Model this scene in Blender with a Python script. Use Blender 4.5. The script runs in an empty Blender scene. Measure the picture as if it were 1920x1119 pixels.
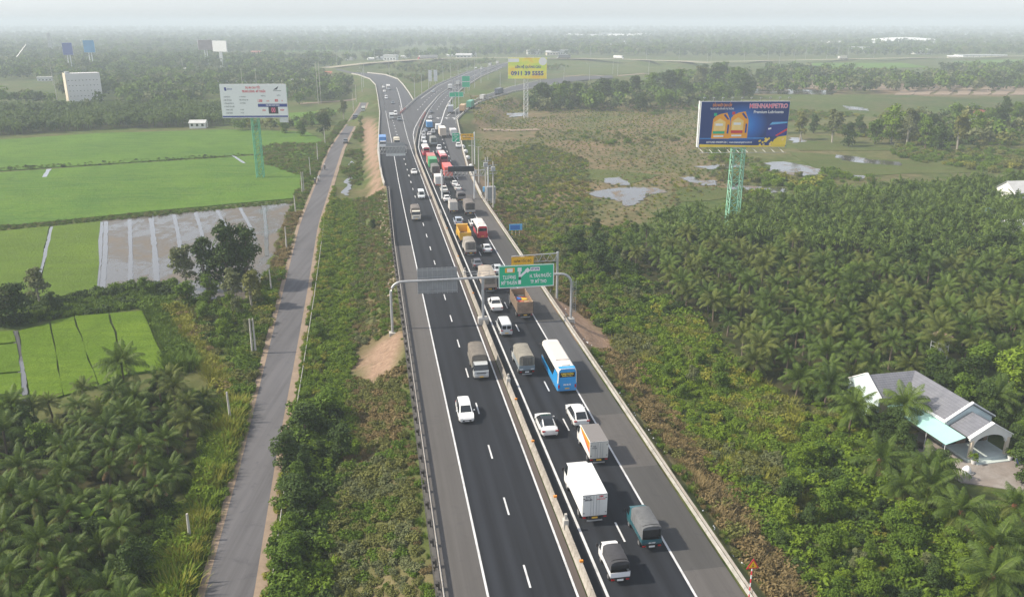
import bpy, bmesh, math, random
import numpy as np
from mathutils import Vector, Matrix

scene = bpy.context.scene
# ------------------------------------------------------------------ camera
CAM_H, FOC, HOR, PCX, PCY = 43.0, 1560.0, 42.0, 960.0, 559.5
PITCH = math.atan((PCY - HOR) / FOC)
SP, CP = math.sin(PITCH), math.cos(PITCH)
cam_d = bpy.data.cameras.new("camera")
cam_d.sensor_fit = 'HORIZONTAL'
cam_d.sensor_width = 36.0
cam_d.lens = 36.0 * FOC / 1920.0
cam_d.clip_start = 0.5
cam_d.clip_end = 60000
cam = bpy.data.objects.new("camera", cam_d)
scene.collection.objects.link(cam)
cam.location = (0, 0, CAM_H)
cam.rotation_euler = (math.pi / 2 - PITCH, 0, 0)
scene.camera = cam

# ------------------------------------------------------------------ sky and sun
SUN_EL, SUN_AZ = math.radians(42), math.radians(-94)      # azimuth from +Y towards +X: the sun stands to the left
world = bpy.data.worlds.new("World")
scene.world = world
world.use_nodes = True
wn = world.node_tree
for n_ in list(wn.nodes):
    wn.nodes.remove(n_)
w_out = wn.nodes.new('ShaderNodeOutputWorld')
w_bg = wn.nodes.new('ShaderNodeBackground')
w_sky = wn.nodes.new('ShaderNodeTexSky')
w_sky.sky_type = 'NISHITA'
w_sky.sun_disc = False
w_sky.sun_elevation = SUN_EL
w_sky.sun_rotation = SUN_AZ
w_sky.altitude = 0
w_sky.air_density = 1.0
w_sky.dust_density = 0.8
w_sky.ozone_density = 10.0
w_bg.inputs['Strength'].default_value = 0.13
w_hs = wn.nodes.new('ShaderNodeHueSaturation')            # thin haze whitens the whole sky
w_hs.inputs['Saturation'].default_value = 0.26
wn.links.new(w_sky.outputs[0], w_hs.inputs['Color'])
wn.links.new(w_hs.outputs[0], w_bg.inputs['Color'])
wn.links.new(w_bg.outputs[0], w_out.inputs['Surface'])
sun_d = bpy.data.lights.new("sun", 'SUN')
sun_d.energy = 3.2
sun_d.angle = math.radians(2.0)
sun_d.color = (1.0, 0.89, 0.72)
sun = bpy.data.objects.new("sun", sun_d)
scene.collection.objects.link(sun)
sdir = Vector((math.sin(SUN_AZ) * math.cos(SUN_EL), math.cos(SUN_AZ) * math.cos(SUN_EL), math.sin(SUN_EL)))
sun.rotation_euler = sdir.to_track_quat('Z', 'Y').to_euler()
sun.location = (-200, 100, 300)
vs = scene.view_settings
vs.view_transform = 'Standard'
vs.look = 'None'
vs.exposure = 0.92
vs.gamma = 1.0
vs.use_curve_mapping = False
cy = scene.cycles
cy.use_denoising = True
cy.max_bounces = 5
cy.diffuse_bounces = 2
cy.glossy_bounces = 2
cy.transmission_bounces = 2
cy.volume_bounces = 1
cy.transparent_max_bounces = 4
cy.caustics_reflective = False
cy.caustics_refractive = False
HAZE_DENSITY = 0.00044

# ------------------------------------------------------------------ ground coordinates
def gp(x, y, z=0.0):
    """the point of the level z that the survey picture shows at (x, y)"""
    u, v = (x - PCX) / FOC, (y - PCY) / FOC
    t = (CAM_H - z) / (SP + v * CP)
    return (u * t, (CP - v * SP) * t)
def zat(X, Y, py):
    k = (py - PCY) / FOC
    return CAM_H - Y * (k * CP + SP) / (CP - k * SP)
RA = math.radians(9.6)
CA, SA = math.cos(RA), math.sin(RA)
def rw(s, n):                      # road frame (along, across) -> world
    return (n * CA - s * SA, n * SA + s * CA)
def wr(X, Y):                      # world -> (s, n)
    return (Y * CA - X * SA, X * CA + Y * SA)

# ------------------------------------------------------------------ mesh helpers
COL = scene.collection
PROTO = bpy.data.collections.new("plant_models")          # never linked: models that the ground cover scatters
class MB:
    def __init__(self):
        self.v, self.f = [], []
    def add(self, vs_, fs_):
        b = len(self.v)
        self.v += [tuple(p) for p in vs_]
        self.f += [tuple(i + b for i in f) for f in fs_]
        return self
    def box(self, x0, x1, y0, y1, z0, z1):
        return self.add([(x0,y0,z0),(x1,y0,z0),(x1,y1,z0),(x0,y1,z0),(x0,y0,z1),(x1,y0,z1),(x1,y1,z1),(x0,y1,z1)],
                        [(0,3,2,1),(4,5,6,7),(0,1,5,4),(1,2,6,5),(2,3,7,6),(3,0,4,7)])
    def quad(self, *p):
        return self.add(p, [tuple(range(len(p)))])
    def loft(self, rings, caps=True, closed=True):
        n = len(rings[0]); b = len(self.v)
        for r in rings:
            self.v += [tuple(p) for p in r]
        m = n if closed else n - 1
        for i in range(len(rings) - 1):
            for j in range(m):
                k = (j + 1) % n
                self.f.append((b+i*n+j, b+i*n+k, b+(i+1)*n+k, b+(i+1)*n+j))
        if caps:
            self.f.append(tuple(b + j for j in reversed(range(n))))
            self.f.append(tuple(b + (len(rings)-1)*n + j for j in range(n)))
        return self
    def cbox(self, x0, x1, y0, y1, z0, z1, c=0.05):        # box with chamfered edges
        def ring(y, i):
            a, b_, lo, hi = x0+i, x1-i, z0+i, z1-i
            return [(a+c,y,lo),(b_-c,y,lo),(b_,y,lo+c),(b_,y,hi-c),(b_-c,y,hi),(a+c,y,hi),(a,y,hi-c),(a,y,lo+c)]
        return self.loft([ring(y0, c*0.6), ring(y0+c*0.6, 0), ring(y1-c*0.6, 0), ring(y1, c*0.6)])
    def tube(self, pts, r, seg=8, caps=True):
        rings = []
        for i, p in enumerate(pts):
            p = Vector(p)
            a = Vector(pts[max(i-1, 0)]); b_ = Vector(pts[min(i+1, len(pts)-1)])
            d = (b_ - a).normalized()
            up = Vector((0,0,1)) if abs(d.z) < 0.9 else Vector((1,0,0))
            e1 = d.cross(up).normalized(); e2 = e1.cross(d)
            rr = r[i] if isinstance(r, (list, tuple)) else r
            rings.append([tuple(p + e1*(math.cos(2*math.pi*k/seg)*rr) + e2*(math.sin(2*math.pi*k/seg)*rr)) for k in range(seg)])
        return self.loft(rings, caps)
    def bar(self, a, b_, w):
        return self.tube([a, b_], w, 4)
    def mesh(self, name, mat, smooth=None):
        me = bpy.data.meshes.new(name)
        me.from_pydata(self.v, [], self.f)
        me.validate()
        if mat is not None:
            for m in (mat if isinstance(mat, (list, tuple)) else [mat]):
                me.materials.append(m)
        if smooth is not None:
            me.polygons.foreach_set('use_smooth', [True] * len(me.polygons))
            me.set_sharp_from_angle(angle=math.radians(smooth))
        me.update()
        return me
    def build(self, name, mat, parent=None, smooth=None, loc=None):
        return link(name, self.mesh(name, mat, smooth), parent, loc)
def link(name, data, parent=None, loc=None, rz=0):
    o = bpy.data.objects.new(name, data)
    COL.objects.link(o)
    if parent is not None:
        o.parent = parent
    if loc is not None:
        o.location = loc
    if rz:
        o.rotation_euler = (0, 0, rz)
    return o
def tag(o, label, cat, group=None):
    o['label'] = label; o['category'] = cat
    if group: o['group'] = group
    return o
def struct(o, label=None):
    o['kind'] = 'structure'
    if label: o['label'] = label
    return o
def thing(name, label, cat, loc=(0,0,0), rz=0, group=None):
    o = bpy.data.objects.new(name, None)
    o.empty_display_size = 0.3
    COL.objects.link(o)
    o.location = loc; o.rotation_euler = (0, 0, rz)
    return tag(o, label, cat, group)
TEXTS = []
def text(body, size, mat, parent, loc, rot=(math.pi/2,0,0), align='CENTER', bold=0.0, sx=1.0, name='lettering', extrude=0.004, fit=None):
    c = bpy.data.curves.new(name, 'FONT')
    c.body = body; c.size = size; c.align_x = align; c.align_y = 'CENTER'
    c.offset = bold; c.extrude = extrude; c.resolution_u = 2
    c.materials.append(mat)
    o = bpy.data.objects.new(name, c)
    COL.objects.link(o)
    o.parent = parent; o.location = loc; o.rotation_euler = rot; o.scale = (sx, 1, 1)
    TEXTS.append((o, fit))
    return o

def finish_text():
    bpy.context.view_layer.update()
    dg = bpy.context.evaluated_depsgraph_get()
    for o, fit in TEXTS:
        me = bpy.data.meshes.new_from_object(o.evaluated_get(dg))
        n = bpy.data.objects.new(o.name.split('.')[0], me)
        COL.objects.link(n); n.parent = o.parent; n.location = o.location; n.rotation_euler = o.rotation_euler; n.scale = o.scale
        if fit and len(me.vertices):
            xs_ = [v.co.x for v in me.vertices]; n.scale = (fit / max(1e-3, max(xs_)-min(xs_)), 1, 1)
        bpy.data.objects.remove(o)
    TEXTS.clear()

# ------------------------------------------------------------------ materials
def lin(r, g, b):
    f = lambda c: (c/255/12.92) if c/255 <= 0.04045 else ((c/255+0.055)/1.055)**2.4
    return (f(r), f(g), f(b))
def new_mat(name):
    m = bpy.data.materials.new(name); m.use_nodes = True
    nt = m.node_tree
    b = nt.nodes['Principled BSDF']
    return m, nt, b
def N(nt, t, **kw):
    n = nt.nodes.new(t)
    for k, v in kw.items():
        setattr(n, k, v)
    return n
def ramp(nt, fac, stops):
    r = N(nt, 'ShaderNodeValToRGB')
    while len(r.color_ramp.elements) < len(stops):
        r.color_ramp.elements.new(0.5)
    for e, (p, c) in zip(r.color_ramp.elements, stops):
        e.position = p; e.color = (c[0], c[1], c[2], 1)
    nt.links.new(fac, r.inputs[0])
    return r.outputs[0]
def coords(nt, kind='Object', scale=(1,1,1)):
    if kind == 'World':
        src = N(nt, 'ShaderNodeNewGeometry').outputs['Position']
    else:
        src = N(nt, 'ShaderNodeTexCoord').outputs[kind]
    mp = N(nt, 'ShaderNodeMapping'); mp.inputs['Scale'].default_value = scale
    nt.links.new(src, mp.inputs[0])
    return mp.outputs[0]
def noise(nt, vec, scale, detail=4, rough=0.6, dist=0.0):
    n = N(nt, 'ShaderNodeTexNoise')
    n.inputs['Scale'].default_value = scale; n.inputs['Detail'].default_value = detail
    n.inputs['Roughness'].default_value = rough; n.inputs['Distortion'].default_value = dist
    nt.links.new(vec, n.inputs['Vector'])
    return n.outputs['Fac']
def mix(nt, fac, a, b, mode='MIX'):
    m = N(nt, 'ShaderNodeMix', data_type='RGBA', blend_type=mode)
    for i, v in ((6, a), (7, b)):
        if isinstance(v, (tuple, list)): m.inputs[i].default_value = (*v[:3], 1)
        else: nt.links.new(v, m.inputs[i])
    if isinstance(fac, (int, float)): m.inputs[0].default_value = fac
    else: nt.links.new(fac, m.inputs[0])
    return m.outputs[2]
def mth(nt, op, a, b=None, clamp=False):
    m = N(nt, 'ShaderNodeMath', operation=op); m.use_clamp = clamp
    for i, v in ((0, a), (1, b)):
        if v is None: continue
        if isinstance(v, (int, float)): m.inputs[i].default_value = v
        else: nt.links.new(v, m.inputs[i])
    return m.outputs[0]
def bump(nt, b, height, strength=0.3, dist=0.05):
    n = N(nt, 'ShaderNodeBump')
    n.inputs['Strength'].default_value = strength; n.inputs['Distance'].default_value = dist
    nt.links.new(height, n.inputs['Height']); nt.links.new(n.outputs[0], b.inputs['Normal'])
def basic(name, col, rough=0.6, var=0.15, scale=1.5, metal=0.0, spec=0.5, bmp=0.0, coord='Object', stretch=(1,1,1), dirt=None, dirt_amt=0.5):
    m, nt, b = new_mat(name)
    v = coords(nt, coord, stretch)
    f = noise(nt, v, scale, 5, 0.65)
    c = ramp(nt, f, [(0.25, tuple(x*(1-var) for x in col)), (0.75, tuple(min(1, x*(1+var)) for x in col))])
    if dirt:
        f2 = noise(nt, v, scale*0.45, 6, 0.7, 0.6)
        c = mix(nt, mth(nt, 'MULTIPLY', ramp_f(nt, f2, 0.45, 0.72), dirt_amt), c, dirt)
    nt.links.new(c, b.inputs['Base Color'])
    b.inputs['Roughness'].default_value = rough; b.inputs['Metallic'].default_value = metal
    b.inputs['Specular IOR Level'].default_value = spec
    if bmp: bump(nt, b, f, bmp, 0.05)
    return m
def ramp_f(nt, fac, lo, hi):
    m = N(nt, 'ShaderNodeMapRange'); m.inputs[1].default_value = lo; m.inputs[2].default_value = hi
    nt.links.new(fac, m.inputs[0])
    return m.outputs[0]
_paint = {}
def paint(rgb, rough=0.32, dirt=0.25):
    k = (rgb, rough, dirt)
    if k not in _paint:
        col = lin(*rgb)
        m, nt, b = new_mat('paint_%d_%d_%d' % rgb)
        v = coords(nt, 'Object')
        f = noise(nt, v, 1.3, 5, 0.7)
        sep = N(nt, 'ShaderNodeSeparateXYZ'); nt.links.new(v, sep.inputs[0])
        low = ramp_f(nt, sep.outputs[2], 1.0, 0.3)         # road dirt sticks to the lower panels
        amt = mth(nt, 'MULTIPLY', mth(nt, 'ADD', mth(nt, 'MULTIPLY', f, 0.7), low), dirt, True)
        nt.links.new(mix(nt, amt, col, (0.16, 0.13, 0.10)), b.inputs['Base Color'])
        b.inputs['Roughness'].default_value = rough
        b.inputs['Coat Weight'].default_value = 0.25
        _paint[k] = m
    return _paint[k]
M = {}
M['glass'] = basic('dark_glass', (0.012, 0.016, 0.02), 0.08, 0.2, 2, 0, 0.8)
M['tyre'] = basic('tyre_rubber', (0.018, 0.018, 0.018), 0.85, 0.3, 6)
M['rim'] = basic('wheel_metal', (0.35, 0.35, 0.36), 0.4, 0.25, 6, 0.6)
M['black'] = basic('black_plastic', (0.02, 0.02, 0.022), 0.6, 0.3, 4)
M['chassis'] = basic('chassis_steel', (0.03, 0.028, 0.026), 0.8, 0.4, 5)
M['lamp_red'] = basic('red_lamp_lens', (0.35, 0.01, 0.012), 0.25, 0.15, 8)
M['lamp_clear'] = basic('clear_lamp_lens', (0.6, 0.62, 0.62), 0.15, 0.1, 8)
M['lamp_amber'] = basic('amber_lens', (0.7, 0.25, 0.02), 0.3, 0.1, 8)
M['plate_y'] = basic('yellow_plate', (0.72, 0.42, 0.03), 0.5, 0.1, 8)
M['plate_w'] = basic('white_plate', (0.7, 0.7, 0.68), 0.5, 0.1, 8)
M['galv'] = basic('galvanised_steel', (0.42, 0.43, 0.44), 0.45, 0.15, 3, 0.3, dirt=(0.2, 0.16, 0.12), dirt_amt=0.3)
M['steel_w'] = basic('white_painted_steel', (0.66, 0.67, 0.67), 0.5, 0.1, 2, dirt=(0.3, 0.26, 0.2), dirt_amt=0.4)
M['sign_back'] = basic('sign_back_aluminium', (0.30, 0.31, 0.32), 0.5, 0.1, 1.5, 0.3)
M['concrete'] = basic('weathered_concrete', (0.38, 0.34, 0.28), 0.9, 0.2, 0.9, bmp=0.2, dirt=(0.10, 0.085, 0.07), dirt_amt=0.75)
M['concrete_l'] = basic('pale_concrete', (0.46, 0.44, 0.40), 0.88, 0.18, 1.5, bmp=0.15, dirt=(0.16, 0.14, 0.12), dirt_amt=0.5)
M['green_sign'] = basic('green_sign_sheeting', (0.0, 0.44, 0.22), 0.45, 0.05, 0.8)
M['yellow_sign'] = basic('yellow_sign_sheeting', (0.86, 0.47, 0.01), 0.45, 0.06, 0.8)
M['blue_sign'] = basic('blue_sign_sheeting', (0.02, 0.16, 0.5), 0.45, 0.1, 1.2)
M['cyan_sign'] = basic('light_blue_sign_sheeting', (0.12, 0.42, 0.72), 0.45, 0.1, 1.2)
M['white_print'] = basic('white_print', (0.8, 0.8, 0.8), 0.5, 0.03, 2)
M['dark_print'] = basic('dark_print', (0.03, 0.03, 0.05), 0.5, 0.1, 2)
M['red_print'] = basic('red_print', (0.62, 0.03, 0.05), 0.5, 0.05, 2)
M['navy_print'] = basic('navy_print', (0.02, 0.04, 0.25), 0.5, 0.05, 2)
M['brown_print'] = basic('brown_print', (0.10, 0.05, 0.01), 0.5, 0.05, 2)
M['vms'] = basic('led_board_face', (0.018, 0.02, 0.028), 0.35, 0.2, 3)
M['green_steel'] = basic('pale_green_painted_steel', (0.24, 0.52, 0.36), 0.5, 0.12, 1.0, dirt=(0.3, 0.25, 0.18), dirt_amt=0.3)
M['marking'] = basic('road_paint_white', (0.60, 0.61, 0.62), 0.7, 0.12, 1.2, coord='World', dirt=(0.2, 0.2, 0.2), dirt_amt=0.55)
# ================================================================== surfaces
def asphalt(name, col, streak=0.25, patch=0.15, rough=0.85, stain=None, tracks=None, spec=0.2):
    m, nt, b = new_mat(name)
    v1 = coords(nt, 'Object', (1.5, 0.012, 1)); v2 = coords(nt, 'Object', (1, 1, 1)); v3 = coords(nt, 'Object', (1, 0.12, 1))
    f1 = noise(nt, v1, 1.0, 3, 0.6); f2 = noise(nt, v2, 9.0, 4, 0.8); f3 = noise(nt, v3, 0.35, 5, 0.65)
    c = mix(nt, ramp_f(nt, f1, 0.3, 0.7), tuple(x*(1-streak) for x in col), tuple(x*(1+streak) for x in col))
    c = mix(nt, ramp_f(nt, f3, 0.35, 0.7), c, mix(nt, 0.5, c, tuple(x*(1+patch*3) for x in col)))
    c = mix(nt, mth(nt, 'MULTIPLY', f2, 0.35), c, tuple(x*0.55 for x in col))
    if tracks is not None:                                 # polished wheel tracks, two to a lane, and the greasy strip between them
        sx = N(nt, 'ShaderNodeSeparateXYZ'); nt.links.new(v2, sx.inputs[0])
        w = mth(nt, 'COSINE', mth(nt, 'MULTIPLY', mth(nt, 'SUBTRACT', sx.outputs[0], tracks), 2*math.pi/1.77))
        w = mth(nt, 'MULTIPLY', mth(nt, 'ADD', mth(nt, 'MULTIPLY', w, 0.5), 0.5), ramp_f(nt, noise(nt, v3, 0.12, 3, 0.6), 0.3, 0.6))
        c = mix(nt, mth(nt, 'MULTIPLY', w, 0.55), c, tuple(x*2.0 for x in col))
        f6 = noise(nt, v2, 1.3, 6, 0.8, 1.2)
        c = mix(nt, mth(nt, 'MULTIPLY', ramp_f(nt, f6, 0.62, 0.74), 0.6), c, tuple(x*0.45 for x in col))
    if stain:
        f4 = noise(nt, v2, 0.55, 5, 0.75, 0.8)
        c = mix(nt, mth(nt, 'MULTIPLY', ramp_f(nt, f4, 0.56, 0.72), 0.7), c, stain)
    nt.links.new(c, b.inputs['Base Color'])
    b.inputs['Roughness'].default_value = rough
    b.inputs['Specular IOR Level'].default_value = spec
    bump(nt, b, f2, 0.25, 0.01)
    return m
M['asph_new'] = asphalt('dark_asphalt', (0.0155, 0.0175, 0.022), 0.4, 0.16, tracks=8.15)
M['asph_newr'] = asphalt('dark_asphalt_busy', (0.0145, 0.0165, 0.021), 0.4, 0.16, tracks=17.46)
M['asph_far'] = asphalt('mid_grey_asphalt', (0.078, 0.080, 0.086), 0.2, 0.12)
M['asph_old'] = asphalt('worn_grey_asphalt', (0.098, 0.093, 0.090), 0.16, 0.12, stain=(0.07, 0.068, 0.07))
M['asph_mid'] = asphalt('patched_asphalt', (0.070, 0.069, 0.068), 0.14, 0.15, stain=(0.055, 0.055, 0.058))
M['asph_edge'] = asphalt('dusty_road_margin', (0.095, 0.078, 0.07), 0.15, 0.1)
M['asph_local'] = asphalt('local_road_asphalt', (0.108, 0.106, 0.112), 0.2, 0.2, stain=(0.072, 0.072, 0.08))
M['dust'] = basic('dusty_verge', (0.24, 0.18, 0.13), 0.95, 0.25, 0.6, coord='World')

def zone_ground():
    m, nt, b = new_mat('ground_cover_soil')
    v = coords(nt, 'World')
    at = N(nt, 'ShaderNodeAttribute', attribute_name='zone')
    sep = N(nt, 'ShaderNodeSeparateColor'); nt.links.new(at.outputs['Color'], sep.inputs[0])
    f1 = noise(nt, v, 0.035, 6, 0.65, 0.4); f2 = noise(nt, v, 0.3, 5, 0.7); f3 = noise(nt, v, 1.6, 4, 0.7); f4 = noise(nt, v, 0.0045, 5, 0.6)
    g = mix(nt, ramp_f(nt, f2, 0.3, 0.7), (0.045, 0.078, 0.016), (0.105, 0.145, 0.034))
    mg = mix(nt, ramp_f(nt, f2, 0.3, 0.7), (0.085, 0.105, 0.036), (0.15, 0.155, 0.065))
    g = mix(nt, mth(nt, 'MULTIPLY', ramp_f(nt, sep.outputs[0], 0.5, 0.9), 0.85), g, mg)
    g = mix(nt, mth(nt, 'MULTIPLY', ramp_f(nt, f1, 0.5, 0.7), 0.7), g, (0.10, 0.095, 0.038))
    g = mix(nt, mth(nt, 'MULTIPLY', ramp_f(nt, f4, 0.45, 0.65), 0.5), g, (0.03, 0.055, 0.02))
    dry = mix(nt, ramp_f(nt, f2, 0.35, 0.65), (0.16, 0.115, 0.066), (0.235, 0.175, 0.105))
    dmask = mth(nt, 'MULTIPLY', sep.outputs[0], ramp_f(nt, mth(nt, 'ADD', f1, mth(nt, 'MULTIPLY', f2, 0.4)), 0.55, 0.85), True)
    c = mix(nt, dmask, g, dry)
    f5 = noise(nt, coords(nt, 'World', (0.5, 1.6, 1)), 1.1, 6, 0.75, 0.7)
    earth = mix(nt, ramp_f(nt, f3, 0.35, 0.65), (0.25, 0.165, 0.115), (0.37, 0.26, 0.185))
    earth = mix(nt, mth(nt, 'MULTIPLY', ramp_f(nt, f5, 0.52, 0.68), 0.7), earth, (0.13, 0.095, 0.065))
    c = mix(nt, sep.outputs[1], c, earth)
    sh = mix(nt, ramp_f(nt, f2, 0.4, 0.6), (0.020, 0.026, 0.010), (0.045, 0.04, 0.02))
    c = mix(nt, sep.outputs[2], c, sh)                    # darker ground colour under the groves
    c = mix(nt, mth(nt, 'MULTIPLY', f3, 0.4), c, mix(nt, 0.5, c, (0, 0, 0)))
    nt.links.new(c, b.inputs['Base Color'])
    b.inputs['Roughness'].default_value = 0.95
    b.inputs['Specular IOR Level'].default_value = 0.1
    bump(nt, b, f3, 0.5, 0.25)
    return m
M['ground'] = zone_ground()
def rice(name, c1, c2, c3, sc=1.0):
    m, nt, b = new_mat(name)
    v = coords(nt, 'World'); vr = coords(nt, 'World', (0.25, 1.6, 1))
    f1 = noise(nt, v, 0.05*sc, 5, 0.65, 0.3); f2 = noise(nt, v, 1.7*sc, 5, 0.75); f3 = noise(nt, vr, 0.55*sc, 3, 0.6)
    f6 = noise(nt, v, 0.22*sc, 6, 0.7, 0.5)
    c = mix(nt, ramp_f(nt, f1, 0.38, 0.62), c1, c2)
    c = mix(nt, mth(nt, 'MULTIPLY', ramp_f(nt, f3, 0.4, 0.65), 0.7), c, c3)
    c = mix(nt, mth(nt, 'MULTIPLY', ramp_f(nt, f6, 0.5, 0.7), 0.5), c, tuple(x*0.62 for x in c1))
    c = mix(nt, mth(nt, 'MULTIPLY', ramp_f(nt, f2, 0.35, 0.75), 0.55), c, tuple(x*0.5 for x in c1))
    nt.links.new(c, b.inputs['Base Color']); b.inputs['Roughness'].default_value = 0.9
    b.inputs['Specular IOR Level'].default_value = 0.1
    bump(nt, b, f2, 0.8, 0.5)
    return m
M['rice_far'] = rice('young_rice_green', (0.066, 0.150, 0.020), (0.105, 0.205, 0.022), (0.135, 0.210, 0.032), 0.6)
M['rice_near'] = rice('bright_rice_green', (0.105, 0.185, 0.012), (0.150, 0.235, 0.018), (0.095, 0.165, 0.012))
M['rice_mid'] = rice('yellow_green_rice', (0.105, 0.175, 0.018), (0.13, 0.205, 0.022), (0.10, 0.15, 0.03))
M['meadow'] = rice('marsh_grass', (0.075, 0.115, 0.028), (0.11, 0.14, 0.04), (0.13, 0.115, 0.05), 0.8)
def water(name, deep=(0.05, 0.045, 0.035), mud=(0.16, 0.13, 0.095), lo=0.45, hi=0.6, sc=0.12, rough=0.06):
    m, nt, b = new_mat(name)
    v = coords(nt, 'World', (1, 0.6, 1))
    f = noise(nt, v, sc, 6, 0.7, 0.5); f2 = noise(nt, v, sc*9, 4, 0.8)
    k = ramp_f(nt, mth(nt, 'ADD', f, mth(nt, 'MULTIPLY', mth(nt, 'SUBTRACT', f2, 0.5), 0.35)), lo, hi)
    nt.links.new(mix(nt, k, deep, mud), b.inputs['Base Color'])
    r = mth(nt, 'ADD', mth(nt, 'MULTIPLY', k, 0.6), rough)
    nt.links.new(r, b.inputs['Roughness'])
    w = noise(nt, v, 2.5, 2, 0.5)
    bump(nt, b, w, 0.03, 0.05)
    b.inputs['IOR'].default_value = 1.45
    return m
M['pond'] = water('pond_water', (0.06,0.055,0.045), (0.17,0.13,0.09), 0.52, 0.64, 0.16, 0.1)
M['paddy'] = water('flooded_paddy_mud', (0.075, 0.068, 0.057), (0.14, 0.118, 0.094), 0.43, 0.64, 0.10, 0.2)
M['channel'] = water('channel_water', (0.10, 0.10, 0.10), (0.16, 0.14, 0.11), 0.75, 0.9)

# ================================================================== terrain
PXL = lambda pts, z=0.0: [wr(*gp(x, y, z)) for x, y in pts]
med_px = PXL([(791,225),(801,206),(823,180),(843,166),(873,152),(900,137.5),(940,122),(985,112)])
MED = [(20,15.35),(150,15.35),(285,15.35),(310,16.2),(350,19.6)] + med_px
OUTL = [(20,3.4),(165,3.4),(225,4.0),(245,3.2),(295,2.8),(429,5.8),(528,6.3),(624,6.3)] + PXL([(694,149),(672,141),(660,139),(610,126)])
A_R = [(495,25.6),(549,25.8),(621,25.3)] + PXL([(745,149),(722,141),(691,137.5),(660,135.5),(612,123)])
B_L = PXL([(752,212),(780,186),(816,161),(848,147.6),(875,136),(915,127),(955,117),(1000,108.5)])
OUTR = [(20,27.3),(215,27.3),(255,29),(300,32.2),(350,36.5),(391,39.9)]
C_R = PXL([(826,232),(835,204),(845,186),(865,167),(900,145),(940,128),(980,115)])
D_L = PXL([(838,218),(862,200),(885,190),(905,180),(960,162),(1010,151),(1070,144),(1147,142)])
D_R = PXL([(855,225),(860,219),(873,207),(900,191),(960,173),(1037,159),(1085,151),(1150,146)])
LOC_Z = -2.45
LOC_L = PXL([(376,1119),(454,839),(480,732),(524,560),(560,420),(617,280),(652,230),(672,200),(686,170),(694,156),(690,150)], LOC_Z)
LOC_R = PXL([(482,1119),(526,839),(552,700),(577,560),(599,420),(643,280),(669,230),(686,200),(699,170),(704,160),(699,152)], LOC_Z)
LOC_L = [(15, LOC_L[0][1]+0.3)] + LOC_L; LOC_R = [(15, LOC_R[0][1]+0.3)] + LOC_R
OVER = [(610,124.5),(700,117.5),(790,111),(870,108.5),(950,108),(1025,109.5),(1160,110.5),(1247,114),(1333,117)]
OVER = [gp(x, y, 2.5) for x, y in OVER]
OVER2 = [gp(x, y, 0) for x, y in [(1247,114),(1340,116),(1440,114),(1580,111.5),(1660,109.5),(1865,106.5),(2100,101)]]
def resample(p, n):
    p = np.array(p, float); d = np.r_[0, np.cumsum(np.hypot(*np.diff(p, axis=0).T))]
    t = np.linspace(0, d[-1], n)
    return np.c_[np.interp(t, d, p[:, 0]), np.interp(t, d, p[:, 1])]
def seg_dist(X, Y, pts):
    best = np.full(X.shape, 1e9)
    for (ax, ay), (bx, by) in zip(pts[:-1], pts[1:]):
        dx, dy = bx-ax, by-ay
        t = np.clip(((X-ax)*dx + (Y-ay)*dy) / (dx*dx+dy*dy+1e-9), 0, 1)
        best = np.minimum(best, np.hypot(X-ax-t*dx, Y-ay-t*dy))
    return best
def mid_world(L, R, n=14):
    a, b_ = resample(L, n), resample(R, n)
    return [rw(*q) for q in (a+b_)/2], np.hypot(*(a-b_).T).mean()/2
ROADS = []
c_, h_ = mid_world(B_L, med_px); ROADS.append((c_, h_+2, 0.0))
c_, h_ = mid_world(med_px, C_R); ROADS.append((c_, h_+2, 0.0))
c_, h_ = mid_world(D_L, D_R); ROADS.append((c_, h_+1.5, 0.0))
c_, h_ = mid_world(OUTL[6:], A_R[1:]); ROADS.append((c_, h_+2, 0.0))
ROADS.append(([rw(s, n) for s, n in [(380,30),(430,34),(500,44)]], 6, 0.0))
LOC_C, LOC_H = mid_world(LOC_L, LOC_R, 24)
def vnoise(X, Y, sc, seed=0):
    r = random.Random(seed); out = 0
    for k in range(6):
        a = r.uniform(0, 6.28); f = sc * r.uniform(0.6, 1.8); p = r.uniform(0, 6.28)
        out = out + np.sin((X*math.cos(a)+Y*math.sin(a))*f + p + 1.3*np.sin((X*math.sin(a)-Y*math.cos(a))*f*0.7+p))
    return out / 6
def ground_z(X, Y):
    X = np.asarray(X, float); Y = np.asarray(Y, float)
    S_, N_ = Y*CA - X*SA, X*CA + Y*SA
    n0 = np.interp(S_, [0, 225, 245, 295, 429, 620], [2.7, 3.2, 2.4, 2.2, 5.0, 5.5])
    n1 = np.interp(S_, [0, 215, 255, 300, 391, 500], [28.6, 28.6, 30, 33.4, 41, 60])
    d = np.maximum(n0-N_, N_-n1) + np.maximum(0, S_-430)
    z = -3 + 2.93*np.clip(1 - d/4.8, 0, 1)
    for pts, hw, zr in ROADS:
        z = np.maximum(z, -3 + 2.93*np.clip(1 - (seg_dist(X, Y, pts)-hw)/6.0, 0, 1))
    z = np.maximum(z, -3 + (LOC_Z+2.93)*np.clip(1 - (seg_dist(X, Y, LOC_C)-LOC_H-0.7)/1.2, 0, 1))
    dd = seg_dist(X, Y, OVER)
    k = np.interp(np.hypot(X+5, Y-1100), [250, 420], [1, 0.35])
    z = np.maximum(z, -3 + 5.2*k*np.clip(1 - (dd-7)/9.0, 0, 1))
    z = np.maximum(z, -3 + 2.9*np.clip(1 - (seg_dist(X, Y, OVER2)-7)/6.0, 0, 1))
    off = np.clip((np.abs(z+3)-0.02)/0.1, 0, 1)
    z = z + (1-off) * 0.12*vnoise(X, Y, 0.25, 3)
    return z
def gz(x, y):
    return float(ground_z(np.array([x]), np.array([y]))[0])

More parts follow.
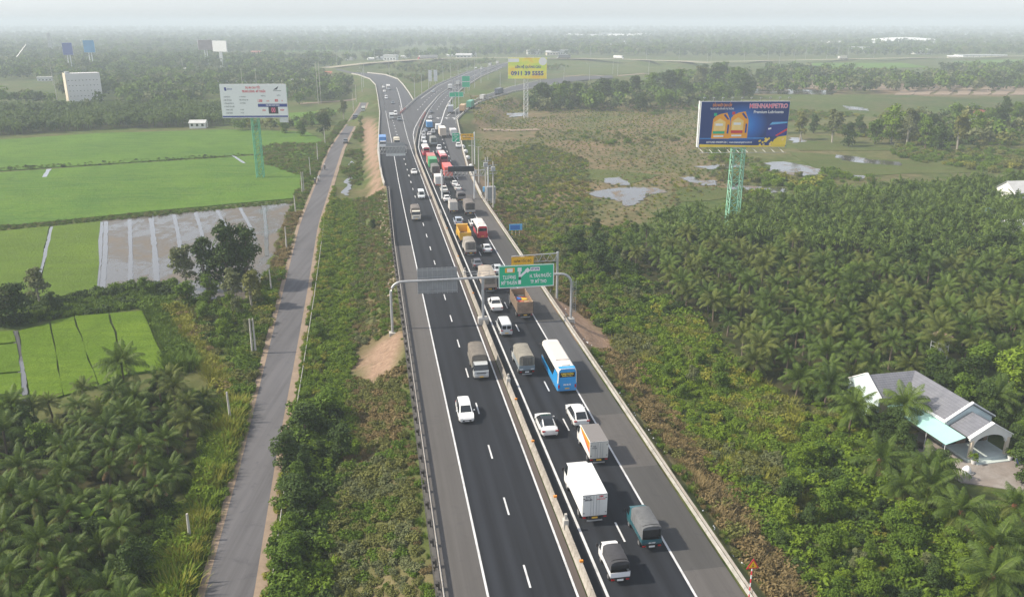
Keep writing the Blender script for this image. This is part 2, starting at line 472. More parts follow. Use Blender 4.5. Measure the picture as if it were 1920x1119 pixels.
def grow(a, step, end, g):
    out = [a]
    while out[-1] < end:
        out.append(out[-1] + step); step *= g
    return out
ys = [-30, 0] + list(np.arange(20, 330, 2.4)) + grow(330, 4, 13500, 1.055)
xp = list(np.arange(0, 130, 2.4)) + grow(132, 4, 10500, 1.075)
xs = sorted([-x for x in xp[1:]] + xp)
GX, GY = np.meshgrid(np.array(xs), np.array(ys))
GZ = ground_z(GX.ravel(), GY.ravel()).reshape(GX.shape)
nx, ny = len(xs), len(ys)
me = bpy.data.meshes.new('ground')
idx = np.arange(nx*ny).reshape(ny, nx)
fq = np.stack([idx[:-1,:-1], idx[:-1,1:], idx[1:,1:], idx[1:,:-1]], -1).reshape(-1, 4)
me.vertices.add(nx*ny); me.vertices.foreach_set('co', np.stack([GX, GY, GZ], -1).ravel())
me.loops.add(fq.size); me.loops.foreach_set('vertex_index', fq.ravel().astype(np.int32))
me.polygons.add(len(fq)); me.polygons.foreach_set('loop_start', np.arange(0, fq.size, 4, dtype=np.int32))
me.polygons.foreach_set('use_smooth', np.ones(len(fq), bool))
me.update(); me.validate()
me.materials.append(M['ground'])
def poly_in(poly, X, Y):
    X = np.asarray(X, float); Y = np.asarray(Y, float)
    r = np.zeros(X.shape, bool); j = len(poly)-1
    for i in range(len(poly)):
        (xi, yi), (xj, yj) = poly[i], poly[j]
        c = ((yi > Y) != (yj > Y)) & (X < (xj-xi)*(Y-yi)/(yj-yi+1e-12)+xi)
        r ^= c; j = i
    return r
def zpoly(px, z=-3.0):
    return [gp(x, y, z) for x, y in px]
P_MARSH = zpoly([(880,190),(1320,195),(1330,300),(1440,330),(1280,380),(1180,430),(1060,430),(960,400),(900,280)])
P_MARSH2 = zpoly([(1320,195),(1920,240),(1920,330),(1600,350),(1400,380),(1330,300)])
P_FALLOW = zpoly([(1400,150),(1920,158),(1920,182),(1400,175)])
P_GROVE_R = zpoly([(1150,480),(1230,440),(1320,412),(1450,396),(1700,372),(1920,350),(1990,345),(2010,800),(1960,850),(1905,760),(1900,690),(1580,735),(1500,770),(1400,705),(1330,620),(1240,560)])
P_GROVE_L = zpoly([(-60,790),(60,790),(200,765),(260,735),(405,745),(395,800),(350,900),(300,1010),(262,1100),(250,1200),(-60,1250)])
P_GROVE_F = zpoly([(-120,262),(0,255),(180,243),(420,236),(400,205),(200,205),(-120,212)])
S_, N_ = GY*CA-GX*SA, GX*CA+GY*SA
wob = 1.2*vnoise(GX, GY, 0.35, 5)
soft = lambda v, a: np.clip(v/a, 0, 1)
earth = np.zeros_like(GX)
earth = np.maximum(earth, soft(4.5-np.hypot((S_-110+wob)/1.75, (N_-0.2+wob)/0.95), 1.0) * (N_ < 3.0) * (N_ > -5.4+(S_-110)*0.06))
earth = np.maximum(earth, (N_ < 3.0) * soft(N_+1.9+wob*0.6+np.clip((S_-300)/40, -1, 1.5), 0.8) * soft(S_-222-wob, 6) * soft(420-S_, 30))
earth = np.maximum(earth, (N_ > 27.5) * soft(6.0-np.hypot((S_-116)/2.1, (N_-30)/0.9)-wob*0.5, 1.0))
earth = np.maximum(earth, 0.8*(N_ > 27.5) * soft(36-N_+wob-np.abs(S_-235)/14, 1.5)*soft(70-np.abs(S_-240), 10))
dry = np.full_like(GX, 0.25)
dry = np.where(poly_in(P_MARSH, GX, GY), 1.0, dry)
dry = np.where(poly_in(P_MARSH2, GX, GY), 0.55, dry)
dry = np.where((N_ > 28) & (N_ < 33) & (S_ < 200), 0.8, dry)
dry = np.where((N_ > -4) & (N_ < 3) & (S_ < 240), 0.7, dry)
dry = np.where(poly_in(P_FALLOW, GX, GY), 1.2, dry)
litter = np.where(poly_in(P_GROVE_R, GX, GY) | poly_in(P_GROVE_L, GX, GY) | poly_in(P_GROVE_F, GX, GY), 0.85, 0.0)  # mask for the darker ground inside the grove outlines
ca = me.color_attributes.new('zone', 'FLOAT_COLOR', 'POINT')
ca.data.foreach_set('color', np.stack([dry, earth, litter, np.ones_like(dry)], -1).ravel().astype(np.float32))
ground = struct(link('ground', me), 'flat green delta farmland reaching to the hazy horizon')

# ================================================================== roads
def strip_mb(L, R, z, n=None):
    if n:
        L, R = resample(L, n), resample(R, n)
    mb = MB()
    for k in range(len(L)-1):
        mb.quad((L[k][0], L[k][1], z), (R[k][0], R[k][1], z), (R[k+1][0], R[k+1][1], z), (L[k+1][0], L[k+1][1], z))
    return mb
swap = lambda pts: [(n, s) for s, n in pts]               # (s, n) -> local (x = across, y = along)
def road_piece(name, L, R, z, mat, parent, n=None, lab=None):
    o = strip_mb(swap(L), swap(R), z, n).build(name, mat, parent)
    if lab: o['label'] = lab
    return o
road = thing('expressway', 'dark asphalt expressway of two carriageways', 'x', (0,0,0), RA)
del road['category']; struct(road)
road_piece('lane_surface', [(20,7.25),(165,7.25),(300,7.4)], [(20,14.95),(165,14.95),(300,15.3)], 0.0, M['asph_new'], road)
road_piece('shoulder', [(20,3.35),(165,3.35)], [(20,7.25),(165,7.25)], 0.0, M['asph_old'], road, lab='worn grey shoulder strip with oil stains')
road_piece('shoulder', [(165,3.35),(225,3.9),(245,3.1),(300,2.9)], [(165,7.25),(225,7.3),(245,7.3),(300,7.4)], 0.0, M['asph_new'], road)
road_piece('median_margin', [(20,14.42),(285,14.42)], [(20,14.98),(285,14.98)], 0.005, M['asph_edge'], road)
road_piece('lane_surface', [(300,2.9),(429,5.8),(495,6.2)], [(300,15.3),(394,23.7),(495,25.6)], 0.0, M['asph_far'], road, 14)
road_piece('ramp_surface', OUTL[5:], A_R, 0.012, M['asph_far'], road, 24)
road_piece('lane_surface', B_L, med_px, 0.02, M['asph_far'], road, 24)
road_piece('lane_surface', [(20,15.75),(285,15.75),(310,16.6),(350,19.9),(394,24.5)], [(20,23.45),(215,23.45),(255,25),(300,27.5),(385,31.5)], 0.0, M['asph_newr'], road, 30)
zs = [20,55,72,84,97,116,120,138,170,215]
for k in range(len(zs)-1):
    a, b_ = zs[k], zs[k+1]
    road_piece('shoulder', [(a,23.45),(b_,23.45)], [(a,27.35),(b_,27.35)], 0.0, M['asph_mid' if k % 2 else 'asph_old'] if k != 4 else M['asph_far'], road)
road_piece('shoulder', [(215,23.45),(255,25),(300,27.5),(385,31.5),(416,38.2)], [(215,27.35),(255,29),(300,32.2),(350,36.5),(391,39.9)], 0.0, M['asph_far'], road, 16)
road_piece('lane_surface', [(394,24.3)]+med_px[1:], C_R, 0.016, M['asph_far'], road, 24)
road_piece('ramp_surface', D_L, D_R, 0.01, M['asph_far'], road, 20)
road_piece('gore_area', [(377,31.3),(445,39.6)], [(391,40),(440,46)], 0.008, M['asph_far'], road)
def line(pts, w=0.22, z=0.012, n=None, name='edge_line'):
    p = resample(pts, n or max(2, int(len(pts)*3)))
    d = np.gradient(p, axis=0); d /= np.hypot(*d.T)[:, None]
    nn = np.c_[d[:, 1], -d[:, 0]]
    mb = MB(); a, b_ = p - nn*w/2, p + nn*w/2
    for k in range(len(p)-1):
        mb.quad((a[k][1], a[k][0], z), (b_[k][1], b_[k][0], z), (b_[k+1][1], b_[k+1][0], z), (a[k+1][1], a[k+1][0], z))
    mb.f = [tuple(reversed(f)) for f in mb.f]
    return mb.build(name, M['marking'], road)
line([(20,7.3),(225,7.3),(312,8.0),(429,8.6),(577,9.7),(640,10.5)], 0.19)
line([(20,14.3),(285,14.3),(340,14.6),(427,16.2),(500,17.5)], 0.19)
line([(300,15.7),(350,17.6),(394,22.8),(440,29.0)]+[(s, n-0.8) for s, n in med_px[2:6]], 0.26, 0.03)
line([(20,16.62),(285,16.62),(310,17.3),(350,20.8),(394,25.4)]+[(s, n+1.0) for s, n in med_px[1:6]], 0.24, 0.03)
line([(20,23.5),(215,23.5),(250,23.6)], 0.2)
line([(377,31.5)]+C_R[1:6], 0.45, 0.03)
line(D_L[:6], 0.4, 0.03); line([(s, n-1.0) for s, n in D_R[:6]], 0.3, 0.03)
line([(s+2, n+3) for s, n in B_L[1:6]], 0.3, 0.035)
line([(600,20),(549,19.5),(500,18.6),(440,17.2)], 0.3, 0.026)
dm = MB().quad((-0.085,-1.5,0.012),(0.085,-1.5,0.012),(0.085,1.5,0.012),(-0.085,1.5,0.012)).mesh('lane_dash', M['marking'])
for k in range(-2, 36):
    for n, off in ((10.8, 0.0), (20.1, 0.45)):
        s = 56.5 + 10.55*(k+off)
        if s > 300 and n > 15: continue
        if n == 20.1 and s > 240: n = 20.1 + (s-240)*0.03
        o = link('lane_dash', dm, road, (n, s, 0))
        if s > 230: o.scale = (1.5, 1, 1)
for k in range(14):
    o = link('lane_dash', dm, road, (24.5+(k*7)*0.055, 240+k*10.55, 0.0)); o.scale = (1.6, 1, 1)
    s_ = 400+k*14
    a = np.interp(s_, [q[0] for q in B_L], [q[1] for q in B_L]); b_ = np.interp(s_, [q[0] for q in med_px], [q[1] for q in med_px])
    if s_ > 430:
        o = link('lane_dash', dm, road, ((a+b_)/2+1, s_, 0.03)); o.scale = (2, 1.4, 1); o.rotation_euler = (0, 0, -0.16)
        c0 = np.interp(s_, [q[0] for q in C_R], [q[1] for q in C_R])
        o = link('lane_dash', dm, road, ((c0+b_)/2+0.5, s_, 0.03)); o.scale = (2, 1.4, 1); o.rotation_euler = (0, 0, -0.14)
ar = MB()                                                  # arrow painted on the carriageway
ar.quad((-0.12,-2.2,0),(0.12,-2.2,0),(0.12,0.6,0),(-0.12,0.6,0)); ar.quad((-0.55,0.6,0),(0.55,0.6,0),(0,2.3,0)); ar.quad((0.12,-0.9,0),(1.0,0.5,0),(0.7,0.8,0),(0.12,-0.4,0))
arm = ar.mesh('lane_arrow', M['marking'])
for x, y in ((821,222),(837,222),(850.5,222)):
    s, n = wr(*gp(x, y)); o = link('lane_arrow', arm, road, (n, s, 0.03)); o.scale = (2.0, 1.2, 1)
# the local road
lr = strip_mb([rw(*q) for q in resample(LOC_L, 40)], [rw(*q) for q in resample(LOC_R, 40)], LOC_Z).build('local_road', M['asph_local'])
struct(lr, 'narrow grey local road running along the left of the expressway')
for nm, P_, sg in (('road_verge', LOC_L, -1), ('road_verge', LOC_R, 1)):
    p = resample(P_, 60); w = 0.35 + 0.3*np.abs(vnoise(p[:, 0], p[:, 0]*0, 0.5, 9)) + (0.35 if sg > 0 else 0)
    a = [rw(s, n-sg*0.3) for s, n in p]; b_ = [rw(s, n+sg*w[k]) for k, (s, n) in enumerate(p)]
    q = strip_mb(a if sg > 0 else b_, b_ if sg > 0 else a, LOC_Z+0.006).build('verge', M['dust'], lr)
# far crossing road on its embankment and bridge
def ribbon(name, pts, hw, z, mat, n=30):
    p = resample(pts, n); d = np.gradient(p, axis=0); d /= np.hypot(*d.T)[:, None]; nn = np.c_[d[:, 1], -d[:, 0]]
    zz = z(p) if callable(z) else np.full(n, z)
    mb = MB()
    for k in range(n-1):
        q = [p[k]-nn[k]*hw, p[k]+nn[k]*hw, p[k+1]+nn[k+1]*hw, p[k+1]-nn[k+1]*hw]
        mb.quad(*[(q[i][0], q[i][1], zz[k] if i < 2 else zz[k+1]) for i in range(4)])
    return mb.build(name, mat)
M['conc_road'] = basic('pale_road_surface', (0.30, 0.27, 0.19), 0.9, 0.15, 0.05, coord='World')
oz = lambda p: -3 + 5.3*np.interp(np.hypot(p[:, 0]+5, p[:, 1]-1100), [250, 420], [1, 0.35]) + 0.05
struct(ribbon('crossing_road', OVER, 6.5, oz, M['conc_road'], 60), 'pale road crossing the far interchange on an embankment')
struct(ribbon('far_road', OVER2, 6, 0.05, M['conc_road'], 30), 'far road leading off to the right in the haze')
for px in ([(1057,144),(1100,141),(1147,144),(1210,138)], [(960,178),(1010,168),(1090,160)], [(900,243),(960,245),(1010,243)], [(560,195),(640,190),(680,185)]):
    struct(ribbon('earth_track', [gp(x, y, -2.9) for x, y in px], 3.0, -2.75, M['dust'], 10))

# ================================================================== fields and water
def jitter_poly(px, amp=0.0, sub=6, seed=1, z=-3.0):
    r = random.Random(seed); out = []
    w = [gp(x, y, z) for x, y in px]
    for (ax, ay), (bx, by) in zip(w, w[1:]+w[:1]):
        L = math.hypot(bx-ax, by-ay)
        for k in range(sub):
            t = k/sub
            out.append((ax+(bx-ax)*t + (r.uniform(-amp, amp)*L if k else 0), ay+(by-ay)*t + (r.uniform(-amp, amp)*L if k else 0)))
    return out
def sheet(name, px, z, mat, lab, amp=0.0, seed=1, depth=0.35, sub=6):
    p = jitter_poly(px, amp, sub, seed, z)
    bm = bmesh.new()
    top = [bm.verts.new((x, y, z)) for x, y in p]; bot = [bm.verts.new((x, y, z-depth)) for x, y in p]
    f = bm.faces.new(top)
    if f.normal.z < 0: f.normal_flip()
    for i in range(len(p)):
        j = (i+1) % len(p); bm.faces.new((top[i], bot[i], bot[j], top[j]))
    bmesh.ops.recalc_face_normals(bm, faces=bm.faces)
    bm.normal_update()
    bmesh.ops.triangulate(bm, faces=[f])
    m_ = bpy.data.meshes.new(name); bm.to_mesh(m_); bm.free(); m_.materials.append(mat)
    return struct(link(name, m_), lab)
sheet('rice_field', [(-260,285),(0,262),(180,250),(420,243),(575,247),(603,262),(600,290),(470,289),(0,320),(-260,338)], -2.72, M['rice_far'], 'far strip of young rice below the palm row', 0.004)
sheet('rice_field', [(-260,341),(0,323),(470,292),(597,293),(575,330),(556,371),(300,394),(0,424),(-260,450)], -2.72, M['rice_far'], 'broad even rice field behind the flooded paddy', 0.004, 2)
sheet('rice_field', [(-200,455),(0,433),(92,424),(72,513),(60,562),(-200,600)], -2.75, M['rice_mid'], 'bright rice plot at the left edge beside the water channel', 0.004, 3)
sheet('rice_field', [(100,424),(188,415),(181,545),(66,562),(80,513)], -2.75, M['rice_mid'], 'bright rice plot between the two water channels', 0.004, 4)
sheet('flooded_paddy', [(191,413),(560,379),(548,420),(520,505),(505,560),(184,562)], -2.85, M['paddy'], 'flooded muddy paddy with pale water strips', 0.004, 5)
n4 = [[(140,592),(203,587),(240,700),(186,722)], [(206,587),(266,582),(318,690),(243,699)], [(95,602),(138,593),(184,723),(120,740)], [(35,620),(92,605),(118,740),(58,760)]]
for k, q in enumerate(n4):
    sheet('rice_bed', q, -2.7+0.03*(k % 2), M['rice_near'], ['bright green rice bed second from the grass bank','bright green rice bed beside the tall grass bank','bright green rice bed second from the ditch','bright green rice bed right of the ditch'][k], 0.006, 7+k)
for k, q in enumerate([[(-80,622),(24,620),(30,640),(-80,652)],[(-80,655),(31,643),(38,695),(-80,705)],[(-80,708),(39,698),(41,735),(-80,745)],[(-80,748),(41,738),(43,758),(-80,775)]]):
    sheet('rice_bed', q, -2.7, M['rice_near'], ['topmost','second','third','lowest'][k]+' bright green rice bed left of the ditch', 0.006, 17+k)
def wline(px, w, z, name='water_channel', lab='narrow pale water channel between rice plots', mat=None, seed=1):
    p = resample([gp(x, y, z) for x, y in px], 26); d = np.gradient(p, axis=0); d /= np.hypot(*d.T)[:, None]; nn = np.c_[d[:, 1], -d[:, 0]]
    ww = w/2*(1+0.45*vnoise(p[:, 0]*3, p[:, 1]*3, 0.5, seed)); mb = MB()
    for k in range(25):
        q = [p[k]-nn[k]*ww[k], p[k]+nn[k]*ww[k], p[k+1]+nn[k+1]*ww[k+1], p[k+1]-nn[k+1]*ww[k+1]]
        mb.quad(*[(x, y, z) for x, y in q])
    return struct(mb.build(name, mat or M['channel']), lab)
wline([(28,620),(38,680),(46,757)], 0.95, -2.8, 'ditch', 'water ditch between the near rice beds', seed=2)
for k, (a, b_) in enumerate([((98,425),(72,515)),((8,433),(-14,480)),((190,416),(180,546)),((199,415),(192,546)),((243,411),(244,543)),((283,407),(294,528)),((326,402),(339,475)),((366,398),(381,450)),((407,394),(428,440)),((450,390),(480,450)),((495,388),(500,480))]):
    wline([a, ((a[0]+b_[0])/2+1.5, (a[1]+b_[1])/2), b_], 0.85 if k != 5 else 1.1, -2.80, 'water_strip', 'pale strip of open water across the paddy plots', seed=3+k)['group'] = 'water strips in the paddies'
wline([(83,332),(92,317)], 1.3, -2.69, seed=40); wline([(437,292),(458,306)], 1.0, -2.69, seed=41)
ponds = [[(1132,335),(1160,332),(1178,340),(1182,347),(1150,347),(1135,343)], [(1095,362),(1130,356),(1160,352),(1200,351),(1235,352),(1252,360),(1220,364),(1205,372),(1190,384),(1172,388),(1165,378),(1140,372),(1115,368)],
 [(1273,333),(1300,331),(1312,338),(1340,338),(1345,347),(1320,348),(1296,342)], [(1360,345),(1400,348),(1430,350),(1445,356),(1400,358),(1365,354)], [(1432,306),(1470,303),(1520,312),(1545,318),(1550,325),(1500,330),(1445,322)],
 [(1565,290),(1600,293),(1640,300),(1690,304),(1690,311),(1620,306),(1575,300)], [(1440,352),(1470,352),(1475,360),(1445,362)], [(1590,328),(1625,330),(1640,334),(1600,336)], [(630,330),(652,328),(657,350),(655,366),(630,368),(626,350)], [(640,300),(658,294),(664,306),(650,318),(637,316)],
 [(1330,122.0+150),(1390,268),(1395,276),(1340,280)], [(1480,258),(1505,259),(1512,266),(1485,268)], [(950,213),(985,211),(990,216),(955,220)], [(1580,198),(1620,202),(1630,208),(1590,206)], [(1300,312),(1380,308),(1400,314),(1330,318)]]
for k, q in enumerate(ponds):
    sheet('pond', q, -2.86, M['pond'], None, 0.10, 60+k, 0.1, 5)
sheet('flooded_field', [(1350,170),(1420,166),(1570,170),(1560,178),(1420,176)], -2.86, M['pond'], 'dark flooded field beyond the trees', 0.02, 90)
for k, q in enumerate([[(1010,312),(1130,318),(1240,328),(1180,345),(1010,330)], [(1260,350),(1330,350),(1440,358),(1330,376),(1270,378)], [(1480,285),(1700,300),(1900,300),(1920,322),(1560,330),(1500,300)], [(1490,262),(1600,268),(1780,285),(1500,282)], [(1080,374),(1120,372),(1140,382),(1090,386)]]):
    sheet('marsh_meadow', q, -2.87, M['meadow'], None, 0.05, 110+k, 0.1, 5)
for k in range(8):                                         # raised beds of the fallow field
    x0 = 1685+k*36
    sheet('fallow_bed', [(x0+18,161),(x0+44,161),(x0+22,178),(x0-8,178)], -2.7, M['dust'], 'raised bare bed of the fallow field on the right', 0.02, 130+k)['group'] = 'raised beds of the fallow field'
sheet('fallow_bed', [(1440,152),(1700,157),(1690,170),(1440,164)], -2.75, M['dust'], 'wide bare strip of the fallow field on the right', 0.01, 150)
for k, q in enumerate([[(660,122),(1000,112),(1040,125),(720,135)], [(1040,132),(1250,124),(1240,136),(1090,142)], [(200,195),(420,182),(420,200),(220,205)], [(540,212),(640,206),(600,232),(545,236)], [(1500,118),(1690,118),(1740,126),(1560,130)], [(1780,112),(1920,112),(1960,122),(1830,128)], [(480,85),(700,82),(740,96),(500,98)], [(330,108),(420,100),(440,112),(350,120)]]):
    sheet('grass_field', q, -2.8, M['meadow' if k < 3 else 'rice_far'], None, 0.03, 160+k, 0.2, 5)
# ================================================================== barriers
def along(pts, step, start=0.0):
    """points and headings every STEP metres along a polyline of (s, n)"""
    p = np.array(pts, float); d = np.r_[0, np.cumsum(np.hypot(*np.diff(p, axis=0).T))]
    out = []
    t = start
    while t < d[-1]:
        s, n = np.interp(t, d, p[:, 0]), np.interp(t, d, p[:, 1])
        s2, n2 = np.interp(min(t+1, d[-1]), d, p[:, 0]), np.interp(min(t+1, d[-1]), d, p[:, 1])
        if t+1 > d[-1]: s2, n2 = 2*s - np.interp(t-1, d, p[:, 0]), 2*n - np.interp(t-1, d, p[:, 1])
        out.append((s, n, -math.atan2(n2-n, s2-s))); t += step
    return out
jb, jr = new_mat('barrier_concrete')[0:1][0], None
m_, nt_, b_ = new_mat('stained_barrier_concrete')
v_ = coords(nt_, 'World'); oi = N(nt_, 'ShaderNodeObjectInfo')
f_ = noise(nt_, v_, 1.1, 6, 0.75, 0.8); f2_ = noise(nt_, coords(nt_, 'World', (1, 1, 0.25)), 2.2, 5, 0.7)
c_ = mix(nt_, ramp_f(nt_, oi.outputs['Random'], 0, 1), (0.29, 0.265, 0.23), (0.37, 0.34, 0.295))
c_ = mix(nt_, mth(nt_, 'MULTIPLY', ramp_f(nt_, f_, 0.45, 0.68), 0.7), c_, (0.12, 0.10, 0.08))
c_ = mix(nt_, mth(nt_, 'MULTIPLY', ramp_f(nt_, f2_, 0.52, 0.75), 0.5), c_, (0.17, 0.14, 0.11))
nt_.links.new(c_, b_.inputs['Base Color']); b_.inputs['Roughness'].default_value = 0.92; bump(nt_, b_, f_, 0.3, 0.04)
M['barrier'] = m_
prof = [(-0.27,0),(0.27,0),(0.27,0.07),(0.14,0.28),(0.085,0.82),(-0.085,0.82),(-0.14,0.28),(-0.27,0.07)]
def block_mesh(L, mat, name='barrier_block'):
    return MB().loft([[(x, -L/2, z) for x, z in prof], [(x, L/2, z) for x, z in prof]]).mesh(name, mat)
jb = block_mesh(5.96, M['barrier'])
t = thing('median_barrier', 'stained concrete barrier between the two carriageways', 'barrier', (0,0,0), RA)
for s, n, a in along(MED[:5]+med_px[:1], 6.0, 0):
    link('barrier_block', jb, t, (n, s, 0), a)
mk = MB().box(-0.09, 0.09, -0.06, 0.06, 0.92, 1.1)
for k, s in enumerate((56.5, 66.5, 77.5, 88, 129, 152, 175)):
    MB().box(15.20, 15.50, s-0.09, s+0.09, 0.825, 1.0).build('reflector', M['lamp_amber'], t)
for s in (62.2, 93.5, 141, 190):
    mb = MB().cbox(15.12, 15.58, s-0.28, s+0.28, 0.3, 1.25, 0.05).box(15.25, 15.45, s-0.12, s+0.12, 1.25, 1.75)
    mb.build('cable_box', M['concrete_l'], t)
rb = block_mesh(11.9, basic('faded_red_barrier', (0.34, 0.13, 0.12), 0.7, 0.25, 0.7))
t2 = thing('median_barrier', 'red and grey barrier curving along the far median', 'barrier', (0,0,0), RA)
wb = block_mesh(11.9, M['concrete_l'])
for k, (s, n, a) in enumerate(along([(350,19.6)]+med_px, 12.0, 20)):
    link('barrier_block', rb if k < 5 else wb, t2, (n, s, 0), a)
t3 = thing('gore_barrier', 'long pale barrier along the left side of the joining carriageway', 'barrier', (0,0,0), RA)
for k, (s, n, a) in enumerate(along(B_L, 12.0, 2)):
    link('barrier_block', wb if k > 1 else rb, t3, (n, s, 0.02), a)
def guardrail(name, label, pts, step, side, last, posts=True):
    g = thing(name, label, 'guardrail', (0,0,0), RA)
    q = along(pts, step, 0)
    bmh = MB(); L = step/2+0.02
    w = [(0,0.43),(0.05,0.48),(0.05,0.54),(0,0.59),(0.05,0.64),(0.05,0.70),(0,0.75),(-0.06,0.75),(-0.06,0.43)]
    bmh.loft([[(x, -L, z) for x, z in w], [(x, L, z) for x, z in w]])
    bmesh_ = bmh.mesh('rail_beam', M['galv_l'])
    pm = MB().box(-0.07, 0.07, -0.09, 0.09, -0.6, 0.80).box(-0.32*side, 0, -0.2, 0.2, 0.42, 0.74).mesh('post', M['post_dark'])
    rm = MB().loft([[(x, -L, z) for x, z in [(-0.05,0.5),(0.05,0.5),(0.05,0.66),(-0.05,0.66)]], [(x, L, z) for x, z in [(-0.05,0.5),(0.05,0.5),(0.05,0.66),(-0.05,0.66)]]]).mesh('back_rail', M['post_dark'])
    for s, n, a in q:
        link('rail_beam', bmesh_, g, (n+0.28*side, s+step/2, 0), a)
        if s < last:
            link('post', pm, g, (n, s+0.6, 0), a)
            if side > 0: link('back_rail', rm, g, (n-0.32, s+step/2, 0), a)
    return g
M['galv_l'] = basic('dusty_guardrail_steel', (0.44, 0.41, 0.37), 0.6, 0.2, 1.2, 0.15, coord='World', dirt=(0.22, 0.15, 0.1), dirt_amt=0.6)
M['post_dark'] = basic('dark_rail_post', (0.055, 0.05, 0.045), 0.8, 0.3, 2)
guardrail('guardrail', 'steel guardrail on dark posts along the worn left shoulder', [(20,3.55),(165,3.55),(225,4.1)], 2.95, 1, 232)
guardrail('guardrail', 'low pale steel guardrail along the right edge of the expressway', [(20,28.05),(212,28.05)], 4.0, -1, 0)
# kerb strip under the right guardrail
kb = MB()
for s0 in np.arange(20, 212, 8.0):
    kb = MB().box(27.62, 27.86, s0, s0+7.95, -0.1, 0.12); o = kb.build('kerb_stone', M['concrete_l'], road)
t = thing('roadside_parapet', 'pale concrete parapet following the widening exit lane', 'parapet', (0,0,0), RA)
pb = MB().box(-0.18, 0.18, -3.98, 3.98, -0.4, 0.75).mesh('parapet_block', M['concrete_l'])
for s, n, a in along([(212,27.8),(255,29.4),(300,32.6),(350,36.9),(391,40.3)]+[(s_, n_+0.6) for s_, n_ in D_R[1:6]], 8.0, 4):
    link('parapet_block', pb, t, (n, s, 0), a)
t = thing('roadside_parapet', 'pale parapet between the far carriageway and the exit ramp', 'parapet', (0,0,0), RA)
for s, n, a in along([(s_, n_+0.6) for s_, n_ in C_R[1:6]], 8.0, 4):
    link('parapet_block', pb, t, (n, s, 0), a)
t = thing('roadside_parapet', 'thin pale parapet along the left edge of the far ramp', 'parapet', (0,0,0), RA)
for s, n, a in along([(s_, n_-0.3) for s_, n_ in [(232,3.6),(245,3.2),(295,2.8),(429,5.8)]+OUTL[6:11]], 8.0, 4):
    link('parapet_block', pb, t, (n, s, 0), a)
t = thing('roadside_parapet', 'pale parapet round the inside of the far left ramp bend', 'parapet', (0,0,0), RA)
for s, n, a in along([(s_, n_+0.4) for s_, n_ in A_R[:6]], 8.0, 4):
    link('parapet_block', pb, t, (n, s, 0), a)
# low fence of posts and pipe beside the local road
t = thing('roadside_fence', 'thin low rail beside the right edge of the local road', 'fence')
fp = MB().tube([(0,0,-0.3),(0,0,0.75)], 0.06, 6).mesh('post', M['concrete_l'])
pr = [(s, n+1.15) for s, n in LOC_R[1:6]]
fq_ = along(pr, 3.0, 0)
for k, (s, n, a) in enumerate(fq_[:60]):
    x, y = rw(s, n); link('post', fp, t, (x, y, LOC_Z-0.1))
    if k+1 < len(fq_):
        x2, y2 = rw(fq_[k+1][0], fq_[k+1][1])
        MB().bar((x, y, LOC_Z+0.55), (x2, y2, LOC_Z+0.55), 0.05).build('rail', M['concrete_l'], t)

# ================================================================== sign gantries
def panel(parent, cx, cz, w, h, y, mat, name='sign_panel', border=None, bw=0.12, t=0.08):
    o = MB().box(cx-w/2, cx+w/2, y-t/2, y+t/2, cz-h/2, cz+h/2).build(name, mat, parent)
    if border:
        b = MB(); yy = y-t/2-0.004
        for x0, x1, z0, z1 in ((cx-w/2, cx+w/2, cz+h/2-bw, cz+h/2), (cx-w/2, cx+w/2, cz-h/2, cz-h/2+bw), (cx-w/2, cx-w/2+bw, cz-h/2+bw, cz+h/2-bw), (cx+w/2-bw, cx+w/2, cz-h/2+bw, cz+h/2-bw)):
            b.quad((x0, yy, z0), (x1, yy, z0), (x1, yy, z1), (x0, yy, z1))
        b.build('border', border, o)
    return o
def patch(parent, pts, y, mat, name):
    return MB().quad(*[(x, y, z) for x, z in pts]).build(name, mat, parent)
def rect(cx, cz, w, h, a=0):
    c, s = math.cos(a), math.sin(a)
    return [(cx + x*c - z*s, cz + x*s + z*c) for x, z in ((-w/2,-h/2),(w/2,-h/2),(w/2,h/2),(-w/2,h/2))]
M['mesh_panel'] = M['sign_back']
gx, gy = rw(116.7, 15.35)
g = thing('sign_gantry', 'grey tubular sign gantry spanning both carriageways', 'gantry', (gx, gy, 0), RA)
BZ = 7.2
zl, zr = gz(*rw(117.5, 1.7)), gz(*rw(116.7, 28.9))
arc = lambda x0, sgn: [(x0+sgn*1.7*(1-math.cos(t_)), 0, BZ-1.7+1.7*math.sin(t_)) for t_ in np.linspace(0, math.pi/2, 7)]
beam = [(-13.55, 0, zl-0.2)] + arc(-13.55, 1)
MB().tube(beam, 0.19, 12).build('left_post', M['galv'], g, 50)
MB().tube([(13.5, 0, zr-0.2)] + arc(13.5, -1), 0.19, 12).build('right_post', M['galv'], g, 50)
MB().tube([(-11.85, 0, BZ), (0, 0, BZ+0.03), (11.8, 0, BZ)], 0.19, 12).build('beam', M['galv'], g, 50)
MB().tube([(0, 0, 0.2), (0, 0, BZ)], 0.2, 12).build('centre_post', M['galv'], g, 50)
for x, z in ((-13.55, zl), (13.5, zr)):
    MB().cbox(x-0.5, x+0.5, -0.5, 0.5, z-0.4, z+0.35, 0.05).build('footing', M['concrete_l'], g)
MB().cbox(-0.75, 0.75, -0.7, 0.7, 0, 1.0, 0.1).build('footing', M['concrete_l'], g)
lad = MB()
for sx in (0.35, 0.75): lad.bar((13.5+sx, 0.1, zr+1.2), (13.5+sx, 0.1, BZ-1.2), 0.03)
for z in np.arange(zr+1.4, BZ-1.2, 0.38): lad.bar((13.85, 0.1, z), (14.25, 0.1, z), 0.025)
lad.build('ladder', M['galv'], g)
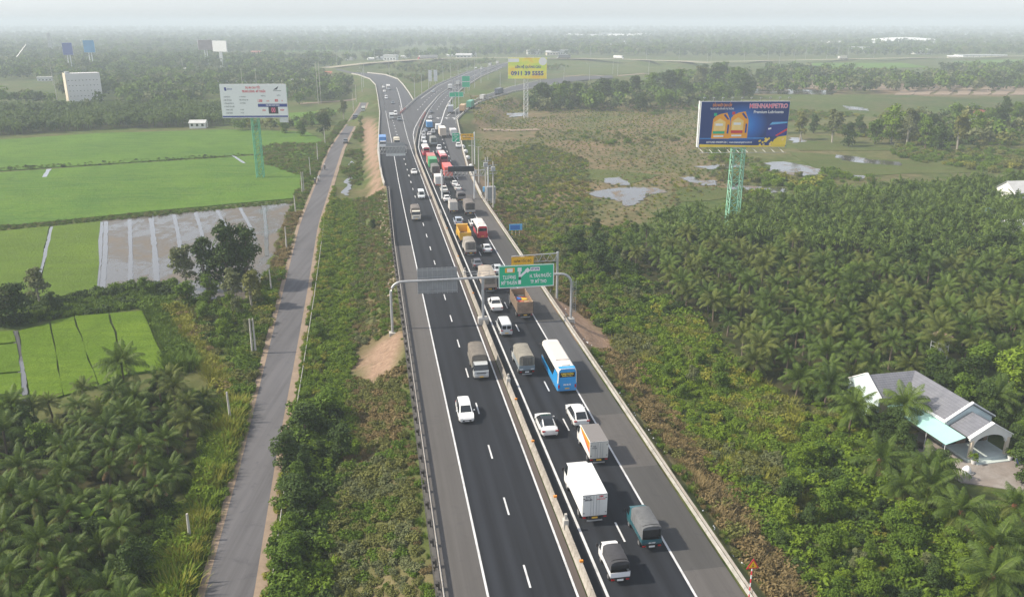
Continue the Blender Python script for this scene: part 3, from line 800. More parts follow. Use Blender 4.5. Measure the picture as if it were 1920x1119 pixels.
# back of the sign for the oncoming traffic: frame, and separate sheets
x0 = -9.55
for k in range(8):
    MB().box(x0+k*0.72, x0+k*0.72+0.70, 0.22, 0.26, 5.15, 9.0).build('back_sheet', M['sign_back'], g)
fr = MB()
for k in range(9): fr.box(x0+k*0.72-0.04, x0+k*0.72+0.02, 0.12, 0.22, 5.1, 9.05)
for z in (5.5, 7.6, 8.7): fr.box(x0, x0+5.76, 0.08, 0.12, z-0.04, z+0.04)
fr.build('back_frame', M['galv'], g)
wk = MB()                                                  # little railing left of the green sign
for z in (7.75, 8.15): wk.bar((-3.2, 0.2, z), (1.1, 0.2, z), 0.03)
for x in (-3.2, -1.8, -0.4, 1.0): wk.bar((x, 0.2, 7.2), (x, 0.2, 8.15), 0.03)
wk.build('railing', M['galv'], g)
sg = panel(g, 5.45, 7.25, 8.35, 3.45, -0.32, M['green_sign'], 'sign_panel', M['white_print'])
YF = -0.38
sg.location.x = 1.05
W_ = M['white_print']
text('T.LƯƠNG', 0.78, W_, sg, (2.88, YF, 7.15), bold=0.02, fit=1.95)
text('MỸ THUẬN', 0.74, W_, sg, (2.86, YF, 6.28), bold=0.02, fit=2.35)
text('H. TÂN PHƯỚC', 0.72, W_, sg, (7.58, YF, 7.2), bold=0.02, fit=3.25)
text('TP. MỸ THO', 0.72, W_, sg, (7.28, YF, 6.32), bold=0.02, fit=2.45)
pl = patch(sg, rect(6.75, 8.3, 1.42, 0.6), YF, W_, 'route_plate')
text('ĐT.878', 0.46, M['navy_print'], sg, (6.75, YF-0.02, 8.3), bold=0.008, fit=1.15)
patch(sg, rect(2.95, 8.25, 1.45, 0.72), YF, M['yellow_sign'], 'highway_plate')
patch(sg, rect(2.95, 8.25, 0.85, 0.52), YF-0.006, W_, 'highway_plate_field')
for sx in (-0.55, 0.55):
    for dz in (-0.18, 0.0, 0.18): patch(sg, rect(2.95+sx, 8.25+dz, 0.1, 0.1), YF-0.006, M['red_print'], 'plate_dot')
patch(sg, rect(4.42, 8.3, 0.6, 0.62), YF, W_, 'arrow_head'); patch(sg, rect(4.42, 7.55, 0.3, 0.95), YF, W_, 'arrow_stem')
patch(sg, rect(4.95, 7.62, 1.35, 0.34, 0.72), YF-0.004, W_, 'arrow_branch'); patch(sg, rect(5.62, 8.15, 0.55, 0.62, 0.72), YF-0.006, W_, 'arrow_branch_head')
patch(sg, rect(4.45, 6.98, 0.36, 0.36, 0.2), YF-0.008, M['dark_print'], 'route_mark'); patch(sg, rect(4.42, 6.35, 0.42, 0.62), YF-0.004, W_, 'arrow_foot')
# yellow slow-down sign behind it on its own mast
yx, yy = gp(1044, 568, -1.2)
ys_ = thing('warning_gantry', 'cantilever mast with yellow slow down sign behind the green sign', 'gantry', (yx, yy, 0), RA)
zb = gz(yx, yy)
MB().tube([(0,0,zb-0.3),(0,0,8.6)], 0.2, 10).build('mast', M['galv'], ys_, 50)
MB().tube([(0.2,0,8.35),(-7.6,0,8.15)], 0.09, 8).bar((0,0,7.1),(-7.6,0,7.1),0.06).build('arm', M['galv'], ys_)
br = MB()
for k in range(6): br.bar((-1.25*k, 0, 8.3), (-1.25*(k+0.5), 0, 7.1), 0.035); br.bar((-1.25*(k+1), 0, 8.2), (-1.25*(k+0.5), 0, 7.1), 0.035)
br.build('bracing', M['galv'], ys_)
yp = panel(ys_, -5.25, 7.0, 3.7, 2.15, -0.25, M['yellow_sign'], 'sign_panel', M['brown_print'], 0.04)
ys_.location.z = -1.0; yp.location.x = -0.6
text('GIẢM TỐC ĐỘ', 0.50, M['brown_print'], yp, (-5.25, -0.305, 7.35), bold=0.008, fit=2.9)
text('SLOW DOWN', 0.46, M['brown_print'], yp, (-5.25, -0.305, 6.62), bold=0.008, fit=2.5)
def truss(x0, x1, z0, z1, y0=-0.35, y1=0.35, step=1.0, r=0.05):
    mb = MB()
    for y in (y0, y1):
        for z in (z0, z1): mb.bar((x0, y, z), (x1, y, z), r)
        n = max(2, int(abs(x1-x0)/step))
        for k in range(n):
            a, b_ = x0+(x1-x0)*k/n, x0+(x1-x0)*(k+1)/n
            mb.bar((a, y, z0), (b_, y, z1), r*0.6); mb.bar((b_, y, z0), (b_, y, z1), r*0.6)
    for z in (z0, z1):
        for k in range(n+1): mb.bar((x0+(x1-x0)*k/n, y0, z), (x0+(x1-x0)*k/n, y1, z), r*0.6)
    return mb
vx, vy = gp(829, 371, 0.5)
s_, n_ = wr(vx, vy)
v = thing('message_gantry', 'steel truss gantry with a dark electronic message board', 'gantry', (*rw(s_, n_), 0), RA)
MB().tube([(0,0,0.3),(0,0,7.7)], 0.2, 10).build('post', M['steel_w'], v, 50)
MB().tube([(8.3,0,-0.2),(8.3,0,7.7)], 0.2, 10).build('post', M['steel_w'], v, 50)
MB().tube([(11.9,0.2,-1.0),(11.9,0.2,8.2)], 0.18, 10).build('post', M['steel_w'], v, 50)
truss(-0.1, 12.0, 5.9, 7.3).build('truss', M['galv'], v)
MB().cbox(1.6, 8.2, -1.0, -0.45, 7.2, 8.55, 0.06).build('message_board', M['vms'], v)
fgx, fgy = gp(713, 318, 0.0)
v = thing('sign_gantry', 'truss gantry holding the grey back of a sign over the far left lanes', 'gantry', (fgx, fgy, 0), RA)
MB().tube([(0.0,0,-1.5),(0.0,0,8.2)], 0.2, 10).build('post', M['steel_w'], v, 50)
truss(0, 8.2, 4.9, 6.9).build('truss', M['galv'], v)
MB().box(2.0, 7.9, 0.45, 0.55, 6.3, 8.0).build('back_sheet', M['sign_back'], v)
MB().box(2.0, 7.9, 0.45, 0.55, 4.0, 4.75).build('back_sheet', M['steel_w'], v)
MB().box(2.0, 7.9, 0.45, 0.55, 4.8, 6.25).build('back_sheet', M['sign_back'], v)
ex, ey = gp(889, 303, -0.5)
v = thing('exit_sign', 'cantilever mast with green exit panel and yellow panel over the right lanes', 'sign', (ex, ey, 0), RA)
MB().tube([(0.2,0,-1.5),(0.2,0,9.1)], 0.2, 10).build('mast', M['steel_w'], v, 50)
MB().tube([(0.2,0,8.4),(-7.2,0,8.2)], 0.1, 8).tube([(0.2,0,6.6),(-7.2,0,6.5)], 0.08, 8).build('arm', M['galv'], v)
p = panel(v, -2.2, 7.6, 4.1, 1.95, -0.25, M['yellow_sign'])
text('GIẢM TỐC ĐỘ', 0.52, M['brown_print'], p, (-2.2, -0.31, 8.0), bold=0.01); text('SLOW DOWN', 0.45, M['brown_print'], p, (-2.2, -0.31, 7.25), bold=0.01)
p = panel(v, -5.9, 7.5, 2.5, 2.9, -0.25, M['green_sign'], 'sign_panel', M['white_print'], 0.1)
text('LỐI RA', 0.55, W_, p, (-5.9, -0.31, 8.3), bold=0.015); text('EXIT', 0.42, W_, p, (-5.9, -0.31, 7.75), bold=0.01)
patch(p, rect(-5.9, 7.25, 2.3, 0.08), -0.30, W_, 'dividing_line'); patch(p, rect(-5.9, 6.65, 0.9, 0.25, 0.7), -0.30, W_, 'arrow'); patch(p, [(-5.55,6.72),(-5.35,7.1),(-5.75,7.05)], -0.302, W_, 'arrow_tip')
def small_sign(name, label, px, base_z, panels, post_x, h, mat=None, cat='sign'):
    x, y = gp(*px, base_z); o = thing(name, label, cat, (x, y, 0), RA)
    z0 = gz(x, y)
    for q in post_x: MB().tube([(q, 0.1, z0-0.2), (q, 0.1, h)], 0.06, 6).build('post', mat or M['steel_w'], o)
    return o, z0
o, z0 = small_sign('distance_sign', 'blue sign on three banded posts in brown shrubs by the right shoulder', (967,452), -1.5, None, (-0.8,0,0.8), 1.2)
p = panel(o, 0, 1.55, 2.8, 1.35, 0, M['cyan_sign'], 'sign_panel'); patch(p, rect(-0.15, 1.5, 2.1, 1.0), -0.046, M['blue_sign'], 'sign_field')
for q in (-0.8, 0, 0.8):
    for z in (z0+0.6, z0+1.3, z0+1.9): MB().tube([(q,0.1,z),(q,0.1,z+0.3)], 0.065, 6).build('band', M['yellow_sign'], o)
for lab, px, w, h in (('green panel sign on a pole where the far carriageway bends right', (874,176), 5.2, 3.4), ('green arrow sign at the start of the exit ramp', (856,203), 7.5, 2.6)):
    o, z0 = small_sign('direction_sign', lab, px, 0, None, (-1.2, 1.2), 7.5)
    for z in ((7.0,) if w > 6 else (9.2, 5.6)): panel(o, 0, z, w, h, 0, M['green_sign'], 'sign_panel', M['white_print'], 0.15)
o, z0 = small_sign('service_sign', 'pair of tall white panels between the diverging far roads', (812,161), -0.5, None, (-2, 2), 4)
for q in (-2, 2): MB().box(q-1.3, q+1.3, -0.1, 0, 2.5, 10.5).build('sign_panel', M['steel_w'], o)
tx, ty = gp(1404, 1122, 0)
o = thing('warning_sign', 'small yellow triangle warning sign on a red and white banded post', 'sign', (tx, ty, 0), RA)
zb = gz(tx, ty)
for k in range(9):
    MB().tube([(0,0,zb-0.2+k*0.36),(0,0,zb+0.16+k*0.36)], 0.055, 8).build('band', M['red_print'] if k % 2 else M['steel_w'], o)
zt = zb+2.95
MB().add([(-0.52,-0.09,zt),(0.52,-0.09,zt),(0,-0.09,zt+0.9),(-0.52,-0.06,zt),(0.52,-0.06,zt),(0,-0.06,zt+0.9)], [(0,1,2),(3,5,4),(0,3,4,1),(1,4,5,2),(2,5,3,0)]).build('sign_border', M['red_print'], o)
MB().quad((-0.37,-0.096,zt+0.09),(0.37,-0.096,zt+0.09),(0,-0.096,zt+0.72)).build('sign_face', M['yellow_sign'], o)
MB().quad((-0.03,-0.1,zt+0.2),(0.03,-0.1,zt+0.2),(0.03,-0.1,zt+0.45),(-0.03,-0.1,zt+0.45)).quad((-0.12,-0.1,zt+0.15),(0.12,-0.1,zt+0.15),(0.1,-0.1,zt+0.2),(-0.1,-0.1,zt+0.2)).build('symbol', M['dark_print'], o)

# ================================================================== poles
def util_pole(px, h, label, group, lean=0.0, double=False, arm=False):
    x, y = gp(*px, -2.9); z0 = gz(x, y)
    o = thing('utility_pole', label, 'utility pole', (x, y, z0), 0.3, group)
    for q in ((0, 0.45) if double else (0,)):
        MB().tube([(q, 0, -0.5), (q+lean*h, 0, h)], [0.17, 0.10], 8).build('shaft', M['concrete_l'], o, 50)
    if arm:
        MB().box(-0.9, 0.9, -0.06, 0.06, h-0.5, h-0.4).build('cross_arm', M['galv'], o)
        for q in (-0.8, 0, 0.8): MB().tube([(q,0,h-0.4),(q,0,h-0.2)], 0.05, 6).build('insulator', M['black'], o)
    return o, Vector((x, y, z0+h))
tops = []
for k, (px, h, lab, dbl) in enumerate([((358,1022),3.0,'short concrete pole in grass at the near left of the local road',False), ((434,800),4.2,'leaning concrete pole beside the near palm grove',False), ((474,668),5.4,'pair of concrete poles by the bend of the hedge',True), ((510,552),4.2,'concrete pole at the corner of the flooded paddy',False), ((538,472),5.0,'concrete pole on the red verge of the flooded paddy',False), ((555,404),4.6,'concrete pole where paddy and rice field meet',False), ((567,362),5.6,'two slim poles on the edge of the broad rice field',True), ((583,333),6.0,'slim pole on the verge beside the motorbikes',False), ((596,303),6.0,'slim pole left of the curving local road',False), ((610,272),6.5,'slim pole behind the shrubs left of the local road',False)]):
    o, tp = util_pole(px, h, lab, None, -0.02 if k % 2 else 0.01, dbl); tops.append(tp)
for k, (px, h) in enumerate([((458,195),20),((483,182),18),((663,210),9),((668,192),10),((344,140),14),((110,205),16),((100,160),17),((597,195),24),((602,193),24)]):
    util_pole(px, h, ['tall concrete pole left of the white project board','tall pole between the board and the hut','pole left of the far local road','pole at the far bend of the local road','white pole in the far left woods','leaning white pole in front of the white building','white pole left of the white building','left one of the two tall twin poles behind the board','right one of the two tall twin poles behind the board'][k], None, 0.0, False, k < 2)
# poles with transformer racks on the right verge
for k, (px, h, lab) in enumerate([((911,392),11.5,'tall concrete power pole left of the grey cabinet'), ((925,400),11.5,'power pole standing in front of the grey cabinet'), ((915,372),10.5,'power pole just behind the grey cabinet'), ((898,352),10.5,'street light pole on the verge beyond the message gantry'), ((886,330),10.5,'street light pole beside the yellow panel')]):
    x, y = gp(*px, -1.5); z0 = gz(x, y)
    o = thing('power_pole', lab, 'power pole', (x, y, z0), RA)
    MB().tube([(0,0,-0.5),(0,0,h)], [0.2,0.13], 10).build('shaft', M['concrete_l'], o, 50)
    if k < 3:
        for z in (h-1.0, h-2.4, h-3.0): MB().box(-1.0, 1.0, -0.07, 0.07, z, z+0.12).build('cross_arm', M['galv'], o)
        for q in (-0.9, -0.3, 0.3, 0.9): MB().tube([(q,0,h-0.88),(q,0,h-0.6)], 0.06, 6).build('insulator', M['black'], o)
    if k < 2: MB().cbox(-0.5, 0.5, -0.5, 0.3, h-2.3, h-1.3, 0.06).build('transformer', M['galv'], o)
    if k > 2:
        MB().tube([(0,0,h-0.3),(-1.2,0,h+0.2),(-2.2,0,h+0.3)], 0.05, 6).tube([(0,0,h-0.3),(1.0,0,h+0.1)], 0.05, 6).build('lamp_arm', M['galv'], o)
        MB().box(-2.8,-2.1,-0.12,0.12,h+0.24,h+0.36).build('lamp_head', M['steel_w'], o)
cx_, cy_ = gp(921, 385, -1.4); z0 = gz(cx_, cy_)
o = thing('electric_cabinet', 'grey electrical cabinet on a stand beside the power poles', 'cabinet', (cx_, cy_, z0), RA)
MB().cbox(-1.1, 1.1, -0.6, 0.6, 1.0, 4.2, 0.06).build('housing', M['galv'], o)
MB().box(-1.0, 1.0, -0.5, 0.5, -0.3, 1.0).build('base', M['concrete_l'], o)
for q in (-0.52, 0.52): MB().box(q-0.48, q+0.48, -0.64, -0.6, 1.2, 4.0).build('door', M['sign_back'], o)
bx_, by_ = gp(909, 370, -1.0)
o = thing('blue_box', 'small light blue box hung on a power pole stand', 'box', (bx_, by_, gz(bx_, by_)), RA)
MB().cbox(-0.45, 0.45, -0.3, 0.3, 0.9, 2.2, 0.05).build('housing', M['cyan_sign'], o); MB().tube([(0,0,-0.3),(0,0,0.9)], 0.1, 6).build('stand', M['galv'], o)
# litter sacks along the right verge
for k, (x, y) in enumerate([(873,286),(877,297),(883,312),(889,322),(868,277)]):
    wx, wy = gp(x, y, 0.0); mb = MB()
    mb.loft([[(0.75*math.cos(a)*f, 0.6*math.sin(a)*f, z) for a in np.linspace(0, 2*math.pi, 8, endpoint=False)] for f, z in ((1,0),(1.15,0.4),(0.9,0.9),(0.3,1.15))])
    tag(mb.build('white_sack', M['steel_w'], None, 60, (wx, wy, gz(wx, wy)-0.02)), ['white sack nearest the yellow sign mast','white sack second from the exit sign','pale sack on the brown verge','pale sack by the street light pole','white sack at the parapet under the yellow panel'][k], 'sack', 'white sacks on the verge')
def lamp_post(x, y, z, h, label, group, yaw=0.0, dbl=False, meshes={}):
    key = (h, dbl)
    if key not in meshes:
        a = MB().tube([(0,0,-0.5),(0,0,h)], [0.17,0.1], 8)
        arm = MB().tube([(0,0,h-0.1),(-0.8,0,h+0.35),(-1.9,0,h+0.5)], 0.06, 6)
        hd = MB().box(-2.7,-1.8,-0.16,0.16,h+0.44,h+0.58)
        if dbl: arm.tube([(0,0,h-0.1),(0.8,0,h+0.35),(1.9,0,h+0.5)], 0.06, 6); hd.box(1.8,2.7,-0.16,0.16,h+0.44,h+0.58)
        meshes[key] = (a.mesh('shaft', M['galv'], 50), arm.mesh('lamp_arm', M['galv']), hd.mesh('lamp_head', M['steel_w']))
    o = thing('street_lamp', label, 'street lamp', (x, y, z), yaw, group)
    for nm, m in zip(('shaft', 'lamp_arm', 'lamp_head'), meshes[key]): link(nm, m, o)
    return o
def lamps(pxs, z, h, label, group, dbl=False):
    for px in pxs:
        x, y = gp(*px, z); lamp_post(x, y, z, h, label, group, RA, dbl)
lamps([(778,187),(791,176),(804,166),(831,154),(845,148),(859,141),(876,135),(890,130)], 0, 12, 'grey street lamp along the joining far carriageway', 'lamps along the joining carriageway')
lamps([(855,232),(861,222),(849,196),(854,190),(860,184),(871,176),(880,170),(890,165),(902,156),(915,150)], 0, 13, 'grey street lamp between the far carriageway and exit ramp', 'lamps between carriageway and exit ramp')
lamps([(679,172),(682,165),(683,150),(730,143)], -1, 13, 'grey street lamp at the far left ramp bend', 'lamps at the far left ramp')
lamps([(938,172),(966,165),(1013,168),(1057,160),(1105,152),(1149,138),(1158,142),(1216,140)], -1, 13, 'grey street lamp beside the far earth tracks', 'lamps beside the far tracks')
lamps([(632,123),(703,119),(740,116),(868,110),(893,110),(930,109),(968,110),(1005,110),(1107,111),(1160,111),(1212,112),(1273,115),(1326,116),(1333,114),(1395,116),(1440,112),(1461,122),(1488,121),(1510,111),(1550,110),(1570,111),(1590,106),(1638,109)], 1.5, 14, 'hazy street lamp along the far crossing road', 'lamps along the crossing road')
# ================================================================== billboards
def jugs(parent, x, z, w, h, y, cap, tint):
    """printed oil can"""
    X = lambda a: x + a*w; Z = lambda b: z + b*h
    p = patch(parent, [(X(0),Z(0)),(X(1),Z(0)),(X(1),Z(0.62)),(X(0.80),Z(0.92)),(X(0.45),Z(0.88)),(X(0.18),Z(0.80)),(X(0.05),Z(0.70))], y, M['jug'], 'printed_can')
    patch(p, [(X(0.60),Z(0.84)),(X(0.86),Z(0.66)),(X(0.92),Z(0.70)),(X(0.70),Z(0.88))], y-0.006, M['navy_print'], 'printed_can_opening')
    patch(p, [(X(0.84),Z(0.18)),(X(0.94),Z(0.18)),(X(0.95),Z(0.50)),(X(0.86),Z(0.50))], y-0.006, M['navy_print'], 'printed_can_grip')
    patch(p, rect(X(0.16), Z(0.86), 0.16*w, 0.1*h), y-0.006, cap, 'printed_cap')
    patch(p, [(X(0.10),Z(0.28)),(X(0.74),Z(0.28)),(X(0.74),Z(0.60)),(X(0.42),Z(0.72)),(X(0.10),Z(0.58))], y-0.005, M['jug_label'], 'printed_label')
    patch(p, rect(X(0.40), Z(0.22), 0.64*w, 0.09*h), y-0.007, tint, 'printed_band')
    patch(p, rect(X(0.40), Z(0.09), 0.55*w, 0.06*h), y-0.007, M['white_print'], 'printed_line')
    patch(p, rect(X(0.40), Z(0.50), 0.40*w, 0.08*h), y-0.007, M['white_print'], 'printed_name')
M['jug'] = basic('printed_orange', (0.86, 0.36, 0.02), 0.4, 0.12, 0.4); M['jug_label'] = basic('printed_pale_yellow', (0.9, 0.62, 0.22), 0.4, 0.15, 0.5)
m_, nt_, b_ = new_mat('printed_blue_advert')
tc = N(nt_, 'ShaderNodeTexCoord'); mp = N(nt_, 'ShaderNodeMapping'); mp.inputs['Location'].default_value = (-0.5, 0, -21.8); mp.inputs['Scale'].default_value = (0.17, 0, 0.22)
mp.vector_type = 'TEXTURE' if False else 'POINT'
mp.inputs['Location'].default_value = (-0.1, 0, -4.75)
nt_.links.new(tc.outputs['Object'], mp.inputs[0]); gr = N(nt_, 'ShaderNodeTexGradient', gradient_type='SPHERICAL'); nt_.links.new(mp.outputs[0], gr.inputs[0])
nt_.links.new(ramp(nt_, gr.outputs['Fac'], [(0.0, (0.006, 0.035, 0.17)), (0.45, (0.008, 0.13, 0.48)), (1.0, (0.02, 0.34, 0.85))]), b_.inputs['Base Color']); b_.inputs['Roughness'].default_value = 0.35
M['advert'] = m_
def lattice(o, w, z0, z1, mat, step=2.2, r=0.12, taper=0.0):
    cs = [(-w,-w),(w,-w),(w,w),(-w,w)]
    for c in cs: MB().tube([(c[0]*(1+taper), c[1]*(1+taper), z0), (c[0], c[1], z1)], r, 4).build('leg', mat, o)
    mb = MB(); n = max(2, int((z1-z0)/step))
    for k in range(n):
        a, b_ = z0+(z1-z0)*k/n, z0+(z1-z0)*(k+1)/n
        f = lambda z: 1+taper*(1-(z-z0)/(z1-z0))
        for i in range(4):
            p, q = cs[i], cs[(i+1) % 4]
            mb.bar((p[0]*f(a), p[1]*f(a), a), (q[0]*f(b_), q[1]*f(b_), b_), r*0.5); mb.bar((p[0]*f(b_), p[1]*f(b_), b_), (q[0]*f(b_), q[1]*f(b_), b_), r*0.5)
            mb.bar((q[0]*f(a), q[1]*f(a), a), (p[0]*f(b_), p[1]*f(b_), b_), r*0.5)
    mb.build('lattice_bracing', mat, o)
def billboard(label, px, w, zb, zt, xoff, rz, leg, mat_face, mat_leg, nlamps=9, tilt=0.0, step=2.2):
    x, y = gp(*px, -3); o = thing('billboard', label, 'billboard', (x, y, 0), rz)
    lattice(o, leg, -3.2, zb+1.5, mat_leg, step)
    MB().box(xoff-w/2, xoff+w/2, -leg-1.1, -leg-0.75, zb, zt).build('frame', M['steel_w'], o)
    f = MB().box(xoff-w/2+0.08, xoff+w/2-0.08, -leg-1.2, -leg-1.1, zb+0.08, zt-0.08).build('panel', mat_face, o)
    bk = MB()
    for k in range(9):
        q = xoff-w/2+0.4+(w-0.8)*k/8; bk.bar((q, -leg-0.7, zb), (q, -leg-0.7, zt), 0.1); bk.bar((q, -leg-0.7, zb+1), (q, leg+0.4, zt-1), 0.05)
    for z in np.linspace(zb+0.4, zt-0.4, 5): bk.bar((xoff-w/2, -leg-0.65, z), (xoff+w/2, -leg-0.65, z), 0.08)
    bk.build('back_frame', mat_leg, o)
    for k in range(nlamps):
        q = xoff-w/2+0.5+(w-1)*k/(nlamps-1)
        mb = MB().bar((q, -leg-0.9, zt), (q-0.3, -leg-2.6, zt+0.9), 0.05); mb.box(q-0.5, q-0.1, -leg-2.8, -leg-2.5, zt+0.8, zt+1.0); mb.build('lamp_bracket', M['galv'], o)
    return o, f, -leg-1.2-0.012
bR, pR, yR = billboard('large blue advertising billboard on a pale green lattice tower in the palm grove', (1371,433), 19.6, 16.6, 26.6, 1.2, math.radians(2), 1.25, M['advert'], M['green_steel'], 10)
L_, R_ = 1.2-9.7, 1.2+9.7
o_frame = MB(); o_frame.box(L_-0.28, L_-0.12, -1.9, -0.9, 16.6, 26.6).build('side_frame', M['steel_w'], bR)
cat_ = MB()
for k in range(10): cat_.bar((L_+2*k, -1.5, 16.6), (L_+2*k+0.8, -3.4, 15.6), 0.05)
cat_.bar((L_, -3.4, 15.6), (R_, -3.4, 15.6), 0.05); cat_.build('catwalk', M['galv'], bR)
jugs(pR, -5.95, 18.55, 4.05, 6.1, yR, M['green_sign'], M['green_sign']); jugs(pR, -1.95, 18.65, 4.05, 6.3, yR-0.01, M['red_print'], M['red_print'])
M['orange_print'] = basic('orange_print', (0.85, 0.3, 0.06), 0.4, 0.05, 1); M['pink_print'] = basic('magenta_print', (0.80, 0.16, 0.28), 0.4, 0.05, 1)
M['yellow_print'] = basic('yellow_print', (0.85, 0.62, 0.06), 0.4, 0.1, 1)
text('DẦU NHỚT CAO CẤP', 0.80, M['orange_print'], pR, (-3.95, yR-0.02, 25.75), bold=0.02, fit=4.2)
text('THƯƠNG HIỆU DẪN ĐẦU THỊ TRƯỜNG', 0.50, W_, pR, (-3.95, yR-0.02, 25.0), bold=0.012, fit=5.2)
text('MIENNAMPETRO', 1.32, W_, pR, (6.3, yR-0.02, 25.55), bold=0.06, fit=8.5)
text('MIENNAMPETRO', 1.32, M['pink_print'], pR, (6.3, yR-0.03, 25.55), bold=0.015, fit=8.4)
text('Premium Lubricants', 0.85, W_, pR, (6.4, yR-0.02, 24.3), bold=0.02, fit=6.6)
text('HOTLINE: 0938.809.226  |  www.miennampetro.com.vn', 0.62, W_, pR, (-1.8, yR-0.02, 17.75), bold=0.012, fit=10.2)
patch(pR, [(L_+0.1,16.7),(R_-0.1,16.7),(R_-0.1,17.0),(3.0,17.05),(L_+0.1,17.35)], yR, M['yellow_print'], 'printed_wave')
patch(pR, [(L_+0.1,18.45),(6.0,18.5),(6.0,18.75),(L_+0.1,18.7)], yR+0.004, basic('printed_light_blue', (0.03, 0.22, 0.6), 0.4, 0.2, 0.5), 'printed_band')
car_ = patch(pR, [(6.3,19.0),(10.7,19.0),(10.85,21.3),(9.6,22.4),(7.6,22.35),(6.4,21.0)], yR, M['navy_print'], 'printed_car')
patch(car_, [(6.9,21.5),(10.8,21.9),(10.8,22.2),(7.4,22.1)], yR-0.006, M['cyan_sign'], 'printed_car_roof'); patch(car_, rect(7.0, 20.7, 0.7, 0.35, 0.2), yR-0.006, W_, 'printed_headlight')
patch(pR, [(7.6,17.05),(10.9,17.05),(10.9,19.2),(9.0,18.9),(8.2,18.3)], yR-0.008, M['yellow_print'], 'printed_flower'); patch(pR, [(8.6,19.0),(10.9,20.3),(10.9,20.8),(8.4,19.25)], yR-0.014, M['red_print'], 'printed_stroke')
rg = random.Random(4)
for k in range(14): patch(pR, rect(rg.uniform(4.5, 10.6), rg.uniform(17.1, 18.6), rg.uniform(0.3, 0.7), rg.uniform(0.2, 0.5), rg.uniform(0, 3)), yR-0.012-0.0008*k, M['yellow_print'] if k % 3 else M['jug_label'], 'printed_petal')
for c_ in bR.children:
    if c_.name.split('.')[0] not in ('leg', 'lattice_bracing'): c_.location.x -= 1.1
# white project board
bL, pL, yL = billboard('white project information board on a green lattice tower in the rice field', (489,334), 19.6, 15.3, 25.2, -0.1, math.radians(3), 1.0, M['white_print'], basic('green_tower_paint', (0.10, 0.36, 0.22), 0.5, 0.15, 1), 8)
Z0 = 15.3; LX = -0.1-9.8
u_ = lambda px_, pz_: (LX + (px_-95)/650*19.6, Z0 + (430-pz_)/325*9.9)
def bt(s, a, b_, size, m, bold=0.01, sx=0.9, al='LEFT', fit=None):
    x, z = u_(a, b_); text(s, size, m, pL, (x, yL-0.01, z), bold=bold, sx=sx*0.72, align=al)
bt('DỰ ÁN CAO TỐC', 420, 140, 0.80, M['red_print'], 0.03, 0.95, 'CENTER'); bt('TRUNG LƯƠNG - MỸ THUẬN', 425, 176, 0.86, M['red_print'], 0.03, 0.84, 'CENTER')
bt('DEOCA', 166, 152, 0.62, M['navy_print'], 0.01, 1.0)
for k, (a, b_) in enumerate([('1. NHÀ ĐẦU TƯ','CT : TVĐC - BẮC ÁI'),('2. MỨC ĐỘ DỰ ÁN','TỔNG CHIỀU DÀI 51 KM'),('3. TỔNG MỨC ĐẦU TƯ','12.668 TỶ ĐỒNG'),('4. TIẾN ĐỘ THỰC HIỆN',''),('     THÔNG TUYẾN','31.12.2020'),('     HOÀN THÀNH','30.12.2021')]):
    bt(a, 124, 228+k*31, 0.50, M['dark_print'], 0.004, 0.78)
    if b_: bt(b_, 278, 226+k*31, 0.46, M['dark_print'], 0.004, 0.7)
bt('NHÂN LỰC', 516, 218, 0.46, M['dark_print'], 0.004, 0.8, 'CENTER'); bt('THIẾT BỊ', 665, 215, 0.46, M['dark_print'], 0.004, 0.8, 'CENTER')
bt('1.300', 455, 266, 1.05, M['red_print'], 0.04, 0.85); bt('NGƯỜI', 540, 268, 0.46, M['red_print'], 0.01, 0.85); bt('800', 625, 264, 1.05, M['red_print'], 0.04, 0.85); bt('XE', 690, 266, 0.46, M['red_print'], 0.01, 0.9)
x0, z0_ = u_(455, 324); x1, z1_ = u_(742, 294); patch(pL, [(x0,z0_),(x1,z0_),(x1,z1_),(x0,z1_)], yL, M['navy_print'], 'printed_bar')
bt('THỜI GIAN HOÀN THÀNH', 600, 309, 0.55, W_, 0.015, 0.85, 'CENTER')
x0, z0_ = u_(556, 390); x1, z1_ = u_(650, 322); patch(pL, [(x0,z0_),(x1,z0_),(x1,z1_),(x0,z1_)], yL-0.004, M['vms'], 'counter_window')
bt('00', 603, 357, 2.0, M['pink_print'], 0.06, 0.85, 'CENTER'); bt('CÒN', 510, 358, 0.66, M['red_print'], 0.025, 0.95, 'CENTER'); bt('NGÀY', 690, 356, 0.66, M['red_print'], 0.025, 0.9, 'CENTER')
patch(pL, [(LX+0.1,15.5),(LX+19.5,15.5),(LX+19.5,15.95),(LX+0.1,15.95)], yL, M['navy_print'], 'printed_bar')
x, z = u_(150, 152); patch(pL, rect(x, z, 0.6, 1.0, 0.15), yL, M['navy_print'], 'printed_emblem')
x, z = u_(645, 155); patch(pL, [(x-0.9,z-0.2),(x+0.3,z-0.1),(x+0.8,z+0.9),(x+0.2,z+0.5)], yL, M['dark_print'], 'printed_emblem'); patch(pL, rect(x+0.3, z-0.45, 2.4, 0.18), yL, M['sign_back'], 'printed_line')
MB().box(7.0, 9.6, yL+0.2, yL+0.3, 13.9, 15.3).build('lower_plate', M['steel_w'], bL)
for c_ in bL.children:
    if c_.name.split('.')[0] not in ('leg', 'lattice_bracing'): c_.location.x += 0.8; c_.location.z += 0.3
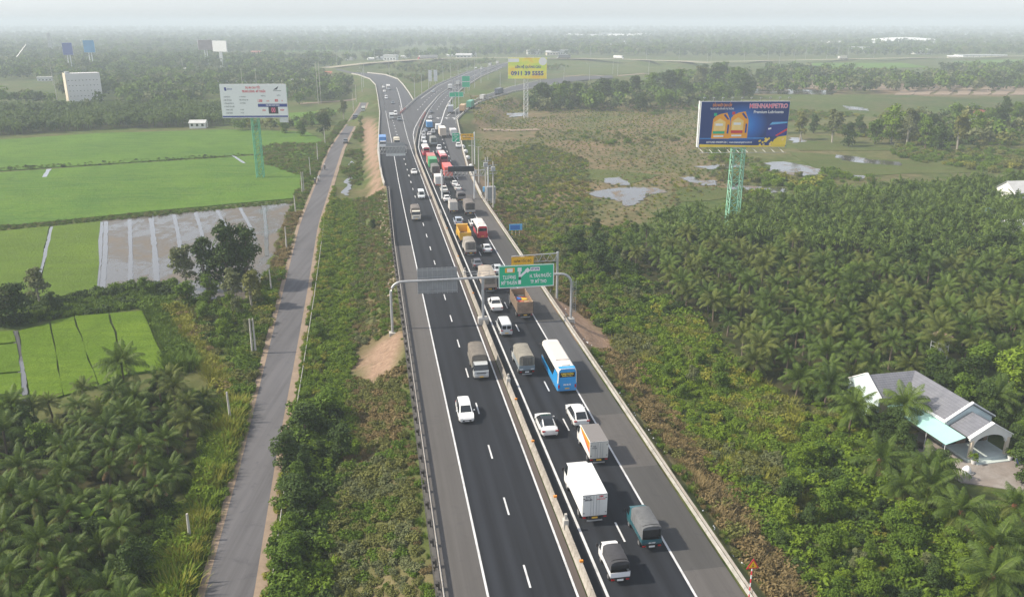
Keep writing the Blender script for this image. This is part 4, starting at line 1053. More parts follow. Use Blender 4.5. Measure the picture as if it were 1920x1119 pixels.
# yellow phone-number board
m_, nt_, b_ = new_mat('printed_yellow_advert')
v_ = coords(nt_, 'Object', (0.16, 0.16, 0.25)); f_ = noise(nt_, v_, 1.0, 2, 0.5)
nt_.links.new(ramp(nt_, f_, [(0.35, (0.85, 0.55, 0.05)), (0.5, (0.85, 0.78, 0.12)), (0.65, (0.62, 0.75, 0.12))]), b_.inputs['Base Color']); b_.inputs['Roughness'].default_value = 0.45
bY, pY, yY = billboard('yellow phone number billboard on a pale lattice tower beyond the marsh', (986,221), 19.3, 16.2, 26.4, 0.6, math.radians(0.5), 1.0, m_, M['steel_w'], 5)
text('LIÊN HỆ QUẢNG CÁO', 1.55, M['navy_print'], pY, (0.9, yY-0.01, 21.9), bold=0.05, fit=12.8)
text('0911 39 5555', 2.75, M['navy_print'], pY, (0.6, yY-0.01, 18.8), bold=0.10, fit=16.2)
patch(pY, rect(-6.3, 25.1, 5.4, 1.7), yY, W_, 'printed_plate'); patch(pY, [(8.2+2.0*math.cos(a), 24.6+2.0*math.sin(a)*0.95) for a in np.linspace(0, 6.28, 16, endpoint=False)], yY, W_, 'printed_disc')
far_mats = {'b': basic('faded_blue_advert', (0.05, 0.09, 0.35), 0.5, 0.3, 0.12), 'c': basic('faded_light_blue_advert', (0.06, 0.30, 0.55), 0.5, 0.3, 0.12), 'g': basic('faded_grey_advert', (0.34, 0.27, 0.27), 0.6, 0.35, 0.15)}
for lab, px, w, zb, zt, m, rz in (('hazy dark blue billboard on twin poles behind the white building', (134,137), 8.5, 13.5, 24.5, 'b', 0.25), ('hazy light blue billboard right of the dark blue one', (174,133), 10, 14.5, 26, 'c', 0.25), ('hazy billboard with faded picture on thin twin legs', (389,124), 15, 14, 24.5, 'g', 0.5), ('hazy bare white billboard turned away beside the faded picture', (417,129), 20, 14, 24.5, 'w', -0.5)):
    x, y = gp(*px, -3); o = thing('billboard', lab, 'billboard', (x, y, 0), rz)
    for q in (-1.2, 1.2): MB().tube([(q,0,-3.2),(q,0,zb+1)], 0.5 if m != 'w' else 0.8, 6).build('pole', M['steel_w'], o)
    MB().box(-w/2, w/2, -0.9, -0.5, zb, zt).build('panel', far_mats.get(m, M['steel_w']), o); MB().box(-w/2-0.2, w/2+0.2, -0.5, 0.2, zb-0.2, zt+0.2).build('frame', M['steel_w'], o)
# ================================================================== vehicles (front = +y, origin on the ground under the middle)
def wheels(o, xs_, ys_, r=0.33, w=0.22, detail=True):
    tm = MB(); n = 12
    tm.loft([[(x, r*f*math.cos(2*math.pi*k/n), r*f*math.sin(2*math.pi*k/n)) for k in range(n)] for x, f in ((-w/2, 0.86), (-w/2*0.8, 1), (w/2*0.8, 1), (w/2, 0.86))])
    tmesh = tm.mesh('tyre', M['tyre'], 40)
    rm = MB().loft([[(x, r*f*math.cos(2*math.pi*k/10), r*f*math.sin(2*math.pi*k/10)) for k in range(10)] for x, f in ((-w/2-0.012, 0.58), (w/2+0.012, 0.58))]).mesh('rim', M['rim'], 40)
    for x in xs_:
        for y in ys_:
            a = link('wheel', tmesh, o, (x, y, r))
            if detail: link('rim', rm, a)
CAR = {  # stations: y, bottom, belt, top, half width at belt, half width at top   (top = belt: no cabin here)
 'sedan': (4.6, [(-2.30,.42,.82,.82,.66,.55),(-2.22,.28,.92,.95,.78,.66),(-1.55,.22,.95,1.02,.87,.72),(-0.95,.2,.93,1.36,.89,.60),(-0.15,.2,.92,1.45,.90,.62),(0.45,.2,.91,1.38,.90,.62),(1.15,.2,.92,.97,.89,.74),(1.9,.22,.82,.86,.86,.70),(2.22,.28,.66,.70,.76,.6),(2.30,.36,.55,.56,.66,.5)]),
 'suv': (4.6, [(-2.30,.45,.9,.92,.70,.62),(-2.22,.32,1.0,1.06,.84,.72),(-1.95,.26,1.06,1.30,.90,.70),(-1.45,.24,1.05,1.62,.92,.66),(-0.3,.24,1.03,1.68,.92,.68),(0.45,.24,1.02,1.60,.92,.66),(1.10,.24,1.02,1.10,.92,.78),(1.85,.26,.98,1.02,.89,.74),(2.2,.32,.85,.88,.82,.66),(2.30,.42,.66,.68,.72,.56)]),
 'coupe': (4.65, [(-2.32,.45,.92,.95,.72,.64),(-2.24,.32,1.02,1.08,.85,.72),(-1.75,.26,1.07,1.24,.91,.70),(-0.75,.24,1.04,1.60,.93,.64),(-0.05,.24,1.02,1.66,.93,.66),(0.55,.24,1.01,1.56,.93,.65),(1.2,.24,1.01,1.08,.93,.78),(1.9,.26,.96,1.0,.90,.74),(2.24,.32,.84,.87,.82,.66),(2.32,.42,.66,.68,.72,.56)]),
 'mpv': (4.5, [(-2.25,.42,.95,.98,.72,.62),(-2.18,.3,1.0,1.15,.83,.70),(-1.95,.26,1.02,1.58,.87,.64),(-1.0,.24,1.0,1.70,.88,.66),(0.0,.24,.98,1.70,.88,.66),(0.55,.24,.97,1.58,.88,.65),(1.25,.24,.98,1.04,.88,.76),(1.85,.25,.90,.94,.86,.72),(2.15,.3,.78,.80,.78,.62),(2.25,.4,.6,.62,.68,.52)]),
 'van': (4.8, [(-2.40,.42,1.05,1.10,.78,.74),(-2.36,.34,1.12,1.85,.84,.70),(-2.2,.30,1.12,1.98,.85,.72),(-0.8,.28,1.10,2.02,.86,.74),(0.7,.28,1.08,2.0,.86,.74),(1.25,.28,1.06,1.90,.86,.70),(1.95,.30,1.02,1.12,.85,.76),(2.3,.34,.86,.90,.80,.68),(2.40,.42,.66,.68,.72,.6)]),
 'pickup': (5.2, [(-2.60,.50,.98,.99,.82,.80),(-2.55,.42,1.02,1.03,.88,.84),(-0.95,.36,1.04,1.06,.91,.86),(-0.78,.32,1.06,1.60,.91,.68),(-0.2,.3,1.06,1.74,.91,.68),(0.5,.3,1.05,1.68,.91,.67),(1.15,.3,1.05,1.13,.91,.80),(2.1,.34,1.02,1.05,.88,.74),(2.5,.38,.88,.9,.82,.66),(2.60,.46,.7,.72,.74,.58)]),
}
def car(o, kind, rgb, roof_glass=False, far=False, plate='plate_w', roof_rgb=None):
    L, st = CAR[kind]; body, side, wind, rear, roof = MB(), MB(), MB(), MB(), MB()
    def ring(q):
        y, zb, zl, zt, w, wt = q
        return [(0,y,zb),(w-.10,y,zb),(w,y,zb+.14),(w+.01,y,(zb+zl)/2+.05),(w-.03,y,zl),(wt,y,zt-.05),(wt*0.84,y,zt),(0,y,zt+.015)]
    rs = [ring(q) for q in st]
    cab = [q[3]-q[2] > 0.2 for q in st]
    for i in range(len(rs)-1):
        a, b_ = rs[i], rs[i+1]
        for j in range(7):
            f = [a[j], a[j+1], b_[j+1], b_[j]]
            m = [(-x, y, z) for x, y, z in reversed(f)]
            both = cab[i] and cab[i+1]; ramp_ = cab[i] != cab[i+1]
            flat = abs(st[i][3]-st[i+1][3]) < 0.18
            if j == 4 and (both or ramp_): t_ = side if both else (side if kind != 'pickup' else body)
            elif j == 6 and (ramp_ or (both and not flat)): t_ = wind if st[i][0] > 0 else (body if kind == 'van' else rear)
            elif j >= 5 and both: t_ = roof
            else: t_ = body
            t_.quad(*f); t_.quad(*m)
    for r_, rev in ((rs[0], True), (rs[-1], False)):
        full = r_ + [(-x, y, z) for x, y, z in reversed(r_[1:-1])]
        body.quad(*(full if rev else list(reversed(full))))
    pm = paint(rgb)
    body.build('body', pm, o, 40); roof.build('roof', M['glass'] if roof_glass else (paint(roof_rgb) if roof_rgb else pm), o, 40)
    side.build('side_window', M['glass'], o, 40); wind.build('windscreen', M['glass'], o, 40); rear.build('rear_window', M['glass'], o, 40) if rear.f else None
    hw = st[len(st)//2][4]
    r = 0.36 if kind in ('suv','coupe','pickup') else 0.32
    wheels(o, (-hw+.10, hw-.10), (-L*0.29, L*0.295), r, 0.22, not far)
    if far: return
    for s in (-1, 1):
        z = st[1][2]-0.14; zf = st[-2][2]-0.1
        MB().cbox(s*(hw-.20)-.19, s*(hw-.20)+.19, -L/2-.015, -L/2+.12, z-.07, z+.10, .03).build('tail_light', M['lamp_red'], o)
        MB().cbox(s*(hw-.25)-.17, s*(hw-.25)+.17, L/2-.22, L/2-.01, zf-.09, zf+.07, .03).build('headlight', M['lamp_clear'], o)
        ym = [q[0] for q in st if q[3]-q[2] > .2][-1]+.25
        MB().cbox(s*(hw+.10)-.10, s*(hw+.10)+.10, ym-.05, ym+.05, 1.0, 1.14, .03).build('mirror', pm, o)
        for yy in (-0.55, 0.3):                            # pillars between the side windows
            MB().bar((s*(hw-.02), yy, st[4][2]), (s*(st[4][5]+.005), yy-.05, st[4][3]-.06), .04).build('pillar', M['black'], o)
    MB().box(-.26, .26, -L/2-.03, -L/2+.01, .52, .64).build('number_plate', M[plate], o)
    MB().box(-.26, .26, L/2-.02, L/2+.02, .40, .51).build('number_plate', M[plate], o)
    MB().box(-.62, .62, -L/2-.02, -L/2+.1, .30, .42).build('bumper_trim', M['black'], o)
    MB().box(-.5, .5, L/2-.1, L/2+.012, .40, .58).build('grille', M['black'], o)
    if kind == 'pickup':
        MB().box(-.74, .74, -2.48, -1.02, 1.045, 1.075).build('bed_cover', paint((225,228,230)), o)
def cab_over(o, rgb, y1, w, h, L=1.55, zb=.45, far=False, plate='plate_y'):
    """cab with its front at y1"""
    hw = w/2; body, gl = MB(), MB()
    q = [(y1-L, zb+.1, hw-.03, h-.12, hw-.12), (y1-L+.5, zb, hw, h, hw-.10), (y1-.62, zb, hw, h-.02, hw-.10), (y1-.30, zb, hw, h-.14, hw-.14)]
    belt = zb+(h-zb)*.50
    ringz = lambda y, zb_, hw_, ht, wt: [(-hw_,y,zb_),(hw_,y,zb_),(hw_,y,belt),(wt,y,ht),(-wt,y,ht),(-hw_,y,belt)]
    rs = [ringz(*r_) for r_ in q] + [ringz(y1-.05, zb, hw-.02, belt+.02, hw-.05), ringz(y1, zb+.1, hw-.06, belt-.12, hw-.10)]
    fr = MB()
    for i in range(len(rs)-1):
        for j in range(6):
            k = (j+1) % 6; f = [rs[i][j], rs[i][k], rs[i+1][k], rs[i+1][j]]
            (fr if (i == 3 and j == 3) else gl if (j in (2, 4) and i in (1, 2, 3)) else body).quad(*f)
    body.quad(*reversed(rs[0])); body.quad(*rs[-1])
    c = body.build('cab', paint(rgb), o, 30)
    gl.build('side_window', M['glass'], c, 30); fr.build('windscreen', M['glass'], c, 30)
    if far: return c
    for s in (-1, 1):
        MB().cbox(s*(hw-.28)-.16, s*(hw-.28)+.16, y1-.06, y1+.02, zb+.2, zb+.38, .03).build('headlight', M['lamp_clear'], c)
        MB().cbox(s*(hw+.16)-.08, s*(hw+.16)+.08, y1-.28, y1-.18, belt+.02, belt+.42, .03).build('mirror', M['black'], c)
    MB().cbox(-hw+.05, hw-.05, y1-.1, y1+.05, zb-.08, zb+.14, .04).build('bumper', paint((190,190,186)), c)
    MB().box(-hw+.35, hw-.35, y1-.02, y1+.012, zb+.44, zb+.56).build('grille', M['black'], c)
    MB().box(-.26, .26, y1+.04, y1+.07, zb-.04, zb+.1).build('number_plate', M[plate], c)
    return c
CANV = {}
def canvas_mat(rgb):
    if rgb not in CANV:
        c = lin(*rgb); CANV[rgb] = basic('canvas_%d' % rgb[0], c, 0.92, 0.28, 1.6, bmp=0.6, dirt=tuple(x*0.55 for x in c), dirt_amt=0.6)
    return CANV[rgb]
def canvas_cover(o, hw, y0, y1, z0, z1, rgb, flap=True, open_rear=False, seed=0):
    r = random.Random(seed); rings = []; n = max(5, int((y1-y0)/0.42)); m = canvas_mat(rgb)
    for k in range(n+1):
        y = y0+(y1-y0)*k/n; sag = (-0.05 if k % 2 else 0.02) + r.uniform(-.025, .02)
        ww = hw - (0.02 if k % 2 else 0) + r.uniform(-.015, .015)
        rings.append([(-hw,y,z0),(-ww,y,z1-.30),(-ww*.93,y,z1-.12+sag*.5),(-ww*.6,y,z1+sag),(0,y,z1+.03+sag),(ww*.6,y,z1+sag),(ww*.93,y,z1-.12+sag*.5),(ww,y,z1-.30),(hw,y,z0)])
    c = MB().loft(rings, caps=False, closed=False).build('canvas_cover', m, o, 45)
    if not open_rear:
        b_ = rings[0]
        MB().quad(*[(x, y+.03, z) for x, y, z in b_]).build('rear_flap', m, c)
        fl = MB(); nx_ = 9
        top = [(-hw*.72+hw*1.44*k/nx_, y0-.02-(.05 if k % 2 else 0)-r.uniform(0,.03), z1-.22) for k in range(nx_+1)]
        bot = [(x, y-.03, z0+.04) for x, y, z in top]
        fl.loft([top, bot], caps=False, closed=False)
        fl.build('hanging_flap', canvas_mat(tuple(int(v*.72) for v in rgb)), c, 30)
    else:
        MB().quad(*[(x*.98, y+.35, z) for x, y, z in rings[0]]).build('opening_shade', M['black'], c)  # black sheet painted as the shade inside the open rear
        MB().quad(*[(x*.98, y, z) for x, y, z in (rings[0][1], rings[0][2], rings[0][3], rings[0][5], rings[0][6], rings[0][7])]).build('rear_flap', m, c)
    MB().quad(*[(x, y-.02, z) for x, y, z in reversed(rings[-1])]).build('front_sheet', m, c)
    return c
def side_boards(o, hw, y0, y1, z0, z1, mat, rear_mat=None, panels=5):
    """dropside tray: floor, side boards made of panels, tail board"""
    MB().box(-hw, hw, y0, y1, z0, z0+.10).build('tray_floor', M['chassis'], o)
    for s in (-1, 1):
        for k in range(panels):
            a = y0+(y1-y0)*k/panels; b_ = y0+(y1-y0)*(k+1)/panels
            MB().box(s*hw-.03, s*hw+.03, a+.02, b_-.02, z0+.1, z1).build('side_board', mat, o)
    MB().box(-hw, hw, y0-.04, y0+.02, z0+.05, z1).build('tail_board', rear_mat or mat, o)
    MB().box(-hw, hw, y1-.03, y1+.03, z0+.1, z1).build('front_board', mat, o)
def rear_kit(o, hw, y0, zb, plate='plate_y', bumper=True, far=False):
    for s in (-1, 1): MB().box(s*(hw-.2)-.14, s*(hw-.2)+.14, y0-.06, y0-.02, zb-.22, zb-.10).build('tail_light', M['lamp_red'], o)
    MB().box(-.26, .26, y0-.08, y0-.05, zb-.26, zb-.10).build('number_plate', M[plate], o)
    if bumper: MB().box(-hw*.62, hw*.62, y0-.10, y0-.02, zb-.52, zb-.42).build('under_run_bar', M['galv'], o)
def truck(o, cargo, cab_rgb, L, w, h, cab_h, rgb=(110,108,102), board=None, detail=True, cabL=1.55, r=.40, axles=None, **kw):
    y1 = L/2; y0 = -L/2; hw = w/2; zf = r*2+.12; yc = y1-cabL-.10
    cab_over(o, cab_rgb, y1, min(w-.08, 2.3), cab_h, cabL, .42 if h < 2.6 else .5, not detail, kw.get('plate', 'plate_y'))
    MB().box(-.42, .42, y0+.15, y1-.4, r*.9, zf-.08).build('chassis', M['chassis'], o)
    wheels(o, (-hw+.20, hw-.20), axles or (y0+L*.22, y1-cabL*.62), r, .30, detail)
    bm_ = paint(board) if board else M['galv']
    if cargo == 'canvas':
        zt = zf+(h-zf)*kw.get('bf', .30)
        side_boards(o, hw, y0, yc, zf, zt, bm_, None, 5 if detail else 2)
        canvas_cover(o, hw-.02, y0+.03, yc, zt-.02, h, rgb, open_rear=kw.get('open_rear', False), seed=int(L*100))
    elif cargo == 'box':
        zb = zf-.05
        b_ = MB().cbox(-hw, hw, y0, yc, zb, h, .05).build('cargo_box', paint(rgb, .45), o, 30)
        if 'roof' in kw: MB().box(-hw+.03, hw-.03, y0+.03, yc-.03, h, h+.02).build('roof_sheet', paint(kw['roof'], .6), b_)
        for s in (-1, 1):
            d = MB().box(s*hw/2-hw/2+.04, s*hw/2+hw/2-.04, y0-.03, y0-.002, zb+.08, h-.10).build('rear_door', paint(kw.get('door', (206,206,202)), .5), b_)
            if detail:
                for q in (-.14, .14): MB().bar((s*.26+q*.9, y0-.05, zb+.12), (s*.26+q*.9, y0-.05, h-.14), .018).build('lock_bar', M['galv'], d)
                for z in (zb+.35, h-.4): MB().box(s*(hw-.14)-.07, s*(hw-.14)+.07, y0-.05, y0-.03, z-.03, z+.03).build('hinge', M['black'], d)
        if detail:
            MB().box(-hw, hw, y0-.035, y0-.005, h-.09, h-.005).build('door_header', M['galv'], b_)
    elif cargo == 'container':
        zb = zf+.05; rings = []
        n = max(8, int((yc-y0)/.28)); mb = MB()
        for k in range(n+1):
            y = y0+.02+(yc-y0-.04)*k/n; q = hw-(.035 if k % 2 else 0)
            rings.append([(-q,y,zb),(q,y,zb),(q,y,h),(-q,y,h)])
        b_ = mb.loft(rings).build('container', paint(rgb, .55), o)
        for s in (-1, 1): MB().box(s*hw/2-hw/2+.05, s*hw/2+hw/2-.05, y0-.03, y0+.015, zb+.1, h-.1).build('rear_door', paint(kw.get('door', rgb), .55), b_)
        if 'front_rgb' in kw:
            MB().box(-hw-.02, hw+.02, y0+6.2, yc, zb, h+.03).build('front_container', paint(kw['front_rgb'], .55), o)
    elif cargo == 'open':
        zt = h
        side_boards(o, hw, y0, yc, zf, zt, bm_, kw.get('rear'), 6)
        for s in (-1, 1):
            pst = MB()
            for k in range(7): y = y0+(yc-y0)*k/6; pst.box(s*hw+s*.03-.03, s*hw+s*.03+.03, y-.04, y+.04, zf, zt+.05)
            pst.build('stake', M['chassis'], o)
    elif cargo == 'dump':
        body = paint(rgb, .5, .4)
        sk = [(-hw*.82, zf),(hw*.82, zf),(hw, zf+.5),(hw, h),(-hw, h),(-hw, zf+.5)]
        ins = .10
        MB().box(-hw+.12, hw-.12, y0+.1, yc-.1, zf, zf+.35).build('tub_floor', paint((120,95,50), .8, .5), o)
        for s in (-1, 1):
            MB().loft([[(s*(hw-.12),y,zf+.02),(s*hw,y,zf+.4),(s*hw,y,h),(s*(hw-.13),y,h),(s*(hw-.2),y,zf+.3)] for y in (y0, yc)]).build('side_wall', body, o)
        MB().box(-hw+.13, hw-.13, y0-.03, y0+.08, zf+.02, h-.12).build('tail_gate', body, o); MB().box(-hw+.02, hw-.02, yc-.1, yc, zf, h+.25).build('head_board', body, o)
        MB().box(-hw, hw, yc, yc+.7, h+.12, h+.25).build('cab_guard', body, o)
    if detail: rear_kit(o, hw, y0, zf, kw.get('plate', 'plate_y'), kw.get('bumper', L > 5))
def bus(o, L, w, h, low, high, roof, detail=True, rear_text=None):
    hw = w/2; y0, y1 = -L/2, L/2; zb, zw0, zw1 = .35, 1.35, h-.55
    lo, hi, gl, rf = MB(), MB(), MB(), MB()
    def ring(y, i, dz=0): return [(hw-i-.02,y,zb+dz),(hw-i,y,zb+.2+dz),(hw-i,y,zw0),(hw-i-.04,y,zw1),(hw-i-.10,y,h-.18),(hw-i-.28,y,h-.02),(0,y,h+.02)]
    rs = [ring(y0, .10, .1), ring(y0+.12, 0), ring(y1-.5, 0), ring(y1-.12, .04), ring(y1, .14, .1)]
    for i in range(len(rs)-1):
        for j in range(6):
            f = [rs[i][j], rs[i][j+1], rs[i+1][j+1], rs[i+1][j]]; m = [(-x,y,z) for x,y,z in reversed(f)]
            t_ = gl if j == 2 and i in (1, 2) else lo if j < 2 else hi if j == 2 else hi if j == 3 else rf
            t_.quad(*f); t_.quad(*m)
    full = rs[0] + [(-x,y,z) for x,y,z in reversed(rs[0][:-1])]
    lo.quad(*full); ff = rs[-1] + [(-x,y,z) for x,y,z in reversed(rs[-1][:-1])]; lo.quad(*reversed(ff))
    lo.build('lower_body', paint(low), o, 40); hi.build('upper_body', paint(high), o, 40); rf.build('roof', paint(roof, .4), o, 40); gl.build('side_window', M['glass'], o, 40)
    MB().quad((-hw+.25,y1+.03,1.25),(hw-.25,y1+.03,1.25),(hw-.3,y1+.03,h-.4),(-hw+.3,y1+.03,h-.4)).build('windscreen', M['glass'], o)
    rw_ = MB().cbox(-hw+.24, hw-.24, y0-.02, y0+.05, h-1.10, h-.45, .05).build('rear_window', M['glass'], o)
    MB().cbox(-hw+.35, hw-.35, y0+L*.28, y1-1.0, h, h+.14, .04).build('roof_unit', paint((214,205,198), .5), o)
    MB().cbox(-.5, .5, y0+L*.10, y0+L*.16, h, h+.10, .04).build('roof_hatch', paint((214,212,206), .5), o)
    wheels(o, (-hw+.18, hw-.18), (y0+L*.24, y1-L*.23), .48, .3, detail)
    if not detail: return
    for k in range(1, 7):
        y = y0+L*k/7.2
        for s in (-1, 1): MB().box(s*(hw-.015)-.02, s*(hw-.015)+.02, y-.04, y+.04, zw0, zw1).build('window_post', M['black'], o)
    for s in (-1, 1):
        MB().cbox(s*(hw-.18)-.10, s*(hw-.18)+.10, y0-.04, y0+.02, .75, 1.2, .03).build('tail_light', M['lamp_red'], o)
        MB().tube([(s*(hw-.1), y1-.2, h-.4), (s*(hw+.22), y1+.15, h-.55), (s*(hw+.24), y1+.15, h-1.1)], .06, 6).build('mirror', M['black'], o)
    MB().box(-.28, .28, y0-.04, y0, .62, .76).build('number_plate', M['plate_y'], o)
    MB().box(-hw+.15, hw-.15, y0-.03, y0+.02, .38, .52).build('bumper', paint(low), o)
    if rear_text:
        text(rear_text[0], .34, M['yellow_print'], rw_, (0, y0-.03, h-.66), bold=.012, fit=1.5); text(rear_text[1], .18, M['yellow_print'], rw_, (0, y0-.03, h-.92), bold=.004, fit=1.3)
        text(rear_text[2], .26, W_, o, (0, y0-.03, 1.18), bold=.012, fit=.95)
def curve_heading(s, side):
    P_ = {'B': B_L, 'C': C_R, 'D': D_R}[side]
    a, b_ = np.interp(s-8, [q[0] for q in P_], [q[1] for q in P_]), np.interp(s+8, [q[0] for q in P_], [q[1] for q in P_])
    return -math.atan2(b_-a, 16)
def put(name, label, cat, px, L, dirn=1, group=None, z=0.0, yaw=0.0, curve=None):
    """near end of the vehicle stands where the picture shows px; dirn +1 drives away, -1 comes nearer"""
    down = SP + (px[1]-PCY)/FOC*CP                         # the lowest body edge seen hangs about 0.4 m above the road
    s, n = wr(*gp(px[0], px[1]+0.40*FOC*down/CAM_H*0.9, z))
    h_ = curve_heading(s, curve) if curve else 0.0
    h_ += yaw
    s += math.cos(h_)*L/2; n -= math.sin(h_)*L/2
    x, y = rw(s, n)
    return thing(name, label, cat, (x, y, z+.015), RA+h_+(0 if dirn > 0 else math.pi), group)
G_IN, G_OUT = 'vehicles coming nearer on the left carriageway', 'vehicles queueing on the right carriageway'
WHT, SIL, DRK = (232,233,232), (168,172,176), (45,47,52)
# --- right carriageway, from the nearest
o = put('small_truck', 'small white truck with black canvas cover, nearest vehicle at the bottom edge', 'truck', (1162,1088), 3.9, 1, G_OUT); truck(o, 'canvas', (236,236,236), 3.9, 1.62, 2.15, 1.82, (62,62,66), (226,228,230), cabL=1.25, r=.30, plate='plate_w', bf=.34, open_rear=True, bumper=False)
o = put('small_truck', 'teal light truck with grey canvas top', 'truck', (1221,1026), 4.7, 1, G_OUT); truck(o, 'canvas', (20,92,104), 4.7, 1.75, 2.45, 1.95, (98,100,102), (22,84,96), cabL=1.3, r=.32, plate='plate_w', bf=.26, open_rear=True, bumper=False)
text('65C 01537', .16, W_, o, (0, -2.42, .92), bold=.006, fit=.6)
o = put('box_truck', 'large plain white box truck with two rear doors', 'truck', (1114,977), 7.4, 1, G_OUT); truck(o, 'box', (240,241,240), 7.4, 2.3, 3.2, 2.6, (240,241,240), door=(214,215,212), cabL=1.8, r=.46)
text('51C', .26, M['dark_print'], o, (-.62, -3.745, 2.95), bold=.006); text('380.84', .26, M['dark_print'], o, (-.62, -3.745, 2.68), bold=.006); text('HM', .26, M['red_print'], o, (.55, -3.745, 2.95), bold=.01); text('THỰC PHẨM', .14, M['red_print'], o, (.55, -3.745, 2.68), bold=.004, fit=.75)
o = put('box_truck', 'white box truck with grey roof and orange yellow stripe', 'truck', (1122,866), 5.5, 1, G_OUT); truck(o, 'box', (236,234,228), 5.5, 1.95, 2.75, 2.2, (236,234,228), roof=(122,118,116), door=(198,198,192), cabL=1.5, r=.38)
for s in (-1,): MB().quad((-.985,-2.7,1.95),(-.985,-2.7,2.70),(-.985,1.0,2.70),(-.985,1.0,2.45)).build('orange_stripe', paint((238,150,30), .5), o); MB().quad((-.985,-2.7,1.45),(-.985,-2.7,1.93),(-.985,.8,2.4),(-.985,.4,2.2)).build('red_stripe', paint((214,92,60), .5), o)
text('51D', .18, M['dark_print'], o, (-.48, -2.8, 2.25), bold=.004); text('412.06', .18, M['dark_print'], o, (-.48, -2.8, 2.05), bold=.004)
o = put('white_car', 'white coupe style car with black glass roof', 'car', (1032,816), 4.65, 1, G_OUT); car(o, 'coupe', WHT, True)
o = put('white_car', 'white sport utility car with white roof beside the box truck', 'car', (1091,797), 4.6, 1, G_OUT); car(o, 'suv', WHT)
for s in (-.62, .62): MB().bar((s,-1.2,1.72),(s,.3,1.74),.025).build('roof_rail', M['galv'], o)
o = put('coach', 'blue and white coach with white roof', 'bus', (1063,732), 9.9, 1, G_OUT); bus(o, 9.9, 2.42, 3.25, (22,152,222), (226,226,222), (228,222,214), True, ('KUMHO PHƯƠNG', 'MIỀN TÂY', '0983 086 755'))
MB().quad((-1.222,-4.8,1.35),(-1.222,-4.8,2.7),(-1.222,-3.4,2.7),(-1.222,-2.2,1.35)).build('blue_sweep', paint((22,152,222)), o); MB().quad((1.222,-4.8,1.35),(1.222,-2.2,1.35),(1.222,-3.4,2.7),(1.222,-4.8,2.7)).build('blue_sweep', paint((22,152,222)), o)
MB().box(-1.0, 1.0, -4.85, -4.1, 3.235, 3.275).build('blue_roof_end', paint((22,152,222)), o)
o = put('canvas_truck', 'grey canvas truck with steel tray left of the blue coach', 'truck', (988,701), 6.2, 1, G_OUT); truck(o, 'canvas', (205,208,206), 6.2, 2.0, 2.85, 2.1, (134,130,120), (120,134,142), r=.38, plate='plate_w', bf=.34)
for s in (-.7, .7): MB().box(s-.2, s+.2, -3.17, -3.12, 1.02, 1.12).build('reflector', M['white_print'], o)
o = put('minivan', 'silver white minivan with two rear windows', 'van', (950,627), 4.7, 1, G_OUT); car(o, 'van', (208,211,212), plate='plate_y')
for s in (-.34, .34): MB().cbox(s-.28, s+.28, -2.44, -2.37, 1.20, 1.72, .05).build('rear_pane', M['glass'], o)
rust = basic('rusty_tipper_board', (0.27, 0.19, 0.13), .85, .35, 1.2, dirt=(.12,.07,.045), dirt_amt=.8, bmp=.3)
o = put('cargo_truck', 'rusty open high sided truck loaded with blue, yellow and red sheets', 'truck', (985,596), 8.8, 1, G_OUT); truck(o, 'open', (92,94,96), 8.8, 2.35, 2.9, 2.6, board=(150,128,108), rear=rust, cabL=1.8, r=.46)
MB().box(-1.05, 1.05, -4.2, -1.6, 1.1, 2.3).build('wooden_load', basic('old_plywood', (.30,.22,.13), .9, .3, 1.5), o)
for k, (x0, x1, y0, y1, z, c) in enumerate([(-.75,0.0,-1.5,-.5,2.55,(40,110,190)),(-.1,.9,-1.75,-.75,2.5,(222,186,50)),(-.9,.2,-2.5,-1.6,2.42,(190,60,50)),(-.2,.95,-2.7,-1.9,2.38,(206,120,96)),(-1.0,1.0,-.3,1.0,2.1,(170,40,42)),(-1.0,1.0,1.2,2.4,2.0,(84,86,90))]):
    MB().add([(x0,y0,z-.5),(x1,y0,z-.5),(x1,y1,z-.5),(x0,y1,z-.5),(x0+.05,y0+.1,z-.1),(x1-.1,y0+.05,z),(x1-.05,y1-.1,z-.15),(x0+.1,y1,z-.03)], [(0,3,2,1),(4,5,6,7),(0,1,5,4),(1,2,6,5),(2,3,7,6),(3,0,4,7)]).build('sheet_load', paint(c, .7), o)
o = put('pickup', 'white pickup with covered bed beside the rusty truck', 'pickup', (933,583), 5.1, 1, G_OUT); car(o, 'pickup', WHT)
o = put('canvas_truck', 'long beige canvas truck behind the gantry post', 'truck', (919,547), 8.5, 1, G_OUT); truck(o, 'canvas', (170,170,165), 8.5, 2.35, 3.2, 2.5, (160,150,138), (168,150,138), cabL=1.8, r=.46, bf=.30)
o = put('silver_car', 'silver sedan partly hidden by the green sign', 'car', (936,513), 4.5, 1, G_OUT); car(o, 'sedan', (186,190,194))
o = put('dark_car', 'dark small car with red tail lights near the median', 'car', (897,501), 4.2, 1, G_OUT); car(o, 'sedan', (82,84,92))
o = put('canvas_truck', 'light grey canvas truck close behind the yellow tipper', 'truck', (883,478), 6.4, 1, G_OUT); truck(o, 'canvas', (190,188,184), 6.4, 2.1, 2.95, 2.3, (146,140,132), (192,182,172), r=.40, bf=.24)
o = put('silver_car', 'silver white sedan right of the light grey canvas truck', 'car', (915,473), 4.6, 1, G_OUT); car(o, 'sedan', (206,210,214))
o = put('tipper_truck', 'yellow tipper truck with empty tub', 'truck', (873,457), 8.0, 1, G_OUT); truck(o, 'dump', (226,176,40), 8.0, 2.4, 2.75, 2.7, (224,172,36), cabL=1.9, r=.5)
o = put('minibus', 'red minibus with white roof', 'bus', (905,446), 7.6, 1, G_OUT); bus(o, 7.6, 2.2, 2.85, (206,34,56), (230,226,222), (236,232,226))
